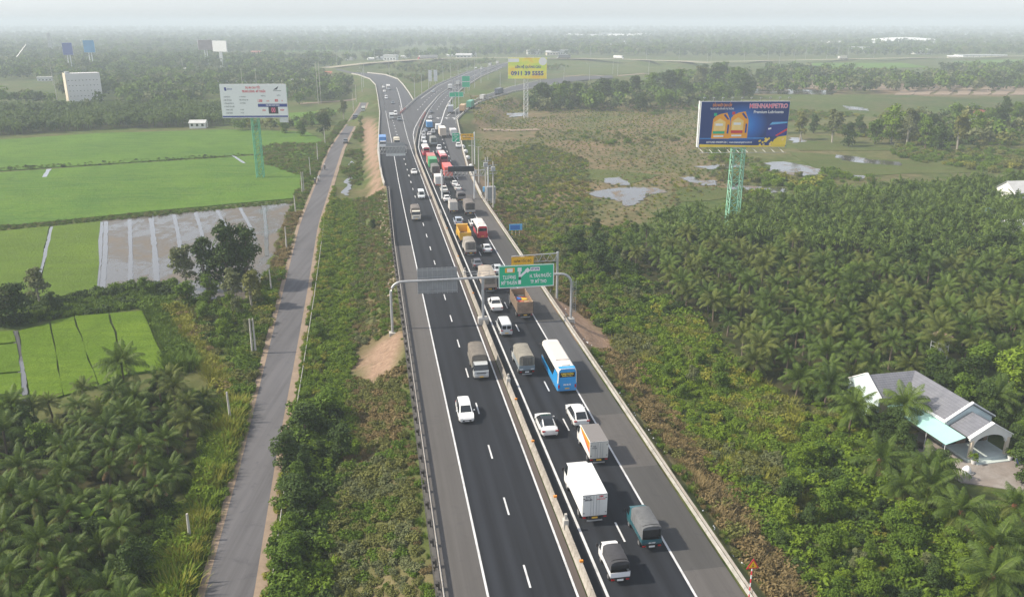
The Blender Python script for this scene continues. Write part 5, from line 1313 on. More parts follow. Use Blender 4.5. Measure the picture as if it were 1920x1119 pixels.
o = put('white_car', 'white sedan in front of the red minibus', 'car', (890,424), 4.4, 1, G_OUT); car(o, 'sedan', WHT)
o = put('silver_car', 'silver blue car in front of the yellow tipper', 'car', (861,421), 4.5, 1, G_OUT); car(o, 'suv', (170,182,198))
o = put('canvas_truck', 'dark grey tall canvas truck on the outer lane', 'truck', (882,403), 7.0, 1, G_OUT); truck(o, 'canvas', (150,150,150), 7.0, 2.3, 3.2, 2.5, (112,106,102), (170,168,164), r=.44, bf=.24)
o = put('box_truck', 'small beige white box truck with double rear doors', 'truck', (851,398), 5.2, 1, G_OUT); truck(o, 'box', (214,208,200), 5.2, 1.9, 2.75, 2.1, (216,210,202), roof=(150,144,136), door=(206,202,194), cabL=1.4, r=.36)
o = put('pickup_truck', 'dark grey open truck ahead of the dark canvas truck', 'truck', (866,377), 5.4, 1, G_OUT); truck(o, 'canvas', (120,118,120), 5.4, 2.0, 2.3, 2.1, (96,94,96), (128,124,124), r=.36, bf=.5, open_rear=True)
FAR_CARS = [((839,377),'sedan',WHT,'white sedan left of the beige box truck'), ((834,361),'pickup',(224,222,212),'cream white pickup right behind the white red box truck'), ((860,357),'sedan',(214,214,212),'white car just ahead of the dark open truck'), ((854,349),'sedan',WHT,'foremost white car under the message board')]
for px, kd, c, lab in FAR_CARS:
    o = put('queued_car', lab, 'car', px, 4.5, 1, G_OUT); car(o, kd, c)
o = put('box_truck', 'white box truck with red bumper under the message board', 'truck', (824,350), 6.6, 1, G_OUT); truck(o, 'box', (200,50,60), 6.6, 2.15, 3.1, 2.3, (228,226,222), door=(212,210,206), r=.4); MB().box(-1.0,1.0,-3.36,-3.3,.72,1.0).build('red_bumper', paint((196,60,66)), o)
o = put('container_truck', 'truck with faded red container behind the message board', 'truck', (842,336), 11.5, 1, G_OUT); truck(o, 'container', (200,200,200), 11.5, 2.45, 3.7, 2.7, (212,92,82), cabL=2.0, r=.5, axles=(-4.6,-3.3,4.2))
o = put('canvas_truck', 'dark grey canvas truck ahead of the white red box truck', 'truck', (818,331), 8.0, 1, G_OUT); truck(o, 'canvas', (120,120,120), 8.0, 2.35, 3.3, 2.5, (108,108,104), (120,118,114), r=.46, bf=.2)
o = put('container_truck', 'long trailer with green rear and brick red front container', 'truck', (813,320), 15.5, 1, G_OUT); truck(o, 'container', (190,190,190), 15.5, 2.45, 3.8, 2.7, (58,156,92), cabL=2.0, r=.5, axles=(-6.6,-5.3,6.0), front_rgb=(188,96,84))
o = put('coach', 'dark red coach with pale red roof in the middle lane', 'bus', (833,310), 11.5, 1, G_OUT); bus(o, 11.5, 2.45, 3.4, (150,40,56), (150,50,62), (214,100,108), False)
o = put('coach', 'white coach with red lower body beside the median', 'bus', (800,292), 9.0, 1, G_OUT); bus(o, 9.0, 2.4, 3.1, (212,44,72), (234,230,230), (236,232,232), False)
QUEUE = [((824,280),'suv',(226,228,230),'white car ahead of the small white van in the middle lane'), ((823,287.5),'van',(220,218,220),'small white van just ahead of the dark red coach'), ((797,274.5),'van',WHT,'white van just ahead of the white red coach'), ((794,266.5),'suv',WHT,'white car second ahead of the white red coach'), ((794.5,260),'sedan',(222,224,226),'white car third ahead of the white red coach'), ((794.5,253.5),'suv',(210,212,214),'grey white car fourth ahead of the white red coach'), ((798,247),'sedan',(150,156,166),'grey car fifth ahead of the white red coach'), ((805,254),'sedan',(214,214,216),'silver car right of the row beside the median'), ((812,249.5),'suv',(214,216,218),'white car left of the beige box truck'), ((807,222.5),'sedan',(222,224,226),'white car ahead of the blue box truck'), ((809,212),'sedan',(110,116,128),'grey car at the head of the far queue'), ((860,276.5),'pickup',WHT,'white car on the exit lane under the green exit panel')]
for px, kd, c, lab in QUEUE:
    o = put('queued_car', lab, 'car', px, 4.6, 1, G_OUT, yaw=-.06); car(o, kd, c, far=True)
def far_truck(px, lab, cargo, L, w, h, cab, rgb, dirn=1, grp=G_OUT, curve=None, z=0.0, yaw=0.0, **kw):
    o = put('far_truck', lab, 'truck', px, L, dirn, grp, z, yaw, curve); truck(o, cargo, cab, L, w, h, min(h-.3, 2.6), rgb, detail=False, r=.45, **kw); return o
far_truck((814,274),'grey canvas truck in the middle lane ahead of the white cars','canvas',8,2.4,3.3,(150,160,166),(132,134,132), board=(150,158,160))
far_truck((831,257.5),'tall beige box truck near the start of the exit lane','box',9.5,2.5,3.9,(200,200,200),(212,198,182), roof=(232,230,224), door=(200,184,166))
far_truck((823,246),'white truck cab just ahead of the beige box truck','box',6,2.2,2.9,WHT,(226,226,226))
far_truck((806,242),'truck with bright blue rear and white roof in the queue','box',7,2.4,3.4,WHT,(60,146,206), roof=(226,228,228), door=(60,146,206))
far_truck((851,257.5),'white box truck on the exit lane behind the green panel','box',7,2.4,3.3,(190,90,90),(224,222,224))
G_D = 'vehicles on the exit ramp'
far_truck((845,213),'grey container truck entering the exit ramp','container',11,2.5,3.8,(190,190,190),(158,160,168), 1, G_D, 'C', axles=(-4,-2.8,4))
far_truck((866,211),'ochre container truck on the exit ramp','container',11,2.5,3.8,(200,190,170),(196,160,118), 1, G_D, 'D', axles=(-4,-2.8,4))
far_truck((879,204),'green container truck on the exit ramp','container',13,2.5,4.0,(150,170,160),(70,156,128), 1, G_D, 'D', axles=(-5,-3.8,5))
far_truck((903,188),'small grey truck further up the exit ramp','box',8,2.4,3.2,(180,180,180),(176,172,168), 1, G_D, 'D')
far_truck((931,178),'dark container truck at the top of the exit ramp','container',13,2.5,4.0,(90,96,110),(74,82,98), 1, G_D, 'D', axles=(-5,-3.8,5))
o = put('queued_car', 'silver car beside the grey container truck', 'car', (842,196), 4.5, 1, G_D, 0, 0, 'C'); car(o, 'sedan', (200,202,204), far=True)
for px, kd, c, lab in [((812,173),'sedan',(150,160,172),'grey car on the joining far carriageway'), ((891,128.5),'suv',(226,228,228),'white car far up the joining carriageway'), ((902,129.5),'van',(226,228,228),'white van far up the joining carriageway')]:
    o = put('far_car', lab, 'car', px, 4.6, -1, 'vehicles on the joining carriageway', 0.03, 0, 'B'); car(o, kd, c, far=True)
far_truck((843,167.5),'white box truck beside the far curving median','box',8,2.4,3.3,(210,212,214),(214,216,218), 1, 'vehicles on the far carriageway', 'C')
far_truck((858,160.5),'dark truck ahead of the white one by the far median','box',8,2.4,3.4,(110,116,124),(98,104,112), 1, 'vehicles on the far carriageway', 'C')
far_truck((918,125),'dark grey truck near the crossing road','box',9,2.5,3.6,(110,116,124),(104,108,116), 1, 'vehicles on the far carriageway', 'C')
far_truck((932,121),'brown grey truck next to the crossing road','box',9,2.5,3.6,(140,130,124),(132,124,120), 1, 'vehicles on the far carriageway', 'C')
# --- left carriageway, coming nearer
o = put('minivan', 'white seven seat car alone on the left carriageway', 'car', (876,790), 4.5, -1, G_IN); car(o, 'mpv', (238,240,240))
o = put('canvas_truck', 'brown grey canvas truck with silver cab coming nearer', 'truck', (903,708), 6.3, -1, G_IN); truck(o, 'canvas', (186,190,190), 6.3, 2.0, 2.85, 2.15, (112,106,98), (142,138,128), r=.40, bf=.28)
o = put('canvas_truck', 'open fronted truck with cream cab in the left lane', 'truck', (781,412), 6.0, -1, G_IN); truck(o, 'canvas', (226,220,204), 6.0, 2.1, 2.7, 2.3, (116,110,106), (190,184,172), r=.40, bf=.35)
o = put('minivan', 'white van coming nearer beside the median', 'van', (791,372), 4.8, -1, G_IN); car(o, 'van', (222,228,230))
o = put('white_car', 'white sedan coming nearer in the inner lane', 'car', (777,326), 4.5, -1, G_IN); car(o, 'sedan', WHT)
far_truck((745,274),'cream truck behind the far sign gantry','canvas',6.5,2.2,2.9,(214,206,186),(190,184,170), -1, G_IN, board=(200,192,176))
o = far_truck((718.5,277),'white cab truck with blue box on the far shoulder','box',9,2.5,3.9,(230,232,232),(60,128,196), -1, G_IN)
for px, kd, c, lab in [((742,216),'van',WHT,'white van on the inner lane of the far left road'), ((749,226),'pickup',(92,104,112),'dark pickup beside the far gore barrier'), ((724.5,185.5),'van',(226,228,230),'white van with dark windscreen on the far ramp'), ((721,172.5),'sedan',WHT,'white car ahead of the white van on the far ramp'), ((719,165),'suv',WHT,'leftmost white car on the far ramp'), ((737,194.5),'sedan',(98,108,118),'dark car on the hatched part of the far ramp')]:
    o = put('far_car', lab, 'car', px, 4.7, -1, G_IN, .02); car(o, kd, c, far=True)
far_truck((735,223.5),'silver truck on the outer lane of the far left road','box',6,2.1,2.7,(206,210,210),(196,200,200), -1, G_IN)
far_truck((728.5,168.5),'white box truck on the far ramp','box',8,2.4,3.3,(222,224,224),(224,222,218), -1, G_IN, z=.02)
# --- local road
GL_ = 'vehicles on the local road'
def on_local(px, L): return put
o = put('far_truck', 'dark blue truck on the far local road', 'truck', (666,227), 6.5, -1, GL_, LOC_Z, -.05); truck(o, 'box', (70,80,92), 6.5, 2.2, 3.0, 2.3, (66,72,84), detail=False)
o = put('far_truck', 'small pale truck further up the local road', 'truck', (681,209), 5.5, -1, GL_, LOC_Z, -.05); truck(o, 'box', (190,196,186), 5.5, 2.0, 2.6, 2.1, (192,196,184), detail=False)
o = put('far_car', 'dark car on the bend of the local road', 'car', (648,268), 4.5, -1, GL_, LOC_Z, .0); car(o, 'suv', (78,82,88), far=True)
def motorbike(px, lab, jacket, dirn=1):
    o = put('motorbike', lab+' with its rider', 'motorbike', px, 1.9, dirn, 'motorbikes on the local road', LOC_Z, .02)
    wheels(o, (0,), (-.62, .62), .30, .10, False)
    MB().loft([[(-.12,y,zb),(.12,y,zb),(.14,y,zt),(-.14,y,zt)] for y, zb, zt in ((-.85,.55,.75),(-.3,.35,.80),(.2,.35,.60),(.45,.45,.95),(.62,.55,1.0))]).build('body', paint((60,62,70)), o, 40)
    MB().bar((-.34,.45,1.05),(.34,.45,1.05),.025).build('handlebar', M['black'], o)
    p = tag(link('person', None, None, o.location), 'rider in '+jacket[0]+' on the '+lab, 'person')
    p.rotation_euler = o.rotation_euler
    skin = [(0,-.25,.78,.17),(0,-.22,1.0,.17),(0,-.12,1.25,.20),(0,-.08,1.38,.13),(0,-.04,1.47,.07),(0,0,1.58,.12),(0,0,1.70,.12)]
    mb = MB().tube([q[:3] for q in skin], [q[3] for q in skin], 10)
    for s in (-1, 1):
        mb.tube([(s*.18,-.1,1.33),(s*.30,.12,1.12),(s*.30,.42,1.06)], [.07,.055,.045], 8); mb.tube([(s*.1,-.25,.80),(s*.2,.2,.78),(s*.18,.12,.42),(s*.18,.22,.36)], [.1,.085,.06,.05], 8)
    mb.build('rider_body', paint(jacket[1], .8), p, 60)
    MB().loft([[(.15*f*math.cos(a),.16*f*math.sin(a),z) for a in np.linspace(0,6.283,10,endpoint=False)] for f, z in ((1,1.62),(1,1.72),(.7,1.82),(.2,1.86))]).build('helmet', paint((225,225,225)), p, 60)
motorbike((609,317), 'motorbike further up the local road', ('dark clothes', (50,54,62)))
motorbike((591,344), 'left one of the two near motorbikes', ('dark blue clothes', (44,52,76)), -1)
motorbike((597.5,339), 'right one of the two near motorbikes', ('white shirt', (214,214,214)), -1)
# --- crossing road
GX_ = 'vehicles on the crossing road'
def cross(px, lab, L, w, h, cab, rgb, cargo='box', flip=1):
    x, y = gp(*px, 2.4); p = np.array(OVER + OVER2[2:]); i = int(np.argmin(np.hypot(p[:, 0]-x, p[:, 1]-y))); j = min(i+1, len(p)-1); i = j-1
    d = p[j]-p[i]; t_ = np.clip(np.dot(np.array([x, y])-p[i], d)/np.dot(d, d), 0, 1); q = p[i]+d*t_
    zz = gz(*q)+.12
    o = thing('far_truck', lab, 'truck', (q[0], q[1], max(zz, .08)), math.atan2(d[1], d[0])-math.pi/2+(math.pi if flip < 0 else 0), GX_)
    truck(o, cargo, cab, L, w, h, min(h-.3, 2.8), rgb, detail=False, r=.5)
cross((797,110.5), 'red cab lorry with pale trailer on the crossing road', 26, 2.8, 4.2, (214,70,80), (196,192,190), 'box', -1)
cross((1063,108), 'dark lorry on the crossing road right of the yellow board', 16, 2.8, 4.2, (220,222,222), (84,88,92), 'box', -1)
cross((1151,109), 'white coach like lorry in the middle of the crossing road', 14, 2.8, 3.8, WHT, WHT)
cross((1586,110), 'white and orange lorry far right on the crossing road', 14, 2.8, 3.8, WHT, (230,222,206))
cross((1612,110), 'dark lorry far right behind the white and orange one', 12, 2.6, 3.4, WHT, (86,92,96))
# ================================================================== houses
def tile_mat(name, c1, c2):
    m, nt, b = new_mat(name); v = coords(nt, 'Object')
    w1 = N(nt, 'ShaderNodeTexWave', bands_direction='X'); w1.inputs['Scale'].default_value = 1.1; w1.inputs['Distortion'].default_value = 0.3
    w2 = N(nt, 'ShaderNodeTexWave', bands_direction='Y', wave_profile='SAW'); w2.inputs['Scale'].default_value = 0.9
    for w in (w1, w2): nt.links.new(v, w.inputs[0])
    f = noise(nt, v, 0.9, 5, .7)
    c = mix(nt, ramp_f(nt, f, .3, .7), c1, c2)
    c = mix(nt, mth(nt, 'MULTIPLY', w2.outputs['Fac'], .35), c, tuple(x*.5 for x in c1))
    nt.links.new(c, b.inputs['Base Color']); b.inputs['Roughness'].default_value = .55
    bump(nt, b, mth(nt, 'ADD', w1.outputs['Fac'], w2.outputs['Fac']), .6, .05)
    return m
M['tile'] = tile_mat('grey_violet_roof_tile', (.135,.14,.165), (.20,.205,.23))
M['wall_cyan'] = basic('pale_cyan_wall', (.62,.74,.76), .8, .08, .8, dirt=(.35,.36,.34), dirt_amt=.35)
M['wall_white'] = basic('white_wall', (.72,.72,.69), .8, .08, .6, dirt=(.4,.36,.3), dirt_amt=.35)
M['wall_cream'] = basic('cream_wall', (.66,.58,.46), .85, .1, .6, dirt=(.36,.28,.2), dirt_amt=.5)
M['trim'] = basic('white_trim', (.75,.76,.76), .7, .06, 1)
M['awning'] = basic('pale_green_metal_sheet', (.36,.62,.58), .45, .06, .5, dirt=(.42,.46,.42), dirt_amt=.4)
M['red_roof'] = basic('red_roof_sheet', (.36,.12,.08), .7, .2, .8); M['metal_roof'] = basic('zinc_roof_sheet', (.55,.55,.54), .5, .15, .8, .2)
M['floor_tile'] = basic('glazed_floor_tile', (.55,.62,.60), .3, .1, 1); M['brick'] = basic('brown_wall', (.25,.17,.12), .85, .2, 1.5)
M['yard'] = basic('grey_yard_soil', (.22,.19,.17), .95, .25, .7, dirt=(.36,.34,.32), dirt_amt=.7)
u2 = Vector((.215, -.977)); O2 = Vector((49.96, 95.06))
h = thing('tiled_house', 'pale house with grey violet tiled roof and light green awning in the grove', 'house', (O2.x, O2.y, 0), math.atan2(u2.y, u2.x))
# local x = along the long wing towards the porch, local -y = towards the road (b = -y)
zE, zR, zB = .3, 2.1, -3.1
def slab(pts, t=.12):
    mb = MB(); n = len(pts); mb.v = [tuple(p) for p in pts] + [(x, y, z-t) for x, y, z in pts]
    mb.f = [tuple(range(n)), tuple(reversed(range(n, 2*n)))] + [(i, i+n, (i+1) % n + n, (i+1) % n) for i in range(n)]
    return mb
B = lambda a, b_, z: (a, -b_, z)
slab([B(3,3,zE-.05), B(9.9,3.15,zE-.05), B(9.9,0,zR), B(0,0,zR)]).build('roof_slope', M['tile'], h)
slab([B(9.9,-3.15,zE-.05), B(-3,-3.15,zE-.05), B(0,0,zR), B(9.9,0,zR)]).build('roof_slope', M['tile'], h)
slab([B(3,3,zE-.05), B(0,0,zR), B(0,6.8,zR), B(3.15,6.8,zE-.05)]).build('roof_slope', M['tile'], h)
slab([B(-3.15,6.8,zE-.05), B(0,6.8,zR), B(0,0,zR), B(-3.15,-3,zE-.05)]).build('roof_slope', M['tile'], h)
MB().loft([[B(0,6.75,zB),B(2.9,6.75,zB)],[B(2.9,6.75,zB)]*2], caps=False) if False else None
g1 = MB().quad(B(-3,6.9,zB), B(3.05,6.9,zB), B(3.05,6.9,zE+.05), B(0,6.9,zR+.2), B(-3,6.9,zE+.05)).quad(*reversed([B(-3,6.7,zB), B(3.05,6.7,zB), B(3.05,6.7,zE+.05), B(0,6.7,zR+.2), B(-3,6.7,zE+.05)])).quad(B(3.05,6.9,zB),B(3.05,6.7,zB),B(3.05,6.7,zE+.05),B(3.05,6.9,zE+.05)).quad(B(3.05,6.9,zE+.05),B(3.05,6.7,zE+.05),B(0,6.7,zR+.2),B(0,6.9,zR+.2)).quad(B(0,6.9,zR+.2),B(0,6.7,zR+.2),B(-3,6.7,zE+.05),B(-3,6.9,zE+.05))
g1.build('gable_wall', M['wall_cyan'], h)
MB().loft([[B(a,b_,z) for a,b_,z in ((q,6.98,z),(q,6.6,z),(q,6.6,z+.14),(q,6.98,z+.14))] for q, z in ((3.2,zE),(0,zR+.18))]).build('barge_board', M['trim'], h)
MB().loft([[B(a,b_,z) for a,b_,z in ((q,6.98,z),(q,6.6,z),(q,6.6,z+.14),(q,6.98,z+.14))] for q, z in ((-3.2,zE),(0,zR+.18))]).build('barge_board', M['trim'], h)
MB().box(2.7, 2.85, -6.7, -3, zB, zE-.1).build('side_wall', M['wall_cream'], h)
MB().box(-2.8, 9.7, -2.85, -2.7, zB, zE-.1).build('long_wall', M['wall_cream'], h); MB().box(-2.8, 9.7, 2.7, 2.85, zB, zE-.1).build('back_wall', M['wall_cream'], h)
MB().quad((9.75,-3,zB),(9.75,3,zB),(9.75,3,zE+.1),(9.75,0,zR+.15),(9.75,-3,zE+.1)).build('end_wall', M['wall_cyan'], h)
for sgn in (-1, 1):
    MB().loft([[(9.65,sgn*q,z),(10.0,sgn*q,z),(10.0,sgn*q,z+.16),(9.65,sgn*q,z+.16)] for q, z in ((3.25,zE-.05),(0,zR+.1))]).build('barge_board', M['trim'], h)
MB().box(3, 9.9, -3.35, -3.1, zE-.22, zE+.02).build('gutter', M['trim'], h)
for k in range(3): MB().box(2.86, 2.9, -5.6+k*.001, -4.6, -.55-k*.16, -.45-k*.16).build('vent_slat', M['black'], h)
# porch
pr_, pe_ = 1.25, -.15
slab([(10.0,-2.7,pe_),(13.2,-2.7,pe_),(13.2,-.1,pr_),(10.0,-.1,pr_)]).build('porch_roof_slope', M['tile'], h); slab([(13.2,2.5,pe_),(10.0,2.5,pe_),(10.0,-.1,pr_),(13.2,-.1,pr_)]).build('porch_roof_slope', M['tile'], h)
arch = [(-2.75,pe_-.35),(-2.75,pe_-.05),(-.1,pr_+.15),(2.55,pe_-.05),(2.55,pe_-.35)] + [(-.1+2.0*math.cos(t_), pe_-.9+1.1*math.sin(t_)) for t_ in np.linspace(0, math.pi, 12)]
MB().loft([[(13.05,y,z) for y, z in arch],[(13.3,y,z) for y, z in arch]]).build('arched_gable', M['wall_white'], h)
for sgn in (-1, 1):
    MB().loft([[(12.95,-.1+sgn*q,z),(13.42,-.1+sgn*q,z),(13.42,-.1+sgn*q,z+.12),(12.95,-.1+sgn*q,z+.12)] for q, z in ((2.75,pe_-.08),(0,pr_+.12))]).build('barge_board', M['trim'], h)
    MB().cbox(13.0, 13.35, sgn*2.3-.25, sgn*2.3+.10, -2.7, pe_-.3, .04).build('porch_column', M['wall_cream'], h)
MB().box(9.9, 13.6, -2.8, 2.6, -3.2, -2.65).build('porch_floor', M['floor_tile'], h); MB().box(13.6, 14.3, -2.2, 2.0, -3.2, -2.85).build('step', M['floor_tile'], h)
MB().box(9.9, 10.0, -2.7, 2.7, -2.65, pe_-.2).build('porch_back_wall', M['brick'], h)
for y in (-2.0, 0.2, 1.6): MB().cbox(10.0, 10.06, y-.45, y+.45, -2.6, -.6, .03).build('door_leaf', M['glass'], h)
aw = slab([(3.2,-3.2,-.05),(13.1,-3.2,-.05),(13.25,-5.75,-.55),(3.4,-5.9,-.55)], .05).build('awning', M['awning'], h)
for a in (4, 7, 10, 13): MB().tube([(a,-5.6,zB),(a,-5.6,-.58)], .035, 6).build('awning_post', M['trim'], aw)
for k in range(5): MB().box(9.2+k*.28, 9.34+k*.28, -2.9, -2.86, -2.2, -.9).build('window_bar', M['trim'], h)
struct(slab([(6,-3,-2.93),(7,-6.6,-2.93),(12,-7.2,-2.93),(17,-6.5,-2.93),(19,-3,-2.93),(23,2,-2.93),(16,3,-2.93),(13,2,-2.93)], .1).build('yard', M['yard'], None), 'grey dusty yard in front of the tiled house')
bpy.data.objects['yard'].location = h.location; bpy.data.objects['yard'].rotation_euler = h.rotation_euler
def hp(a, b_, z=-2.93):
    w = Matrix.Rotation(math.atan2(u2.y, u2.x), 3, 'Z') @ Vector((a, -b_, 0)); return (O2.x+w.x, O2.y+w.y, z)
def pot(a, b_, z, lab):
    o = thing('potted_plant', lab, 'plant', hp(a, b_, z))
    MB().loft([[(r*math.cos(t_), r*math.sin(t_), zz) for t_ in np.linspace(0, 6.283, 10, endpoint=False)] for r, zz in ((.2,0),(.32,.5),(.28,.5),(.24,.42))]).build('pot', M['trim'], o, 40)
    POTS.append(o)
POTS = []
pot(13.9, 2.4, -2.93, 'potted shrub at the road side of the porch steps'); pot(14.0, -2.2, -2.93, 'potted shrub at the far side of the porch steps')
def scooter(a, b_, lab, c, rz):
    o = thing('parked_scooter', lab, 'motorbike', hp(a, b_), rz)
    wheels(o, (0,), (-.62, .62), .28, .10, False)
    MB().loft([[(-.14,y,zb),(.14,y,zb),(.12,y,zt),(-.12,y,zt)] for y, zb, zt in ((-.85,.5,.78),(-.3,.3,.82),(.15,.28,.42),(.42,.4,1.0),(.6,.5,1.02))]).build('body', paint(c), o, 40)
    MB().bar((-.34,.42,1.05),(.34,.42,1.05),.025).build('handlebar', M['black'], o)
scooter(9.3, 6.2, 'dark scooter parked beside the awning', (40,36,36), .9); scooter(12.2, 5.6, 'pale scooter parked in the yard corner', (190,190,186), 1.4)
x_, y_, z_ = hp(15.5, 4.6); st_ = thing('garden_sculpture', 'white cloth covered lump at the yard corner', 'sculpture', (x_, y_, z_))
MB().loft([[(r*math.cos(t_)*(1+.15*math.sin(3*t_)), r*math.sin(t_), zz) for t_ in np.linspace(0, 6.283, 12, endpoint=False)] for r, zz in ((.42,.1),(.46,.4),(.3,.7),(.1,.9))]).build('cover', M['trim'], st_, 60)
MB().loft([[(.8*math.cos(t_), .55*math.sin(t_), zz) for t_ in np.linspace(0, 6.283, 12, endpoint=False)] for zz in (0,.12)]).build('base', M['concrete_l'], st_)
x_, y_ = gp(1915, 868, -2.9); o = thing('blue_tarpaulin', 'blue tarpaulin sheet hanging at the right edge by the house', 'tarpaulin', (x_, y_, -3), .6)
MB().loft([[(-1,0,0),(-.5,.1,.1),(0,-.05,.05),(.8,.05,0)],[(-.9,.3,1.3),(-.4,.2,1.5),(.1,.35,1.4),(.9,.3,1.5)]], False, False).build('sheet', paint((70,96,190), .7), o); MB().bar((-.95,.25,0),(-.95,.25,1.5),.04).bar((.95,.25,0),(.95,.25,1.5),.04).build('pole', M['galv'], o)
def gable_house(lab, px, L, W, hw_, hr, rz, wall, roof, z=-3.0, nwin=3, name='village_house', group=None):
    x, y = gp(*px, z); o = thing(name, lab, 'house', (x, y, z), rz, group)
    w_ = MB().box(-L/2, L/2, -W/2, W/2, -.2, hw_).build('wall', wall, o)
    for s in (-1, 1): MB().quad((s*L/2,-W/2,hw_),(s*L/2,W/2,hw_),(s*L/2,0,hr)).build('gable', wall, o)
    for s in (-1, 1): slab([(-L/2-.3,s*(W/2+.4),hw_-.15),(L/2+.3,s*(W/2+.4),hw_-.15),(L/2+.3,0,hr+.05),(-L/2-.3,0,hr+.05)] if s < 0 else [(L/2+.3,W/2+.4,hw_-.15),(-L/2-.3,W/2+.4,hw_-.15),(-L/2-.3,0,hr+.05),(L/2+.3,0,hr+.05)], .08).build('roof_slope', roof, o)
    for k in range(nwin):
        q = -L/2+L*(k+.5)/nwin; MB().box(q-.5, q+.5, -W/2-.04, -W/2+.02, 1.0, 2.1).build('window', M['glass'], w_)
    MB().box(L/2-.02, L/2+.04, -.5, .5, 0, 2.1).build('door', M['brick'], w_)
    return o
def flat_house(lab, px, L, W, H_, rz, wall, z=-3.0, name='village_house', rows=1, cols=3, group=None, roof=None):
    x, y = gp(*px, z); o = thing(name, lab, 'house', (x, y, z), rz, group)
    w_ = MB().box(-L/2, L/2, -W/2, W/2, -.2, H_).build('wall', wall, o)
    slab([(-L/2-.25,-W/2-.25,H_+.25),(L/2+.25,-W/2-.25,H_+.25),(L/2+.25,W/2+.25,H_+.25),(-L/2-.25,W/2+.25,H_+.25)], .25).build('roof_slab', roof or M['trim'], o)
    for r in range(rows):
        for k in range(cols):
            q = -L/2+L*(k+.5)/cols; zz = 1.0+(H_-1.2)*r/rows; MB().box(q-.5, q+.5, -W/2-.04, -W/2+.02, zz, zz+1.1).build('window', M['glass'], w_)
    return o
gable_house('white house with pale roof at the right edge above the grove', (1912,392), 10, 7, 5.2, 7.4, .15, M['wall_white'], M['metal_roof'])
flat_house('low white flat roofed house at the right edge', (1935,450), 14, 9, 3.6, .35, M['wall_white'], roof=M['metal_roof'])
x_, y_ = gp(1849, 428, -3); o = thing('water_tank', 'blue water tank on a small stand beside the white house', 'tank', (x_, y_, -3))
MB().loft([[(r*math.cos(t_), r*math.sin(t_), zz) for t_ in np.linspace(0, 6.283, 14, endpoint=False)] for r, zz in ((.8,3.2),(.85,3.4),(.85,4.5),(.6,4.75),(.2,4.8))]).build('drum', paint((44,110,196)), o, 40)
for sx in (-.6,.6):
    for sy in (-.6,.6): MB().bar((sx,sy,-.3),(sx,sy,3.2),.07).build('leg', M['galv'], o)
x_, y_ = gp(1755, 688, -3); o = thing('lookout_stand', 'small white lookout stand with brown roof rising from the palms', 'stand', (x_, y_, -3), .5)
for sx in (-.8,.8):
    for sy in (-.8,.8): MB().bar((sx,sy,-.3),(sx,sy,4.6),.06).build('leg', M['trim'], o)
MB().box(-.9,.9,-.9,.9,2.5,2.6).build('platform', M['galv'], o); slab([(-1.1,-1.1,4.6),(1.1,-1.1,4.7),(1.1,1.1,4.9),(-1.1,1.1,4.8)], .08).build('roof', M['brick'], o)
for z in (3.2, 3.8): MB().bar((-.8,-.8,z),(.8,-.8,z),.04).bar((.8,-.8,z),(.8,.8,z),.04).bar((-.8,.8,z),(-.8,-.8,z),.04).build('rail', M['trim'], o)
gable_house('small hut with red roof peeping out behind the tiled house', (1810,720), 3, 1.8, 1.0, 1.7, .5, M['wall_cream'], M['red_roof'], nwin=1)
gable_house('cyan walled house with red roof among the tall trees on the right', (1832,228), 14, 8, 3.4, 5.6, .5, M['wall_cyan'], M['red_roof'])
gable_house('small cream house with pale roof behind the project board', (559,166), 10, 9, 5.2, 6.6, .2, M['wall_cream'], M['metal_roof'])
gable_house('tiny white hut at the far edge of the rice field', (373,240), 7, 5, 2.6, 3.6, .1, M['wall_white'], M['metal_roof'])
gable_house('pink brown roofed house in the woods left of the far ramp', (610,146), 12, 8, 3.2, 5.4, .2, M['wall_cream'], M['red_roof'])
# big blank white building
x_, y_ = gp(160, 189, -3); wb_ = thing('warehouse', 'tall blank white building with small vents on the far left', 'building', (x_, y_, -3), math.radians(37))
w_ = MB().box(-9.6, 9.6, -3.8, 3.8, -.3, 16.6).build('wall', basic('pale_grey_wall', (.66,.64,.64), .9, .05, .1), wb_)
MB().box(-9.8, -9.6, -4.0, 3.8, -.3, 16.8).build('end_wall', M['wall_cream'], wb_)  # cream colour stands for the sunlight falling on this end
for r in range(4):
    for k in range(9): MB().box(-8.6+k*2.0, -8.1+k*2.0, -3.86, -3.8, 3.0+r*3.1, 3.35+r*3.1).build('vent', M['glass'], w_)
MB().box(-9.2,-7,-3,1,16.6,17.6).build('roof_hut', M['galv'], wb_)
# crane / lattice mast in the haze
x_, y_ = gp(96, 99, -3); o = thing('lattice_mast', 'thin lattice radio mast in the haze on the far left', 'mast', (x_, y_, 0)); lattice(o, 1.2, -3.2, 27, M['galv'], 5, .4, .6)
x_, y_ = gp(26, 122, -3); o = thing('crane', 'hazy construction crane boom on the far left', 'crane', (x_, y_, -3), .3)
MB().box(-2,2,-2,2,0,4).build('cab', paint((200,160,60)), o); MB().tube([(0,0,3),(16,0,22)], [.8,.4], 4).build('boom', M['galv'], o)
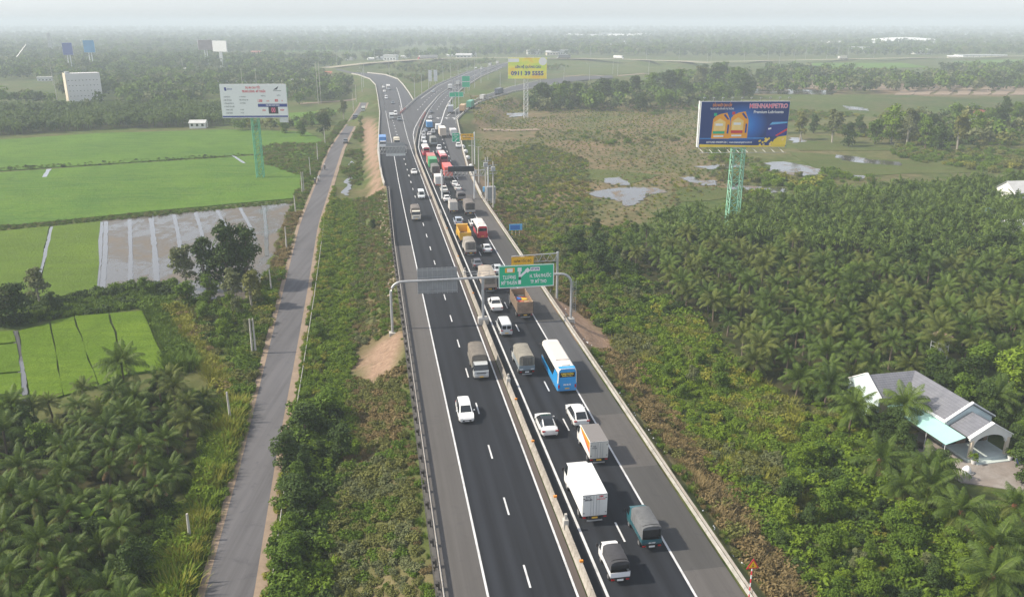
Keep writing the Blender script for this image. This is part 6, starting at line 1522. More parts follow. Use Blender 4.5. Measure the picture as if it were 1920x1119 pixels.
# hazy far buildings
FARB = [(215,72,26,5,'w'),(253,74,30,4,'w'),(262,138,60,7,'w'),(236,137,20,6,'c'),(300,134,30,5,'w'),(350,132,14,4,'w'),(85,150,20,4,'w'),(150,205,8,2,'w'),(615,54,8,6,'w'),(690,62,10,8,'w'),(530,77,46,5,'w'),(575,83,22,5,'w'),(620,76,14,4,'w'),(660,79,26,5,'w'),(700,76,10,4,'w'),(733,108,22,12,'w'),(712,109,12,7,'w'),(760,107,14,4,'w'),(655,110,8,6,'w'),(695,111,10,4,'w'),(870,104,26,9,'w'),(884,101,14,8,'w'),(845,104,12,5,'w'),(845,70,8,4,'w'),(915,74,6,4,'w'),(948,65,10,6,'w'),(990,68,14,5,'w'),(1000,98,22,9,'w'),(1020,90,16,6,'w'),(1035,99,20,10,'c'),(1055,98,18,10,'w'),(1075,66,16,7,'c'),(1095,68,60,8,'c'),(1140,66,40,8,'c'),(1170,68,50,9,'c'),(1200,66,20,7,'w'),(1215,66,10,6,'w'),(1140,83,12,4,'w'),(1180,79,22,6,'w'),(1213,77,10,4,'w'),(1255,86,22,8,'w'),(1282,80,10,4,'w'),(1375,74,14,5,'w'),(1443,74,8,5,'w'),(1495,66,8,6,'w'),(1494,82,12,5,'w'),(1525,84,12,4,'w'),(1566,82,22,10,'w'),(1612,93,26,10,'w'),(1634,82,20,7,'w'),(1630,55,8,4,'w'),(1740,83,14,7,'w'),(1726,97,28,10,'w'),(1793,86,14,6,'w'),(1845,78,10,5,'w'),(1858,84,10,5,'w'),(1880,83,40,6,'c'),(1915,84,14,6,'w'),(1790,107,20,4,'c'),(1900,68,10,4,'w'),(1600,66,6,3,'w'),(480,98,14,5,'p'),(1122,52,8,4,'w'),(1810,66,10,4,'w'),(1540,75,10,4,'w'),(1352,96,8,4,'w')]
wm = {'w': M['wall_white'], 'c': basic('warm_cream_wall', (.62,.54,.44), .9, .15, .05), 'p': M['red_roof']}
FB = {}
fr_ = random.Random(8)
for k, (x, y, w, h_, c) in enumerate(FARB):
    X, Y = gp(x, y+h_*.5, -3); pm_ = FOC*0.95/ math.hypot(X, Y)
    L_b, H_b = max(8, w/pm_), max(3.2, h_/pm_*.8); kind = k % 3
    key = (c, kind)
    if key not in FB:
        wl = MB().box(-.5,.5,-.4,.4,-.1,.62).mesh('wall', wm[c])
        rf = (MB().add([(-.54,-.46,.6),(.54,-.46,.6),(.54,.46,.6),(-.54,.46,.6),(-.54,0,1),(.54,0,1)], [(0,1,5,4),(2,3,4,5),(0,4,3),(1,2,5),(0,3,2,1)]) if kind else MB().box(-.52,.52,-.42,.42,.62,1.0)).mesh('roof', M['metal_roof'] if kind != 1 else (M['red_roof'] if c == 'p' else M['trim']))
        wi = MB()
        for q in range(4): wi.box(-.42+q*.24, -.30+q*.24, -.41, -.4, .18, .42)
        FB[key] = (wl, rf, wi.mesh('window_row', M['glass']))
    zone = 'left of the expressway' if x < 700 else 'beyond the interchange' if x < 1100 else 'right of the interchange'
    o = thing('far_building', 'small hazy %s building far off %s' % ({'w':'white','c':'cream','p':'red roofed'}[c], zone), 'building', (X, Y, -3), fr_.uniform(-.4, .4), 'hazy far buildings '+zone)
    o.scale = (L_b, L_b*.7, H_b)
    for nm, m in zip(('wall','roof','window_row'), FB[key]):
        q_ = link(nm, m, o)
        if nm == 'window_row': q_['kind'] = 'stuff'
x_, y_ = gp(1692, 84, -3); dome = thing('hangar', 'large white roofed hangar glowing in the far haze on the right', 'building', (x_, y_, -3), -.12)
rg_ = []
for t_ in np.linspace(0, 1, 9): rg_.append([(-62+124*t_, 24*math.cos(a), 3+(9+3*math.sin(t_*3.1))*math.sin(a)) for a in np.linspace(0, math.pi, 9)])
MB().loft(rg_, True, False).build('roof', M['trim'], dome, 50); MB().box(-62,62,-24,24,-.3,3.2).build('wall', M['wall_cream'], dome)
for k in range(8): MB().box(-54+k*15, -50+k*15, -24.1, -24, .2, 2.6).build('door', M['glass'], dome)
flat_house('pale green roofed long shed far right on the crossing road', (1838,108), 70, 10, 3.5, .05, M['wall_white'], -3, 'long_shed', 1, 8)
# ================================================================== vegetation
def leaf_mat(name, c1, c2, rough=.55, trans=.0, spec=.3):
    m, nt, b = new_mat(name)
    g = N(nt, 'ShaderNodeNewGeometry'); oi = N(nt, 'ShaderNodeObjectInfo')
    f = mth(nt, 'ADD', mth(nt, 'MULTIPLY', g.outputs['Random Per Island'], .6), mth(nt, 'MULTIPLY', oi.outputs['Random'], .4))
    c = mix(nt, f, c1, c2)
    nt.links.new(c, b.inputs['Base Color']); b.inputs['Roughness'].default_value = rough; b.inputs['Specular IOR Level'].default_value = spec
    if trans:
        t_ = N(nt, 'ShaderNodeBsdfTranslucent'); nt.links.new(mix(nt, .5, c, (.12,.16,.02)), t_.inputs[0])
        mx = N(nt, 'ShaderNodeMixShader'); mx.inputs[0].default_value = trans
        nt.links.new(b.outputs[0], mx.inputs[1]); nt.links.new(t_.outputs[0], mx.inputs[2]); nt.links.new(mx.outputs[0], nt.nodes['Material Output'].inputs[0])
    return m
LM = {'dark': leaf_mat('dark_leaf', (.024,.048,.010), (.066,.105,.022), .6, .12, .15), 'green': leaf_mat('green_leaf', (.058,.112,.012), (.150,.230,.026), .6, .25, .15), 'bright': leaf_mat('bright_leaf', (.095,.165,.012), (.215,.305,.028), .6, .3, .15),
      'olive': leaf_mat('olive_leaf', (.095,.108,.030), (.205,.210,.066), .7, .15, .1), 'brown': leaf_mat('dry_brown_leaf', (.130,.095,.042), (.310,.240,.120), .8, .15, .05), 'yellow': leaf_mat('yellow_green_leaf', (.16,.18,.020), (.33,.32,.055), .6, .25, .15),
      'grey': leaf_mat('grey_green_leaf', (.095,.115,.048), (.190,.205,.095), .7, .15, .1), 'palm': leaf_mat('palm_leaf', (.022,.052,.007), (.128,.188,.028), .55, .22, .22), 'palm_old': leaf_mat('palm_leaf_olive', (.050,.076,.013), (.160,.185,.040), .6, .2, .2), 'dead': leaf_mat('dead_frond', (.16,.10,.045), (.28,.18,.09)), 'banana': leaf_mat('banana_leaf', (.09,.17,.02), (.18,.29,.03), .45, .3, .25)}
M['bark'] = basic('grey_brown_bark', (.13,.10,.075), .95, .3, 3, bmp=.4); M['bark_pale'] = basic('pale_bark', (.32,.29,.24), .95, .25, 3); M['fibre'] = basic('red_brown_palm_fibre', (.16,.065,.03), .9, .4, 5)
def leaves(n, blobs, size, seed, up=.35, elong=1.7):
    """leaf quads on the outside of several overlapping blobs (cx, cy, cz, rx, ry, rz)"""
    r = np.random.default_rng(seed); V, F = [], []
    w = np.array([b_[3]*b_[5] for b_ in blobs]); w = w/w.sum()
    for k in range(n):
        b_ = blobs[r.choice(len(blobs), p=w)]
        d = r.normal(size=3); d[2] = abs(d[2])*1.0 if r.random() < .72 else d[2]; d /= np.linalg.norm(d)
        q = r.uniform(.62, 1.08)
        p = np.array(b_[:3]) + d*np.array(b_[3:])*q
        nrm = d + r.normal(size=3)*.55 + np.array([0,0,up]); nrm /= np.linalg.norm(nrm)
        t_ = np.cross(nrm, r.normal(size=3)); t_ /= np.linalg.norm(t_); u = np.cross(nrm, t_)
        s = size*r.uniform(.6, 1.35); i = len(V)
        V += [p - t_*s*.5*elong, p + u*s*.45, p + t_*s*.5*elong - nrm*s*.15, p - u*s*.45]; F.append((i, i+1, i+2, i+3))
    return V, F
def proto_mesh(name, V, F, mat):
    mb = MB(); mb.v = [tuple(map(float, v)) for v in V]; mb.f = F
    return mb.mesh(name, mat)
def bush_blobs(r, seed, n=7, flat=.8):
    g = random.Random(seed); out = [(0,0,r*.35,r*.75,r*.75,r*.6*flat)]
    for k in range(n):
        a = g.uniform(0, 6.28); d = g.uniform(.35, .8)*r
        out.append((d*math.cos(a), d*math.sin(a), g.uniform(.2, .75)*r*flat, r*g.uniform(.28,.45), r*g.uniform(.28,.45), r*g.uniform(.25,.42)))
    return out
BUSH = {}
for key in ('dark','green','bright','olive','brown','yellow','grey'):
    BUSH[key] = [proto_mesh('bush_'+key, *leaves(460, bush_blobs(1.0, 10*i+len(key), 9, 1.05 if key != 'brown' else .9), .15 if key != 'dark' else .18, 7*i+len(key)), LM[key]) for i in range(3)]
def tuft(n, h, spread, seed, mat, w=.05):
    r = np.random.default_rng(seed); V, F = [], []
    for k in range(n):
        a = r.uniform(0, 6.28); d = abs(r.normal())*spread; b_ = np.array([d*math.cos(a), d*math.sin(a), 0])
        l = np.array([math.cos(a), math.sin(a), 0])*r.uniform(.1,.55)*h + r.normal(size=3)*.08; hh = h*r.uniform(.55, 1.1)
        s = np.array([-math.sin(a), math.cos(a), 0])*w; i = len(V)
        m_ = b_+l*.45+np.array([0,0,hh*.65]); t_ = b_+l*1.15+np.array([0,0,hh*.95])
        V += [b_-s, b_+s, m_+s*.8, m_-s*.8, t_]; F += [(i,i+1,i+2,i+3), (i+3,i+2,i+4)]
    return proto_mesh('tuft', V, F, mat)
TUFT = {'green': tuft(120, 1.0, .45, 1, LM['green'], .032), 'bright': tuft(90, 1.0, .4, 2, LM['bright']), 'yellow': tuft(130, 1.1, .42, 3, LM['yellow'], .028), 'brown': tuft(150, .9, .5, 4, LM['brown'], .022)}
# ---------------- coconut palms
def frond(L, e0, droop, seed, pairs=24, lw=.05, ll=.80):
    r = np.random.default_rng(seed); V, F = [], []
    n = 9; pts = [np.zeros(3)]; dirs = []
    for k in range(n):
        e = e0 - droop*((k+.5)/n)**1.25; d = np.array([math.cos(e), 0, math.sin(e)]); dirs.append(d); pts.append(pts[-1]+d*L/n)
    side = np.array([0,1.,0])
    for k in range(n):
        w0, w1 = .055*(1-k/n)+.012, .055*(1-(k+1)/n)+.012; i = len(V)
        V += [pts[k]-side*w0, pts[k]+side*w0, pts[k+1]+side*w1, pts[k+1]-side*w1]; F.append((i,i+1,i+2,i+3))
    for j in range(pairs):
        t_ = .14+.86*(j+.5)/pairs; k = min(n-1, int(t_*n)); fr = t_*n-k
        p = pts[k]+(pts[k+1]-pts[k])*fr; d = dirs[k]; up = np.cross(d, side)*-1
        up = np.array([-d[2],0,d[0]])
        l = ll*L/3.2*(math.sin(math.pi*min(1, t_*.9+.12))**.6)*r.uniform(.85,1.12)
        for s in (-1, 1):
            out = side*s*.80 + d*.52 - up*(.10+.2*r.random()) ; out = out/np.linalg.norm(out)
            tip = p+out*l + np.array([0,0,-1])*l*r.uniform(.35,.75); mid = p+out*l*.55 + np.array([0,0,-1])*l*.10
            wv = d*lw*.9; i = len(V)
            V += [p-wv*.6, p+wv*.6, mid+wv, mid-wv, tip]; F += [(i,i+1,i+2,i+3), (i+3,i+2,i+4)]
    return V, F
FROND = []                                                  # (e0, droop, length) from the spear to the hanging old leaves
for k, (e0, dr, L) in enumerate([(1.48,.40,2.7),(1.32,.95,3.2),(1.12,1.45,3.5),(.86,1.65,3.5),(.55,1.6,3.4),(.18,1.3,3.2),(-.25,.95,3.0)]):
    FROND.append(proto_mesh('frond', *frond(L, e0, dr, 50+k), LM['palm'] if k < 5 else LM['palm_old']))
ORDER = [0,0,1,1,1,1,2,2,2,2,2,3,3,3,3,3,4,4,4,4,4,5,5,5,6,6]
def crown_mesh(seed, keep=1.0, pairs=None):
    g = random.Random(seed); mb = MB()
    for i, k in enumerate(ORDER):
        if g.random() > keep: continue
        a = i*2.39996+g.uniform(-.25,.25); c, s = math.cos(a), math.sin(a); sc = g.uniform(.85,1.12)
        if pairs:
            e0, dr, L = [(1.48,.40,2.7),(1.32,.95,3.2),(1.12,1.45,3.5),(.86,1.65,3.5),(.55,1.6,3.4),(.18,1.3,3.2),(-.25,.95,3.0)][k]
            V, F = frond(L, e0, dr, seed+i, pairs, .22, .8)
            mb.add([((x*c-y*s)*sc, (x*s+y*c)*sc, z*sc) for x, y, z in V], F)
        else:
            me_ = FROND[k]; mb.add([((v.co.x*c-v.co.y*s)*sc, (v.co.x*s+v.co.y*c)*sc, v.co.z*sc) for v in me_.vertices], [tuple(p.vertices) for p in me_.polygons])
    return mb
CROWNS = [crown_mesh(100+k, .80+.04*(k % 4)).mesh('crown', LM['palm' if k % 3 else 'palm_old']) for k in range(9)]
DEAD = proto_mesh('dead_frond', *frond(3.0, -.55, .75, 77), LM['dead'])
def trunk_mesh(h, bend, seed):
    pts = [(bend*(t_**1.6), 0, h*t_-.3*(1-t_)) for t_ in np.linspace(0, 1, 6)]
    return MB().tube(pts, [.20,.14,.13,.12,.12,.14], 7).mesh('trunk', M['bark'], 50), (bend, 0, h)
TRUNKS = [trunk_mesh(1.0, b_, k) for k, b_ in enumerate((0, .08, -.1, .05))]
cb = MB().loft([[(r*math.cos(t_), r*math.sin(t_), z) for t_ in np.linspace(0, 6.283, 9, endpoint=False)] for r, z in ((.12,-.45),(.30,-.2),(.34,.1),(.12,.45))]).mesh('crown_base', M['fibre'], 60)
def palm(x, y, z, th, sc, seed, fronds, label, group):
    g = random.Random(seed)
    o = thing('coconut_palm', label, 'palm tree', (x, y, z), g.uniform(0, 6.28), group)
    tm, top = TRUNKS[seed % 4]
    t_ = link('trunk', tm, o); t_.scale = (1, 1, th)
    pos = (top[0], 0, th)
    if fronds:
        b_ = link('crown_base', cb, o, pos); b_.scale = (sc, sc, sc)
        for i, k in enumerate(ORDER):
            if g.random() < .08: continue
            f = link('frond', FROND[k], o, pos); s = sc*g.uniform(.85, 1.15); f.scale = (s, s*g.uniform(.9,1.1), s)
            f.rotation_euler = (g.uniform(-.15,.15), g.uniform(-.12,.12), i*2.39996+g.uniform(-.3,.3))
        for k in range(g.choice((0, 1, 1, 2, 3))):
            f = link('dead_frond', DEAD, o, pos); f.scale = (sc*.9,)*3; f.rotation_euler = (0, 0, g.uniform(0, 6.28))
        o.rotation_euler = (g.uniform(-.09,.09), g.uniform(-.09,.09), o.rotation_euler[2])
    else:
        o.rotation_euler = (g.uniform(-.10,.10), g.uniform(-.10,.10), o.rotation_euler[2])
        c = link('crown', CROWNS[seed % 9], o, pos); c.scale = (sc, sc, sc); c.rotation_euler = (g.uniform(-.1,.1), g.uniform(-.1,.1), g.uniform(0, 6.28))
    return o
def grid_pts(poly, step, jit, seed):
    g = np.random.default_rng(seed); P_ = np.array(poly)
    x0, y0 = P_.min(0); x1, y1 = P_.max(0)
    X, Y = np.meshgrid(np.arange(x0, x1, step), np.arange(y0, y1, step)); X = X.ravel(); Y = Y.ravel()
    X = X+g.uniform(-jit, jit, X.shape)*step; Y = Y+g.uniform(-jit, jit, Y.shape)*step
    k = poly_in(poly, X, Y)
    return X[k], Y[k]
HOUSE_CLEAR = [hp(a, b_) for a, b_ in ((-3.6,-3.6),(-3.6,7.5),(3.6,7.5),(3.6,6.3),(15,7),(19,5),(21,-3),(14,-3.6))]
HOUSE_PALM = [hp(a, b_) for a, b_ in ((-5,-5),(-5,9),(5,9),(16,8.5),(20,6),(22,-4),(14,-5))]
def in_view(x, y, z=0):
    zc = y*CP + (CAM_H-z)*SP; yc = -y*SP + (CAM_H-z)*CP
    px, py = PCX+FOC*x/zc, PCY+FOC*yc/zc
    return -90 < px < 2010 and py < 1260
palms = []
X, Y = grid_pts(P_GROVE_R, 4.05, .28, 21)
hk = poly_in([(p[0], p[1]) for p in HOUSE_PALM], X, Y)
gg = random.Random(77)
for x, y, k in zip(X, Y, hk):
    if k or not in_view(x, y): continue
    if math.hypot(x-gp(1371,433,-3)[0], y-gp(1371,433,-3)[1]) < 3.0: continue
    if math.hypot(x-gp(1755,688,-3)[0], y-gp(1755,688,-3)[1]) < 1.3: continue
    if gg.random() < .06: continue
    palms.append((x, y, -3, gg.uniform(1.8, 4.4), gg.uniform(.62, .95), 'coconut palm in the dense grove right of the expressway', 'palms of the right grove'))
for k, (px, th, sc) in enumerate([((1590,812),3.2,1.0),((1640,905),2.6,1.0),((1690,805),3.2,1.05),((1742,925),2.6,1.05),((1736,955),2.4,1.0),((1800,1000),2.2,1.05),((1858,1070),2.2,1.1),((1918,1075),2.2,1.05),((1850,1120),2.0,1.0),((1860,790),3.0,1.05),((1895,985),2.0,.9),((1545,760),3.0,.95),((1690,950),2.0,.85)]):
    x, y = gp(*px, -3); palms.append((x, y, -3, th, sc, ['palm left of the white gable wall of the tiled house','palm in the thicket left of the awning','palm growing in the angle of the tiled house','palm before the yard of the tiled house','low palm hiding the yard corner','palm second right below the yard','palm with pale curved trunk at the lower right','palm cut by the right edge at the lower right','low palm under the curved one at the lower right','palm behind the porch of the tiled house','small palm near the blue tarpaulin','palm at the grove edge left of the tiled house','small palm left of the yard'][k], 'palms round the tiled house'))
X, Y = grid_pts(P_GROVE_L, 3.5, .32, 23)
for x, y in zip(X, Y):
    if in_view(x, y):
        if gg.random() < .10: continue
        palms.append((x, y, -3, gg.uniform(1.2, 3.8), gg.uniform(.55, .88), 'coconut palm in the near grove left of the local road', 'palms of the near left grove'))
x, y = gp(236, 742, -3); palms.append((x, y, -3, 4.6, 1.05, 'tallest palm, standing out before the near rice beds', None))
palms.sort(key=lambda q: q[1]**2+q[0]**2)
far_palms = [(q[0], q[1], q[3], q[4]) for q in palms[300:]]
for k, (x, y, z, th, sc, lab, grp) in enumerate(palms[:300]):
    palm(x, y, z, th, sc, k*7+3, k < 46, lab, grp)
# ---------------- scattered cover (nobody could count it)
def scatter(name, label, models, pts):
    """pts: rows x, y, z, scale, yaw, model index"""
    pts = np.array(pts, float)
    col = bpy.data.collections.new(name+'_models')
    for i, m in enumerate(models):
        ob = bpy.data.objects.new('%s_%02d' % (name, i), m); col.objects.link(ob)
    me = bpy.data.meshes.new(name); me.vertices.add(len(pts)); me.vertices.foreach_set('co', pts[:, :3].ravel())
    for nm, ty, v in (('sc', 'FLOAT', pts[:, 3]), ('rz', 'FLOAT', pts[:, 4]), ('vi', 'INT', pts[:, 5].astype(np.int32))):
        a = me.attributes.new(nm, ty, 'POINT'); a.data.foreach_set('value', v.astype(np.int32 if ty == 'INT' else np.float32))
    o = link(name, me); o['kind'] = 'stuff'; o['label'] = label
    ng = bpy.data.node_groups.new(name, 'GeometryNodeTree')
    ng.interface.new_socket('Geometry', in_out='INPUT', socket_type='NodeSocketGeometry'); ng.interface.new_socket('Geometry', in_out='OUTPUT', socket_type='NodeSocketGeometry')
    gi, go = ng.nodes.new('NodeGroupInput'), ng.nodes.new('NodeGroupOutput')
    ip = ng.nodes.new('GeometryNodeInstanceOnPoints'); ci = ng.nodes.new('GeometryNodeCollectionInfo')
    ci.inputs['Collection'].default_value = col; ci.inputs['Separate Children'].default_value = True; ci.inputs['Reset Children'].default_value = True
    def attr(nm, ty):
        n = ng.nodes.new('GeometryNodeInputNamedAttribute'); n.data_type = ty; n.inputs[0].default_value = nm; return n.outputs[0]
    cx = ng.nodes.new('ShaderNodeCombineXYZ'); ng.links.new(attr('rz', 'FLOAT'), cx.inputs[2])
    ng.links.new(gi.outputs[0], ip.inputs['Points']); ng.links.new(ci.outputs[0], ip.inputs['Instance']); ip.inputs['Pick Instance'].default_value = True
    ng.links.new(attr('vi', 'INT'), ip.inputs['Instance Index']); ng.links.new(cx.outputs[0], ip.inputs['Rotation']); ng.links.new(attr('sc', 'FLOAT'), ip.inputs['Scale'])
    ng.links.new(ip.outputs[0], go.inputs[0])
    md = o.modifiers.new('scatter', 'NODES'); md.node_group = ng
    return o
BK = ['dark','green','bright','olive','brown','yellow','grey']
BM = [m for k in BK for m in BUSH[k]]                       # bush models, three of a colour
TK = ['green','bright','yellow','brown']
NB = len(BM)
def tree_parts(h, cr, seed, leaf, size, n, bark, slim=False, trunk_r=.16):
    g = random.Random(seed); blobs = []; tr = MB(); lh = h*(.34 if slim else .2)
    tr.tube([(0,0,-.4),(.1*h*g.uniform(-.3,.3),.1*h*g.uniform(-.3,.3),lh),(.06*h*g.uniform(-1,1),.06*h*g.uniform(-1,1),h*.75)], [trunk_r*1.3, trunk_r, trunk_r*.35], 7)
    nb = 16 if slim else 22
    for k in range(nb):
        t_ = g.uniform(.28 if slim else .16, .95); a = g.uniform(0, 6.28); env = math.sin(math.pi*min(.98, max(.12, (t_-.05)/.95)))**.6
        d = cr*env*g.uniform(.25,.9); c = (d*math.cos(a), d*math.sin(a), h*t_); r = cr*g.uniform(.28,.46)*(.85 if slim else 1)
        blobs.append((*c, r, r, r*g.uniform(.7,1.1)))
        if k < 7: tr.tube([(0,0,lh*g.uniform(.8,1.4)), (c[0]*.6,c[1]*.6,c[2]*.85), c], [trunk_r*.5, trunk_r*.3, .03], 5)
    blobs.append((0,0,h*.55,cr*.58,cr*.58,h*.30))
    V, F = leaves(n, blobs, size, seed)
    return tr.mesh('trunk', bark, 50), proto_mesh('crown', V, F, LM[leaf])
TREES = {'dark': [tree_parts(7, 2.6, 1, 'dark', .28, 2400, M['bark']), tree_parts(7, 2.3, 2, 'dark', .27, 2400, M['bark']), tree_parts(7, 2.0, 12, 'dark', .27, 2200, M['bark'])], 'olive': [tree_parts(7, 2.2, 3, 'grey', .26, 2000, M['bark_pale'], True), tree_parts(7, 1.9, 4, 'olive', .26, 1900, M['bark_pale'], True)],
         'green': [tree_parts(7, 2.8, 5, 'green', .28, 2400, M['bark']), tree_parts(7, 2.4, 6, 'green', .27, 2200, M['bark'])], 'bright': [tree_parts(7, 2.6, 7, 'bright', .27, 2200, M['bark_pale'])]}
SK = ['dark','green','bright','olive']
MODELS = BM + [TUFT[k] for k in TK] + [TREES[k][0][1] for k in SK]     # '#': small leafy trees of the thickets, seven units tall
rs = np.random.default_rng(5)
def pick(mixd, n):
    ks = list(mixd); p = np.array([mixd[k] for k in ks], float); p /= p.sum()
    c = rs.choice(len(ks), n, p=p); out = np.zeros(n, int)
    for i, k in enumerate(ks):
        m = c == i
        out[m] = (NB+TK.index(k[1:])) if k[0] == '^' else (NB+len(TK)+SK.index(k[1:])) if k[0] == '#' else BK.index(k)*3 + rs.integers(0, 3, m.sum())
    return out
def zone_pts(poly, step, mixd, smin, smax, skip=None, sink=.12, patch=None, seed=0, thin=0.0):
    X, Y = grid_pts(poly, step, .5, seed+int(step*10))
    if len(X) == 0: return np.zeros((0, 6))
    if skip is not None: k = ~skip(X, Y); X, Y = X[k], Y[k]
    if thin: k = vnoise(X, Y, .09, seed+3) > thin-1; X, Y = X[k], Y[k]
    n = len(X); s = rs.uniform(smin, smax, n)*(1+.45*vnoise(X, Y, .22, seed+1)+.35*vnoise(X, Y, .07, seed+4))
    if patch:
        v = vnoise(X, Y, patch[0], seed+2) > patch[1]; vi = np.where(v, pick(patch[2], n), pick(mixd, n))
    else: vi = pick(mixd, n)
    return np.c_[X, Y, ground_z(X, Y)-sink*s, s, rs.uniform(0, 6.28, n), vi]
RP = lambda pts: [rw(s, n) for s, n in pts]                # polygon in the road frame
def locR(s): return np.interp(s, [q[0] for q in LOC_R], [q[1] for q in LOC_R])
def locL(s): return np.interp(s, [q[0] for q in LOC_L], [q[1] for q in LOC_L])
def band(s0, s1, n0, n1, step=6):
    ss = np.arange(s0, s1+.1, step); f = lambda n, s: n(s) if callable(n) else n
    return RP([(s, f(n0, s)) for s in ss] + [(s, f(n1, s)) for s in ss[::-1]])
def earth_skip(X, Y):
    S_, N_ = Y*CA-X*SA, X*CA+Y*SA; w_ = 1.2*vnoise(X, Y, .35, 5)
    return ((np.hypot((S_-110+w_)/1.75, (N_-.2+w_)/.95) < 4.2) & (N_ < 3) & (N_ > -5.2+(S_-110)*.06)) | ((N_ > 28) & (np.hypot((S_-116)/2.1, (N_-30)/.9) < 5.2))
L_ = []
# strip between the local road and the expressway
L_.append(zone_pts(band(40, 66, lambda s: locR(s)+1.0, -5.5), 1.15, {'dark':2,'green':5,'bright':3,'^green':2}, .7, 1.4, earth_skip, seed=1))
L_.append(zone_pts(band(40, 82, -5.5, 2.2), .95, {'olive':5,'grey':4,'green':2}, .65, 1.15, None, seed=2, patch=(.3, .25, {'green':3,'olive':2})))
L_.append(zone_pts(band(66, 101, lambda s: locR(s)+1.2, -6.0), 1.3, {'dark':4,'green':4,'bright':1}, .8, 1.8, earth_skip, seed=3))
L_.append(zone_pts(band(82, 106, -4.5, 2.0), .9, {'brown':4,'olive':5}, .6, 1.1, earth_skip, seed=4))
L_.append(zone_pts(band(84, 135, -7.5, -3.6), 1.0, {'bright':6,'green':3}, .6, 1.1, earth_skip, seed=5))
L_.append(zone_pts(band(100, 140, lambda s: locR(s)+1.2, -5.5), 1.15, {'green':3,'bright':6,'yellow':2,'^bright':4}, .55, 1.05, earth_skip, seed=6))
L_.append(zone_pts(band(118, 226, -4.5, 2.0), 1.0, {'olive':5,'grey':2,'green':4,'brown':1,'^brown':2}, .5, .95, earth_skip, seed=7))
L_.append(zone_pts(band(132, 232, lambda s: locR(s)+1.2, -4.0), 1.1, {'bright':7,'green':3,'yellow':2,'^bright':4}, .55, 1.0, earth_skip, seed=8))
L_.append(zone_pts(band(232, 420, lambda s: locR(s)+1.5, -3.0), 1.7, {'green':4,'olive':4,'^green':2}, .5, 1.2, lambda X, Y: vnoise(X, Y, .12, 9) > .35, seed=9))
L_.append(zone_pts(band(42, 230, 2.0, 3.1), .8, {'olive':3,'brown':2,'^green':3,'green':2}, .3, .55, earth_skip, seed=10))
L_.append(zone_pts(band(52, 262, lambda s: locR(s)+.7, lambda s: locR(s)+1.6), .75, {'yellow':3,'bright':5,'green':2,'^yellow':2}, .45, .85, lambda X, Y: vnoise(X, Y, .2, 31) > .55, seed=11))
# left of the local road
L_.append(zone_pts(band(45, 100, lambda s: locL(s)-3.2, lambda s: locL(s)-1.2), .8, {'^yellow':5,'^bright':5,'bright':2}, .8, 1.5, seed=12))
L_.append(zone_pts(band(45, 100, lambda s: locL(s)-1.4, lambda s: locL(s)-.4), .8, {'^green':5,'green':3}, .4, .8, seed=13))
L_.append(zone_pts(band(100, 160, lambda s: locL(s)-4.0, lambda s: locL(s)-.7), 1.0, {'green':3,'^bright':3,'yellow':2,'olive':2}, .5, 1.0, seed=14))
L_.append(zone_pts(band(152, 215, lambda s: locL(s)-3.4, lambda s: locL(s)-.6), .9, {'brown':5,'olive':2,'^brown':4,'^green':1}, .4, .9, seed=15))
L_.append(zone_pts(band(215, 420, lambda s: locL(s)-4.5, lambda s: locL(s)-.8), 1.4, {'olive':4,'green':4,'^green':2}, .5, 1.0, seed=16))
zp = lambda px: zpoly(px)
L_.append(zone_pts(zp([(315,575),(345,585),(445,735),(420,750),(360,660)]), .75, {'^yellow':6,'yellow':3,'brown':2}, .9, 1.6, seed=17))
L_.append(zone_pts(zp([(268,570),(318,570),(372,690),(325,700)]), .7, {'^green':8,'green':2}, 1.0, 1.6, seed=18))
L_.append(zone_pts(zp([(345,560),(500,560),(485,660),(460,745),(390,640)]), 1.4, {'green':5,'olive':3,'dark':1,'^green':2}, .6, 1.5, seed=19))
L_.append(zone_pts(zp([(-30,575),(60,570),(190,556),(330,545),(335,560),(260,578),(120,596),(-30,618)]), .95, {'dark':3,'green':5,'^green':4}, .6, 1.2, seed=20))
L_.append(zone_pts(zp([(-30,560),(70,566),(180,548),(330,530),(330,548),(190,560),(60,578),(-30,585)]), 1.5, {'dark':6,'green':3}, .9, 1.8, seed=21))
L_.append(zone_pts(zp([(-60,428),(190,409),(560,374),(560,381),(190,416),(-60,438)]), 1.0, {'^green':5,'green':3,'olive':2}, .35, .7, seed=22))
L_.append(zone_pts(zp([(-60,319),(470,288),(600,292),(600,295),(470,293),(-60,325)]), 1.6, {'^green':5,'dark':2}, .4, .8, seed=23))
L_.append(zone_pts(zp([(488,275),(600,268),(607,300),(585,335),(560,330),(500,310)]), 1.6, {'green':5,'olive':4,'^bright':2}, .7, 1.5, seed=24))
L_.append(zone_pts(P_GROVE_L, 1.9, {'dark':3,'green':4,'^green':5}, .4, .9, seed=25))
L_.append(zone_pts(zp([(190,950),(330,960),(300,1130),(180,1130)]), .9, {'^green':6,'green':2}, .4, .8, seed=26))
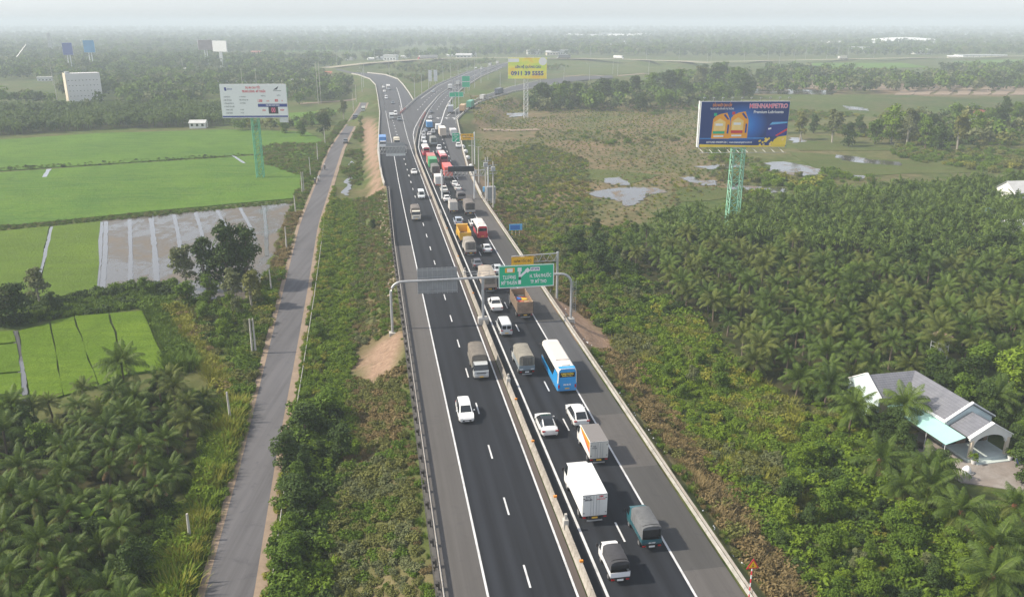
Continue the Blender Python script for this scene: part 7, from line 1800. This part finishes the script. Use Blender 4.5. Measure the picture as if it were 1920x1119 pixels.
# right of the expressway
L_.append(zone_pts(band(42, 215, 28.8, 30.2), .85, {'^green':4,'olive':3,'brown':2,'green':2}, .25, .55, earth_skip, seed=30))
L_.append(zone_pts(band(42, 112, 30.0, lambda s: 34.4+.012*s), .85, {'brown':8,'^brown':8,'olive':1}, .65, 1.25, earth_skip, seed=31))
L_.append(zone_pts(band(100, 215, 30.0, lambda s: 34.0+.01*(s-100)), 1.0, {'brown':5,'olive':3,'^brown':4,'green':1}, .6, 1.15, earth_skip, seed=32))
thk = lambda X, Y: (X*CA+Y*SA < 34.2) | poly_in([(p[0], p[1]) for p in HOUSE_CLEAR], X, Y) | poly_in(P_GROVE_R, X, Y) | earth_skip(X, Y)
P_THICK = zp([(1120,640),(1250,570),(1340,640),(1420,720),(1520,790),(1600,780),(1700,850),(1780,920),(1960,1000),(2050,1300),(1560,1300),(1500,1119),(1330,880),(1180,700)])
L_.append(zone_pts(P_THICK, 1.15, {'green':3,'bright':8,'yellow':2,'^bright':4}, .55, 1.2, thk, seed=33, patch=(.14, .15, {'olive':4,'grey':2,'^yellow':4,'yellow':1})))
L_.append(zone_pts(zp([(1240,930),(1300,860),(1430,900),(1500,1000),(1600,1300),(1480,1300),(1400,1080)]), 1.3, {'bright':5,'green':5,'dark':2}, .8, 1.7, thk, seed=34))
L_.append(zone_pts(zp([(1480,850),(1700,880),(1800,1000),(1900,1140),(1560,1200)]), 2.0, {'dark':3,'green':5,'bright':3}, .9, 1.8, thk, seed=35))
L_.append(zone_pts(zp([(1240,600),(1330,610),(1430,720),(1520,790),(1480,840),(1400,800),(1280,660)]), 1.0, {'yellow':2,'olive':4,'^yellow':4,'bright':2}, .7, 1.3, thk, seed=36))
L_.append(zone_pts(zp([(1010,470),(1080,430),(1190,430),(1250,500),(1330,610),(1250,600),(1150,640),(1080,560)]), 1.35, {'green':5,'dark':3,'olive':3,'bright':2}, .8, 1.7, lambda X, Y: thk(X, Y) | (X*CA+Y*SA < 33), seed=37))
L_.append(zone_pts(zp([(1090,455),(1180,450),(1210,500),(1120,520)]), 2.2, {'dark':6,'green':2}, 1.4, 2.6, lambda X, Y: poly_in(P_GROVE_R, X, Y), seed=38))
msk = lambda X, Y: (X*CA+Y*SA < 33.5) | poly_in(P_GROVE_R, X, Y)
L_.append(zone_pts(zp([(905,300),(1000,270),(1100,300),(1110,400),(1100,460),(1000,470),(950,420)]), 1.7, {'green':4,'olive':4,'grey':5,'^yellow':4,'bright':2}, .5, 1.2, msk, seed=39, patch=(.08, .2, {'brown':1,'^yellow':4,'olive':3,'^brown':4})))
L_.append(zone_pts(P_MARSH, 2.3, {'^brown':4,'^yellow':5,'grey':2,'^green':5}, .3, .7, lambda X, Y: msk(X, Y) | (vnoise(X, Y, .06, 12) > .35), seed=40))
L_.append(zone_pts(P_MARSH, 7.5, {'green':5,'olive':5}, .7, 1.7, lambda X, Y: msk(X, Y) | (vnoise(X, Y, .05, 13) > -.25), seed=44))
L_.append(zone_pts(P_MARSH2, 3.2, {'green':5,'olive':4,'yellow':1,'bright':1}, .6, 1.8, lambda X, Y: vnoise(X, Y, .055, 14) > -.05, seed=41))
L_.append(zone_pts(zp([(1330,300),(1480,310),(1640,335),(1700,355),(1560,372),(1420,372),(1340,330)]), 2.2, {'yellow':2,'green':4,'bright':3}, 1.0, 2.2, lambda X, Y: poly_in(P_GROVE_R, X, Y) | (vnoise(X, Y, .08, 15) > .1), seed=42))
L_.append(zone_pts(P_GROVE_R, 2.3, {'dark':8,'green':1}, .45, .9, lambda X, Y: poly_in([(p[0], p[1]) for p in HOUSE_CLEAR], X, Y), seed=43))
L_.append(zone_pts(zp([(1520,700),(1610,690),(1625,800),(1560,830),(1490,790)]), 1.2, {'green':4,'bright':4,'olive':2,'^green':3}, .6, 1.2, lambda X, Y: poly_in([(p[0], p[1]) for p in HOUSE_CLEAR], X, Y), seed=70))
L_.append(zone_pts(zp([(190,745),(440,735),(428,800),(388,900),(348,1010),(312,1110),(255,1110),(296,1010),(346,900),(390,800),(400,752),(190,775)]), 1.1, {'green':4,'bright':3,'^green':5,'^bright':3,'dark':1}, .5, 1.0, None, seed=71))
# taller leafy clumps standing out of the thickets
L_.append(zone_pts(P_THICK, 4.2, {'#green':5,'#dark':2,'#bright':5,'#olive':2}, .24, .44, lambda X, Y: thk(X, Y) | (X*CA+Y*SA < 37) | (vnoise(X, Y, .11, 51) < .12), seed=50))
L_.append(zone_pts(zp([(1480,850),(1700,890),(1800,990),(1960,1060),(2000,1300),(1560,1250),(1440,1000)]), 3.4, {'#dark':4,'#green':6,'#bright':3}, .26, .46, thk, seed=52))
L_.append(zone_pts([hp(a, b_)[:2] for a, b_ in ((-5,7.3),(-5,10),(5,11),(14,10.5),(18,8),(14,7.6),(4,7.2),(3.8,7.4))], 1.7, {'#green':4,'#dark':4,'bright':2,'dark':3}, .30, .50, None, seed=53))
L_.append(zone_pts([hp(a, b_)[:2] for a, b_ in ((-9,-9),(-4.5,-4),(13,-4),(21,-4),(24,-10),(5,-11))], 2.2, {'#dark':6,'#green':3}, .36, .60, None, seed=54))
L_.append(zone_pts(zp([(1010,470),(1080,430),(1190,430),(1250,500),(1330,610),(1250,600),(1150,640),(1080,560)]), 5.0, {'#green':5,'#dark':3,'#olive':3,'#bright':2}, .3, .5, lambda X, Y: thk(X, Y) | (X*CA+Y*SA < 37), seed=55))
L_.append(zone_pts(band(64, 100, lambda s: locR(s)+2.2, -7.0), 3.0, {'#dark':6,'#green':5}, .32, .52, earth_skip, seed=56))
L_.append(zone_pts(band(40, 60, lambda s: locR(s)+2.0, -5.0), 4.0, {'#dark':3,'#green':5,'#bright':2}, .24, .38, None, seed=57))
L_.append(zone_pts(zp([(1560,560),(1640,470),(1920,420),(1960,620),(1760,600)]), 9.5, {'#dark':6,'#green':4,'#bright':1}, .5, .7, lambda X, Y: vnoise(X, Y, .06, 61) < .2, seed=58))
L_.append(zone_pts(P_GROVE_L, 8.0, {'#dark':5,'#green':4}, .34, .6, None, seed=59))
L_.append(zone_pts(zp([(345,560),(500,560),(485,660),(460,745),(390,640)]), 4.5, {'#green':5,'#olive':3,'#bright':1}, .3, .5, None, seed=60))
pts = np.concatenate([q for q in L_ if len(q)])
NEAR_N = len(pts)
# keep open water, fields and paddies clear
clear = np.zeros(len(pts), bool)
for k, q in enumerate(ponds): clear |= poly_in(zpoly(q), pts[:, 0], pts[:, 1])
pts = pts[~clear]
scatter('shrub_cover', 'thick shrubs, vines and grasses covering the verges and thickets', MODELS, pts)
# ---------------- trees
def tree(px, h, kind, label, group=None, wide=1.0, v=0, z=-3.0):
    x, y = gp(*px, z); o = thing('tree', label, 'tree', (x, y, gz(x, y)), (px[0]*.37) % 6.28, group)
    t_, c = TREES[kind][v % len(TREES[kind])]; s = h/7
    a = link('trunk', t_, o); a.scale = (s, s, s); b_ = link('crown', c, o); b_.scale = (s*wide, s*wide, s)
    return o
for k, (px, h, kd, lab, w) in enumerate([((430,546),12.4,'dark','tallest dark tree of the clump by the flooded paddy',.82), ((388,546),9.6,'dark','dark tree in the middle of the paddy clump',.75), ((350,545),8.2,'olive','olive tree at the left of the paddy clump',1.0), ((465,540),11.4,'dark','right hand dark tree of the paddy clump',.75), ((440,572),6.4,'olive','small tree below the clump, left one',1.1), ((474,582),7.6,'olive','slender tree with pale trunk below the clump',1.0), ((352,572),4.6,'green','low green tree below the clump on the left',1.3), ((395,560),4.2,'green','low green tree under the dark ones',1.2), ((75,575),6.8,'olive','brownish tree at the left hedge',1.1), ((30,606),6.4,'dark','dark bushy tree at the left edge of the hedge',1.35), ((0,610),6.2,'olive','olive tree cut by the left edge',1.4), ((275,556),3.4,'green','low round tree at the right end of the hedge',1.3), ((100,588),3.6,'dark','low dark tree right of the brownish one',1.3),
    ((607,254),9.0,'dark','round dark tree beside the local road',1.2), ((645,225),9.0,'olive','slender olive tree between the poles and local road',.8), ((565,256),6.0,'green','low tree left of the round dark one',1.3), ((535,250),5.5,'green','low tree under the project board',1.4), ((700,438),2.6,'dark','single dark shrub tree on the green strip',1.4),
    ((540,880),3.8,'dark','dark tree at the local road, nearest of the strip',1.3), ((575,830),4.2,'dark','dark tree left of the brown shrubs',1.3), ((610,790),4.6,'green','green tree in the strip beside the white car',1.2), ((560,960),3.6,'dark','low dark tree near the bottom of the strip',1.4), ((640,860),4.0,'dark','dark tree before the brown shrubs',1.2), ((540,1085),3.4,'green','green tree at the bottom edge of the strip',1.4), ((600,640),2.6,'green','low green tree beside the bare earth',1.5)]):
    tree(px, h, kd, lab, None, w, k)
RT = [((1420,258),9,'olive'),((1500,262),12,'olive'),((1560,268),13,'olive'),((1590,275),9,'dark'),((1640,270),10,'green'),((1670,268),15,'bright'),((1700,272),14,'olive'),((1735,278),11,'green'),((1760,285),10,'dark'),((1795,280),14,'olive'),((1830,262),12,'bright'),((1790,240),10,'green'),((1870,250),11,'dark'),((1905,240),11,'green'),((1525,250),8,'dark'),((1610,255),8,'dark'),((1455,250),10,'olive'),((1880,228),12,'dark'),((1850,238),9,'green'),((1745,255),9,'dark')]
for k, (px, h, kd) in enumerate(RT):
    tree(px, h, kd, '%s tree in the row right of the blue billboard' % {'olive':'tall thin grey green','dark':'dark low bushy','green':'mid green bushy','bright':'tall light green'}[kd], 'trees right of the blue billboard', 1.0, k)
for k, (px, h, kd) in enumerate([((1130,195),14,'dark'),((1165,200),14,'dark'),((1190,190),15,'dark'),((1220,185),15,'green'),((1250,180),16,'dark'),((1275,180),16,'green'),((1310,172),17,'olive'),((1345,168),18,'dark'),((1375,172),17,'green'),((1395,185),14,'dark'),((1340,190),12,'green'),((1290,198),12,'dark'),((1240,205),11,'green'),((1200,210),10,'dark'),((1080,200),13,'dark'),((1050,205),13,'green'),((1015,205),14,'dark'),((1110,208),11,'green'),((1425,160),12,'dark'),((1465,158),11,'green'),((1060,190),12,'dark'),((1150,183),11,'green'),((1318,152),13,'dark'),((1360,150),14,'green')]):
    tree(px, h, kd, '%s tree of the wood behind the marsh' % {'olive':'grey green','dark':'dark','green':'mid green'}[kd], 'wood behind the marsh', 1.25, k)
for px, h, lab, kd in (((1890,745),6.5,'light green round tree at the right edge above the porch','bright'),((1830,700),5.0,'dark green tree behind the red roofed hut','green'),((1915,905),4.5,'dark tree at the right edge below the porch','dark'),((1640,480),7,'dark leafy tree among the palms, left one','dark'),((1700,520),7,'dark leafy tree among the palms, middle one','dark'),((1870,500),7.5,'dark leafy tree among the palms near the right edge','dark'),((1120,520),6.5,'dark tree at the near corner of the grove','dark'),((1080,480),5.5,'dark tree behind the blue distance sign','dark')):
    tree(px, h, kd, lab, None, 1.2, int(px[0]))
# rubble and litter on the verges
def crumbs(name, label, pts_, size, mat, seed):
    g = random.Random(seed); mb = MB()
    for x, y in pts_:
        a = size*g.uniform(.5, 1.5); z = gz(x, y); t_ = g.uniform(0, 3.1); c, s_ = math.cos(t_), math.sin(t_)
        q = [(-a,-a*.6,0),(a*.8,-a*.7,0),(a,a*.6,0),(-a*.7,a*.8,0),(-a*.6,-a*.3,a*.7),(a*.5,-a*.4,a*.8),(a*.6,a*.4,a*.6),(-a*.4,a*.5,a*.75)]
        mb.add([(x+u*c-v*s_, y+u*s_+v*c, z+w-.02) for u, v, w in q], [(4,5,6,7),(0,1,5,4),(1,2,6,5),(2,3,7,6),(3,0,4,7)])
    o = mb.build(name, mat); o['kind'] = 'stuff'; o['label'] = label
g_ = random.Random(91)
crumbs('rubble', 'pale rubble stones along the left guardrail', [rw(g_.uniform(132, 224), g_.gauss(2.1, .55)) for k in range(420)], .16, basic('pale_rubble', (.42,.34,.27), .9, .3, .3, coord='World'), 1)
crumbs('litter', 'scraps of white litter along the right verge', [rw(g_.uniform(48, 210), 28.5+abs(g_.gauss(0, .9))) for k in range(130)] + [rw(g_.uniform(48, 120), g_.uniform(16.1, 16.5)) for k in range(14)] + [rw(g_.uniform(50, 90), g_.uniform(19, 26)) for k in range(16)], .075, M['trim'], 2)
# potted plants get their leaves
for o in POTS:
    f = link('foliage', BUSH['bright'][0], o, (0, 0, .45)); f.scale = (.55, .55, .8)
# banana plants
def banana(px, lab, s=1.0, seed=0):
    x, y = gp(*px, -3); o = thing('banana_plant', lab, 'banana plant', (x, y, -3.05)); g = random.Random(seed)
    MB().tube([(0,0,-.2),(.05,0,1.6*s)], [.16*s,.1*s], 8).build('stem', LM['banana'], o, 50)
    for k in range(9):
        a = k*2.4+g.uniform(-.3,.3); e = g.uniform(.5,1.3); L = 2.1*s*g.uniform(.8,1.1); mb = MB(); ctr = []; p = Vector((.05,0,1.55*s))
        for i in range(8):
            ee = e-1.3*(i/7)**1.4; ctr.append(p.copy()); p = p+Vector((math.cos(a)*math.cos(ee), math.sin(a)*math.cos(ee), math.sin(ee)))*L/7
        sd = Vector((-math.sin(a), math.cos(a), 0))
        prof_ = [.03,.16,.26,.30,.29,.25,.16,.02]
        rows = [[tuple(c-sd*w*s+Vector((0,0,.05*s))), tuple(c), tuple(c+sd*w*s+Vector((0,0,.05*s)))] for c, w in zip(ctr, prof_)]
        mb.loft(rows, False, False).build('leaf', LM['banana'], o, 60)
banana((172,1010), 'bright banana plant among dark palms at the lower left', 1.25, 1); banana((112,1135), 'bright banana plant cut by the bottom edge', 1.2, 2); banana((8,815), 'bright banana plant at the left edge above the grove', 1.15, 3)
# ---------------- far woods: reads as one mass
def far_tree_mesh(seed, leaf, n=110, h=1.0, w=.42):
    g = random.Random(seed); bl = [(g.uniform(-.2,.2), g.uniform(-.2,.2), g.uniform(.35,.8), g.uniform(.18,.3), g.uniform(.18,.3), g.uniform(.15,.25)) for k in range(6)]+[(0,0,.45,w*.7,w*.7,.35)]
    return proto_mesh('far_tree', *leaves(n, bl, .14, seed, .4, 1.3), LM[leaf])
FT = [far_tree_mesh(1,'dark'), far_tree_mesh(2,'grey'), far_tree_mesh(3,'green'), far_tree_mesh(4,'olive'), far_tree_mesh(5,'dark')]
pm_ = crown_mesh(900, .7, 5); pm_.tube([(0,0,-4),(0,0,0)], .14, 5)
pm_.v = [(x/8, y/8, (z+4)/8) for x, y, z in pm_.v]
FT.append(pm_.mesh('far_palm', LM['palm']))
far = []
P_OPEN = zpoly([(118,184),(205,184),(260,206),(80,206)])
def roads_clear(X, Y, m=9):
    S_, N_ = Y*CA-X*SA, X*CA+Y*SA
    k = (N_ > -2) & (N_ < 50+np.maximum(0, S_-400)*.12) & (S_ < 520)
    for p, hw, _ in ROADS: k |= seg_dist(X, Y, p) < hw+m
    for p in (OVER, OVER2): k |= seg_dist(X, Y, p) < 12
    return k | (seg_dist(X, Y, LOC_C) < LOC_H+4) | poly_in(P_OPEN, X, Y)
def far_zone(px, step, hmin, hmax, kinds, thr, sc, seed, m=9):
    X, Y = grid_pts(zpoly(px), step, .5, seed); k = ~roads_clear(X, Y, m) & (vnoise(X, Y, sc, seed) > thr); X, Y = X[k], Y[k]
    n = len(X); h_ = rs.uniform(hmin, hmax, n)
    far.append(np.c_[X, Y, ground_z(X, Y)-.04*h_, h_, rs.uniform(0, 6.28, n), rs.choice(kinds, n)])
far_zone([(-120,262),(0,256),(180,244),(430,237),(440,222),(420,205),(200,205),(-120,212)], 4.6, 6.5, 8.5, [5,5,5,5,0], -2, .05, 1)
far_zone([(-200,215),(440,205),(560,200),(640,190),(650,150),(560,165),(420,170),(200,190),(-200,200)], 8, 6, 11, [0,1,2,4,5], -.1, .03, 2)
far_zone([(440,208),(560,200),(650,186),(660,160),(600,158),(440,172)], 6.5, 5, 10, [0,1,2,4], -.45, .04, 22, 4)
far_zone([(440,248),(560,244),(625,232),(640,215),(620,212),(560,232),(440,240)], 5, 3, 6, [0,2,3], -.3, .06, 23, 3)
far_zone([(660,140),(740,150),(775,185),(810,162),(880,135),(950,116),(760,118)], 6, 2.5, 5.5, [0,2,3,3], .05, .04, 24, 4)
far_zone([(700,170),(708,200),(690,225),(668,240),(690,195)], 4, 2, 4, [2,3], -.2, .1, 25, 1.5)
far_zone([(890,215),(960,205),(1000,190),(960,178),(905,195)], 5, 2, 4.5, [2,3,0], .0, .06, 26, 3)
far_zone([(-250,205),(120,190),(110,150),(300,140),(600,140),(620,160),(400,185),(200,195)], 9, 7, 12, [0,1,2,4], -.25, .02, 3)
far_zone([(-300,165),(620,142),(640,122),(300,115),(-300,125)], 12, 8, 14, [0,1,2,4], -.28, .012, 4)
far_zone([(560,262),(640,240),(650,205),(560,215),(440,245)], 7, 4, 7, [0,2,3], .1, .05, 5)
far_zone([(700,142),(900,118),(1030,118),(1150,150),(1000,160),(860,150),(780,180)], 7, 3, 6, [2,3,3], .25, .03, 6, 5)
far_zone([(985,212),(1300,205),(1420,180),(1400,140),(1250,150),(1180,170),(1000,180)], 8, 6, 11, [0,1,2], -.35, .03, 7)
far_zone([(1420,178),(1920,172),(2000,165),(2000,130),(1700,138),(1440,135)], 10, 7, 13, [0,1,2,4], -.3, .02, 8)
far_zone([(1480,270),(1920,280),(2000,270),(2000,215),(1800,215),(1600,250),(1500,240)], 7, 4, 9, [0,1,2,3], -.15, .035, 9)
far_zone([(-400,122),(600,118),(1000,104),(1400,108),(1900,104),(2400,100),(2400,88),(-400,92)], 16, 8, 15, [0,1,2,4], -.36, .008, 10)
far_zone([(-400,92),(2400,88),(2400,72),(-400,74)], 26, 9, 17, [0,1,2,4], -.42, .005, 11)
far_zone([(-500,74),(2500,72),(2500,60),(-500,61)], 44, 12, 20, [0,1,4], -.35, .003, 12)
far_zone([(-600,61),(2600,60),(2600,53),(-600,53)], 90, 16, 30, [0,1,4], -.5, .002, 13)
if far_palms:
    fp_ = np.array([(x, y, -3.0, (th+4)*1.02, gg.uniform(0, 6.28), 5) for x, y, th, sc in far_palms]); far.append(fp_)
scatter('distant_woods', 'hazy distant woods and palm rows merging into one mass', FT, np.concatenate(far))
print('palms', len(palms), 'cover', len(pts), 'far', sum(len(f) for f in far), 'objects', len(scene.objects))
finish_text()
hz = MB().box(-11000, 11000, -60, 14000, -5, 62).build('haze', None)
hz['kind'] = 'stuff'; hz['label'] = 'pale haze lying over the whole plain'
m_ = bpy.data.materials.new('haze_air'); m_.use_nodes = True
for n_ in list(m_.node_tree.nodes): m_.node_tree.nodes.remove(n_)
o_ = m_.node_tree.nodes.new('ShaderNodeOutputMaterial'); p_ = m_.node_tree.nodes.new('ShaderNodeVolumePrincipled')
p_.inputs['Color'].default_value = (0.72,0.80,0.88,1)
p_.inputs['Density'].default_value = HAZE_DENSITY
p_.inputs['Anisotropy'].default_value = 0.0
m_.node_tree.links.new(p_.outputs[0], o_.inputs['Volume'])
hz.data.materials.append(m_)
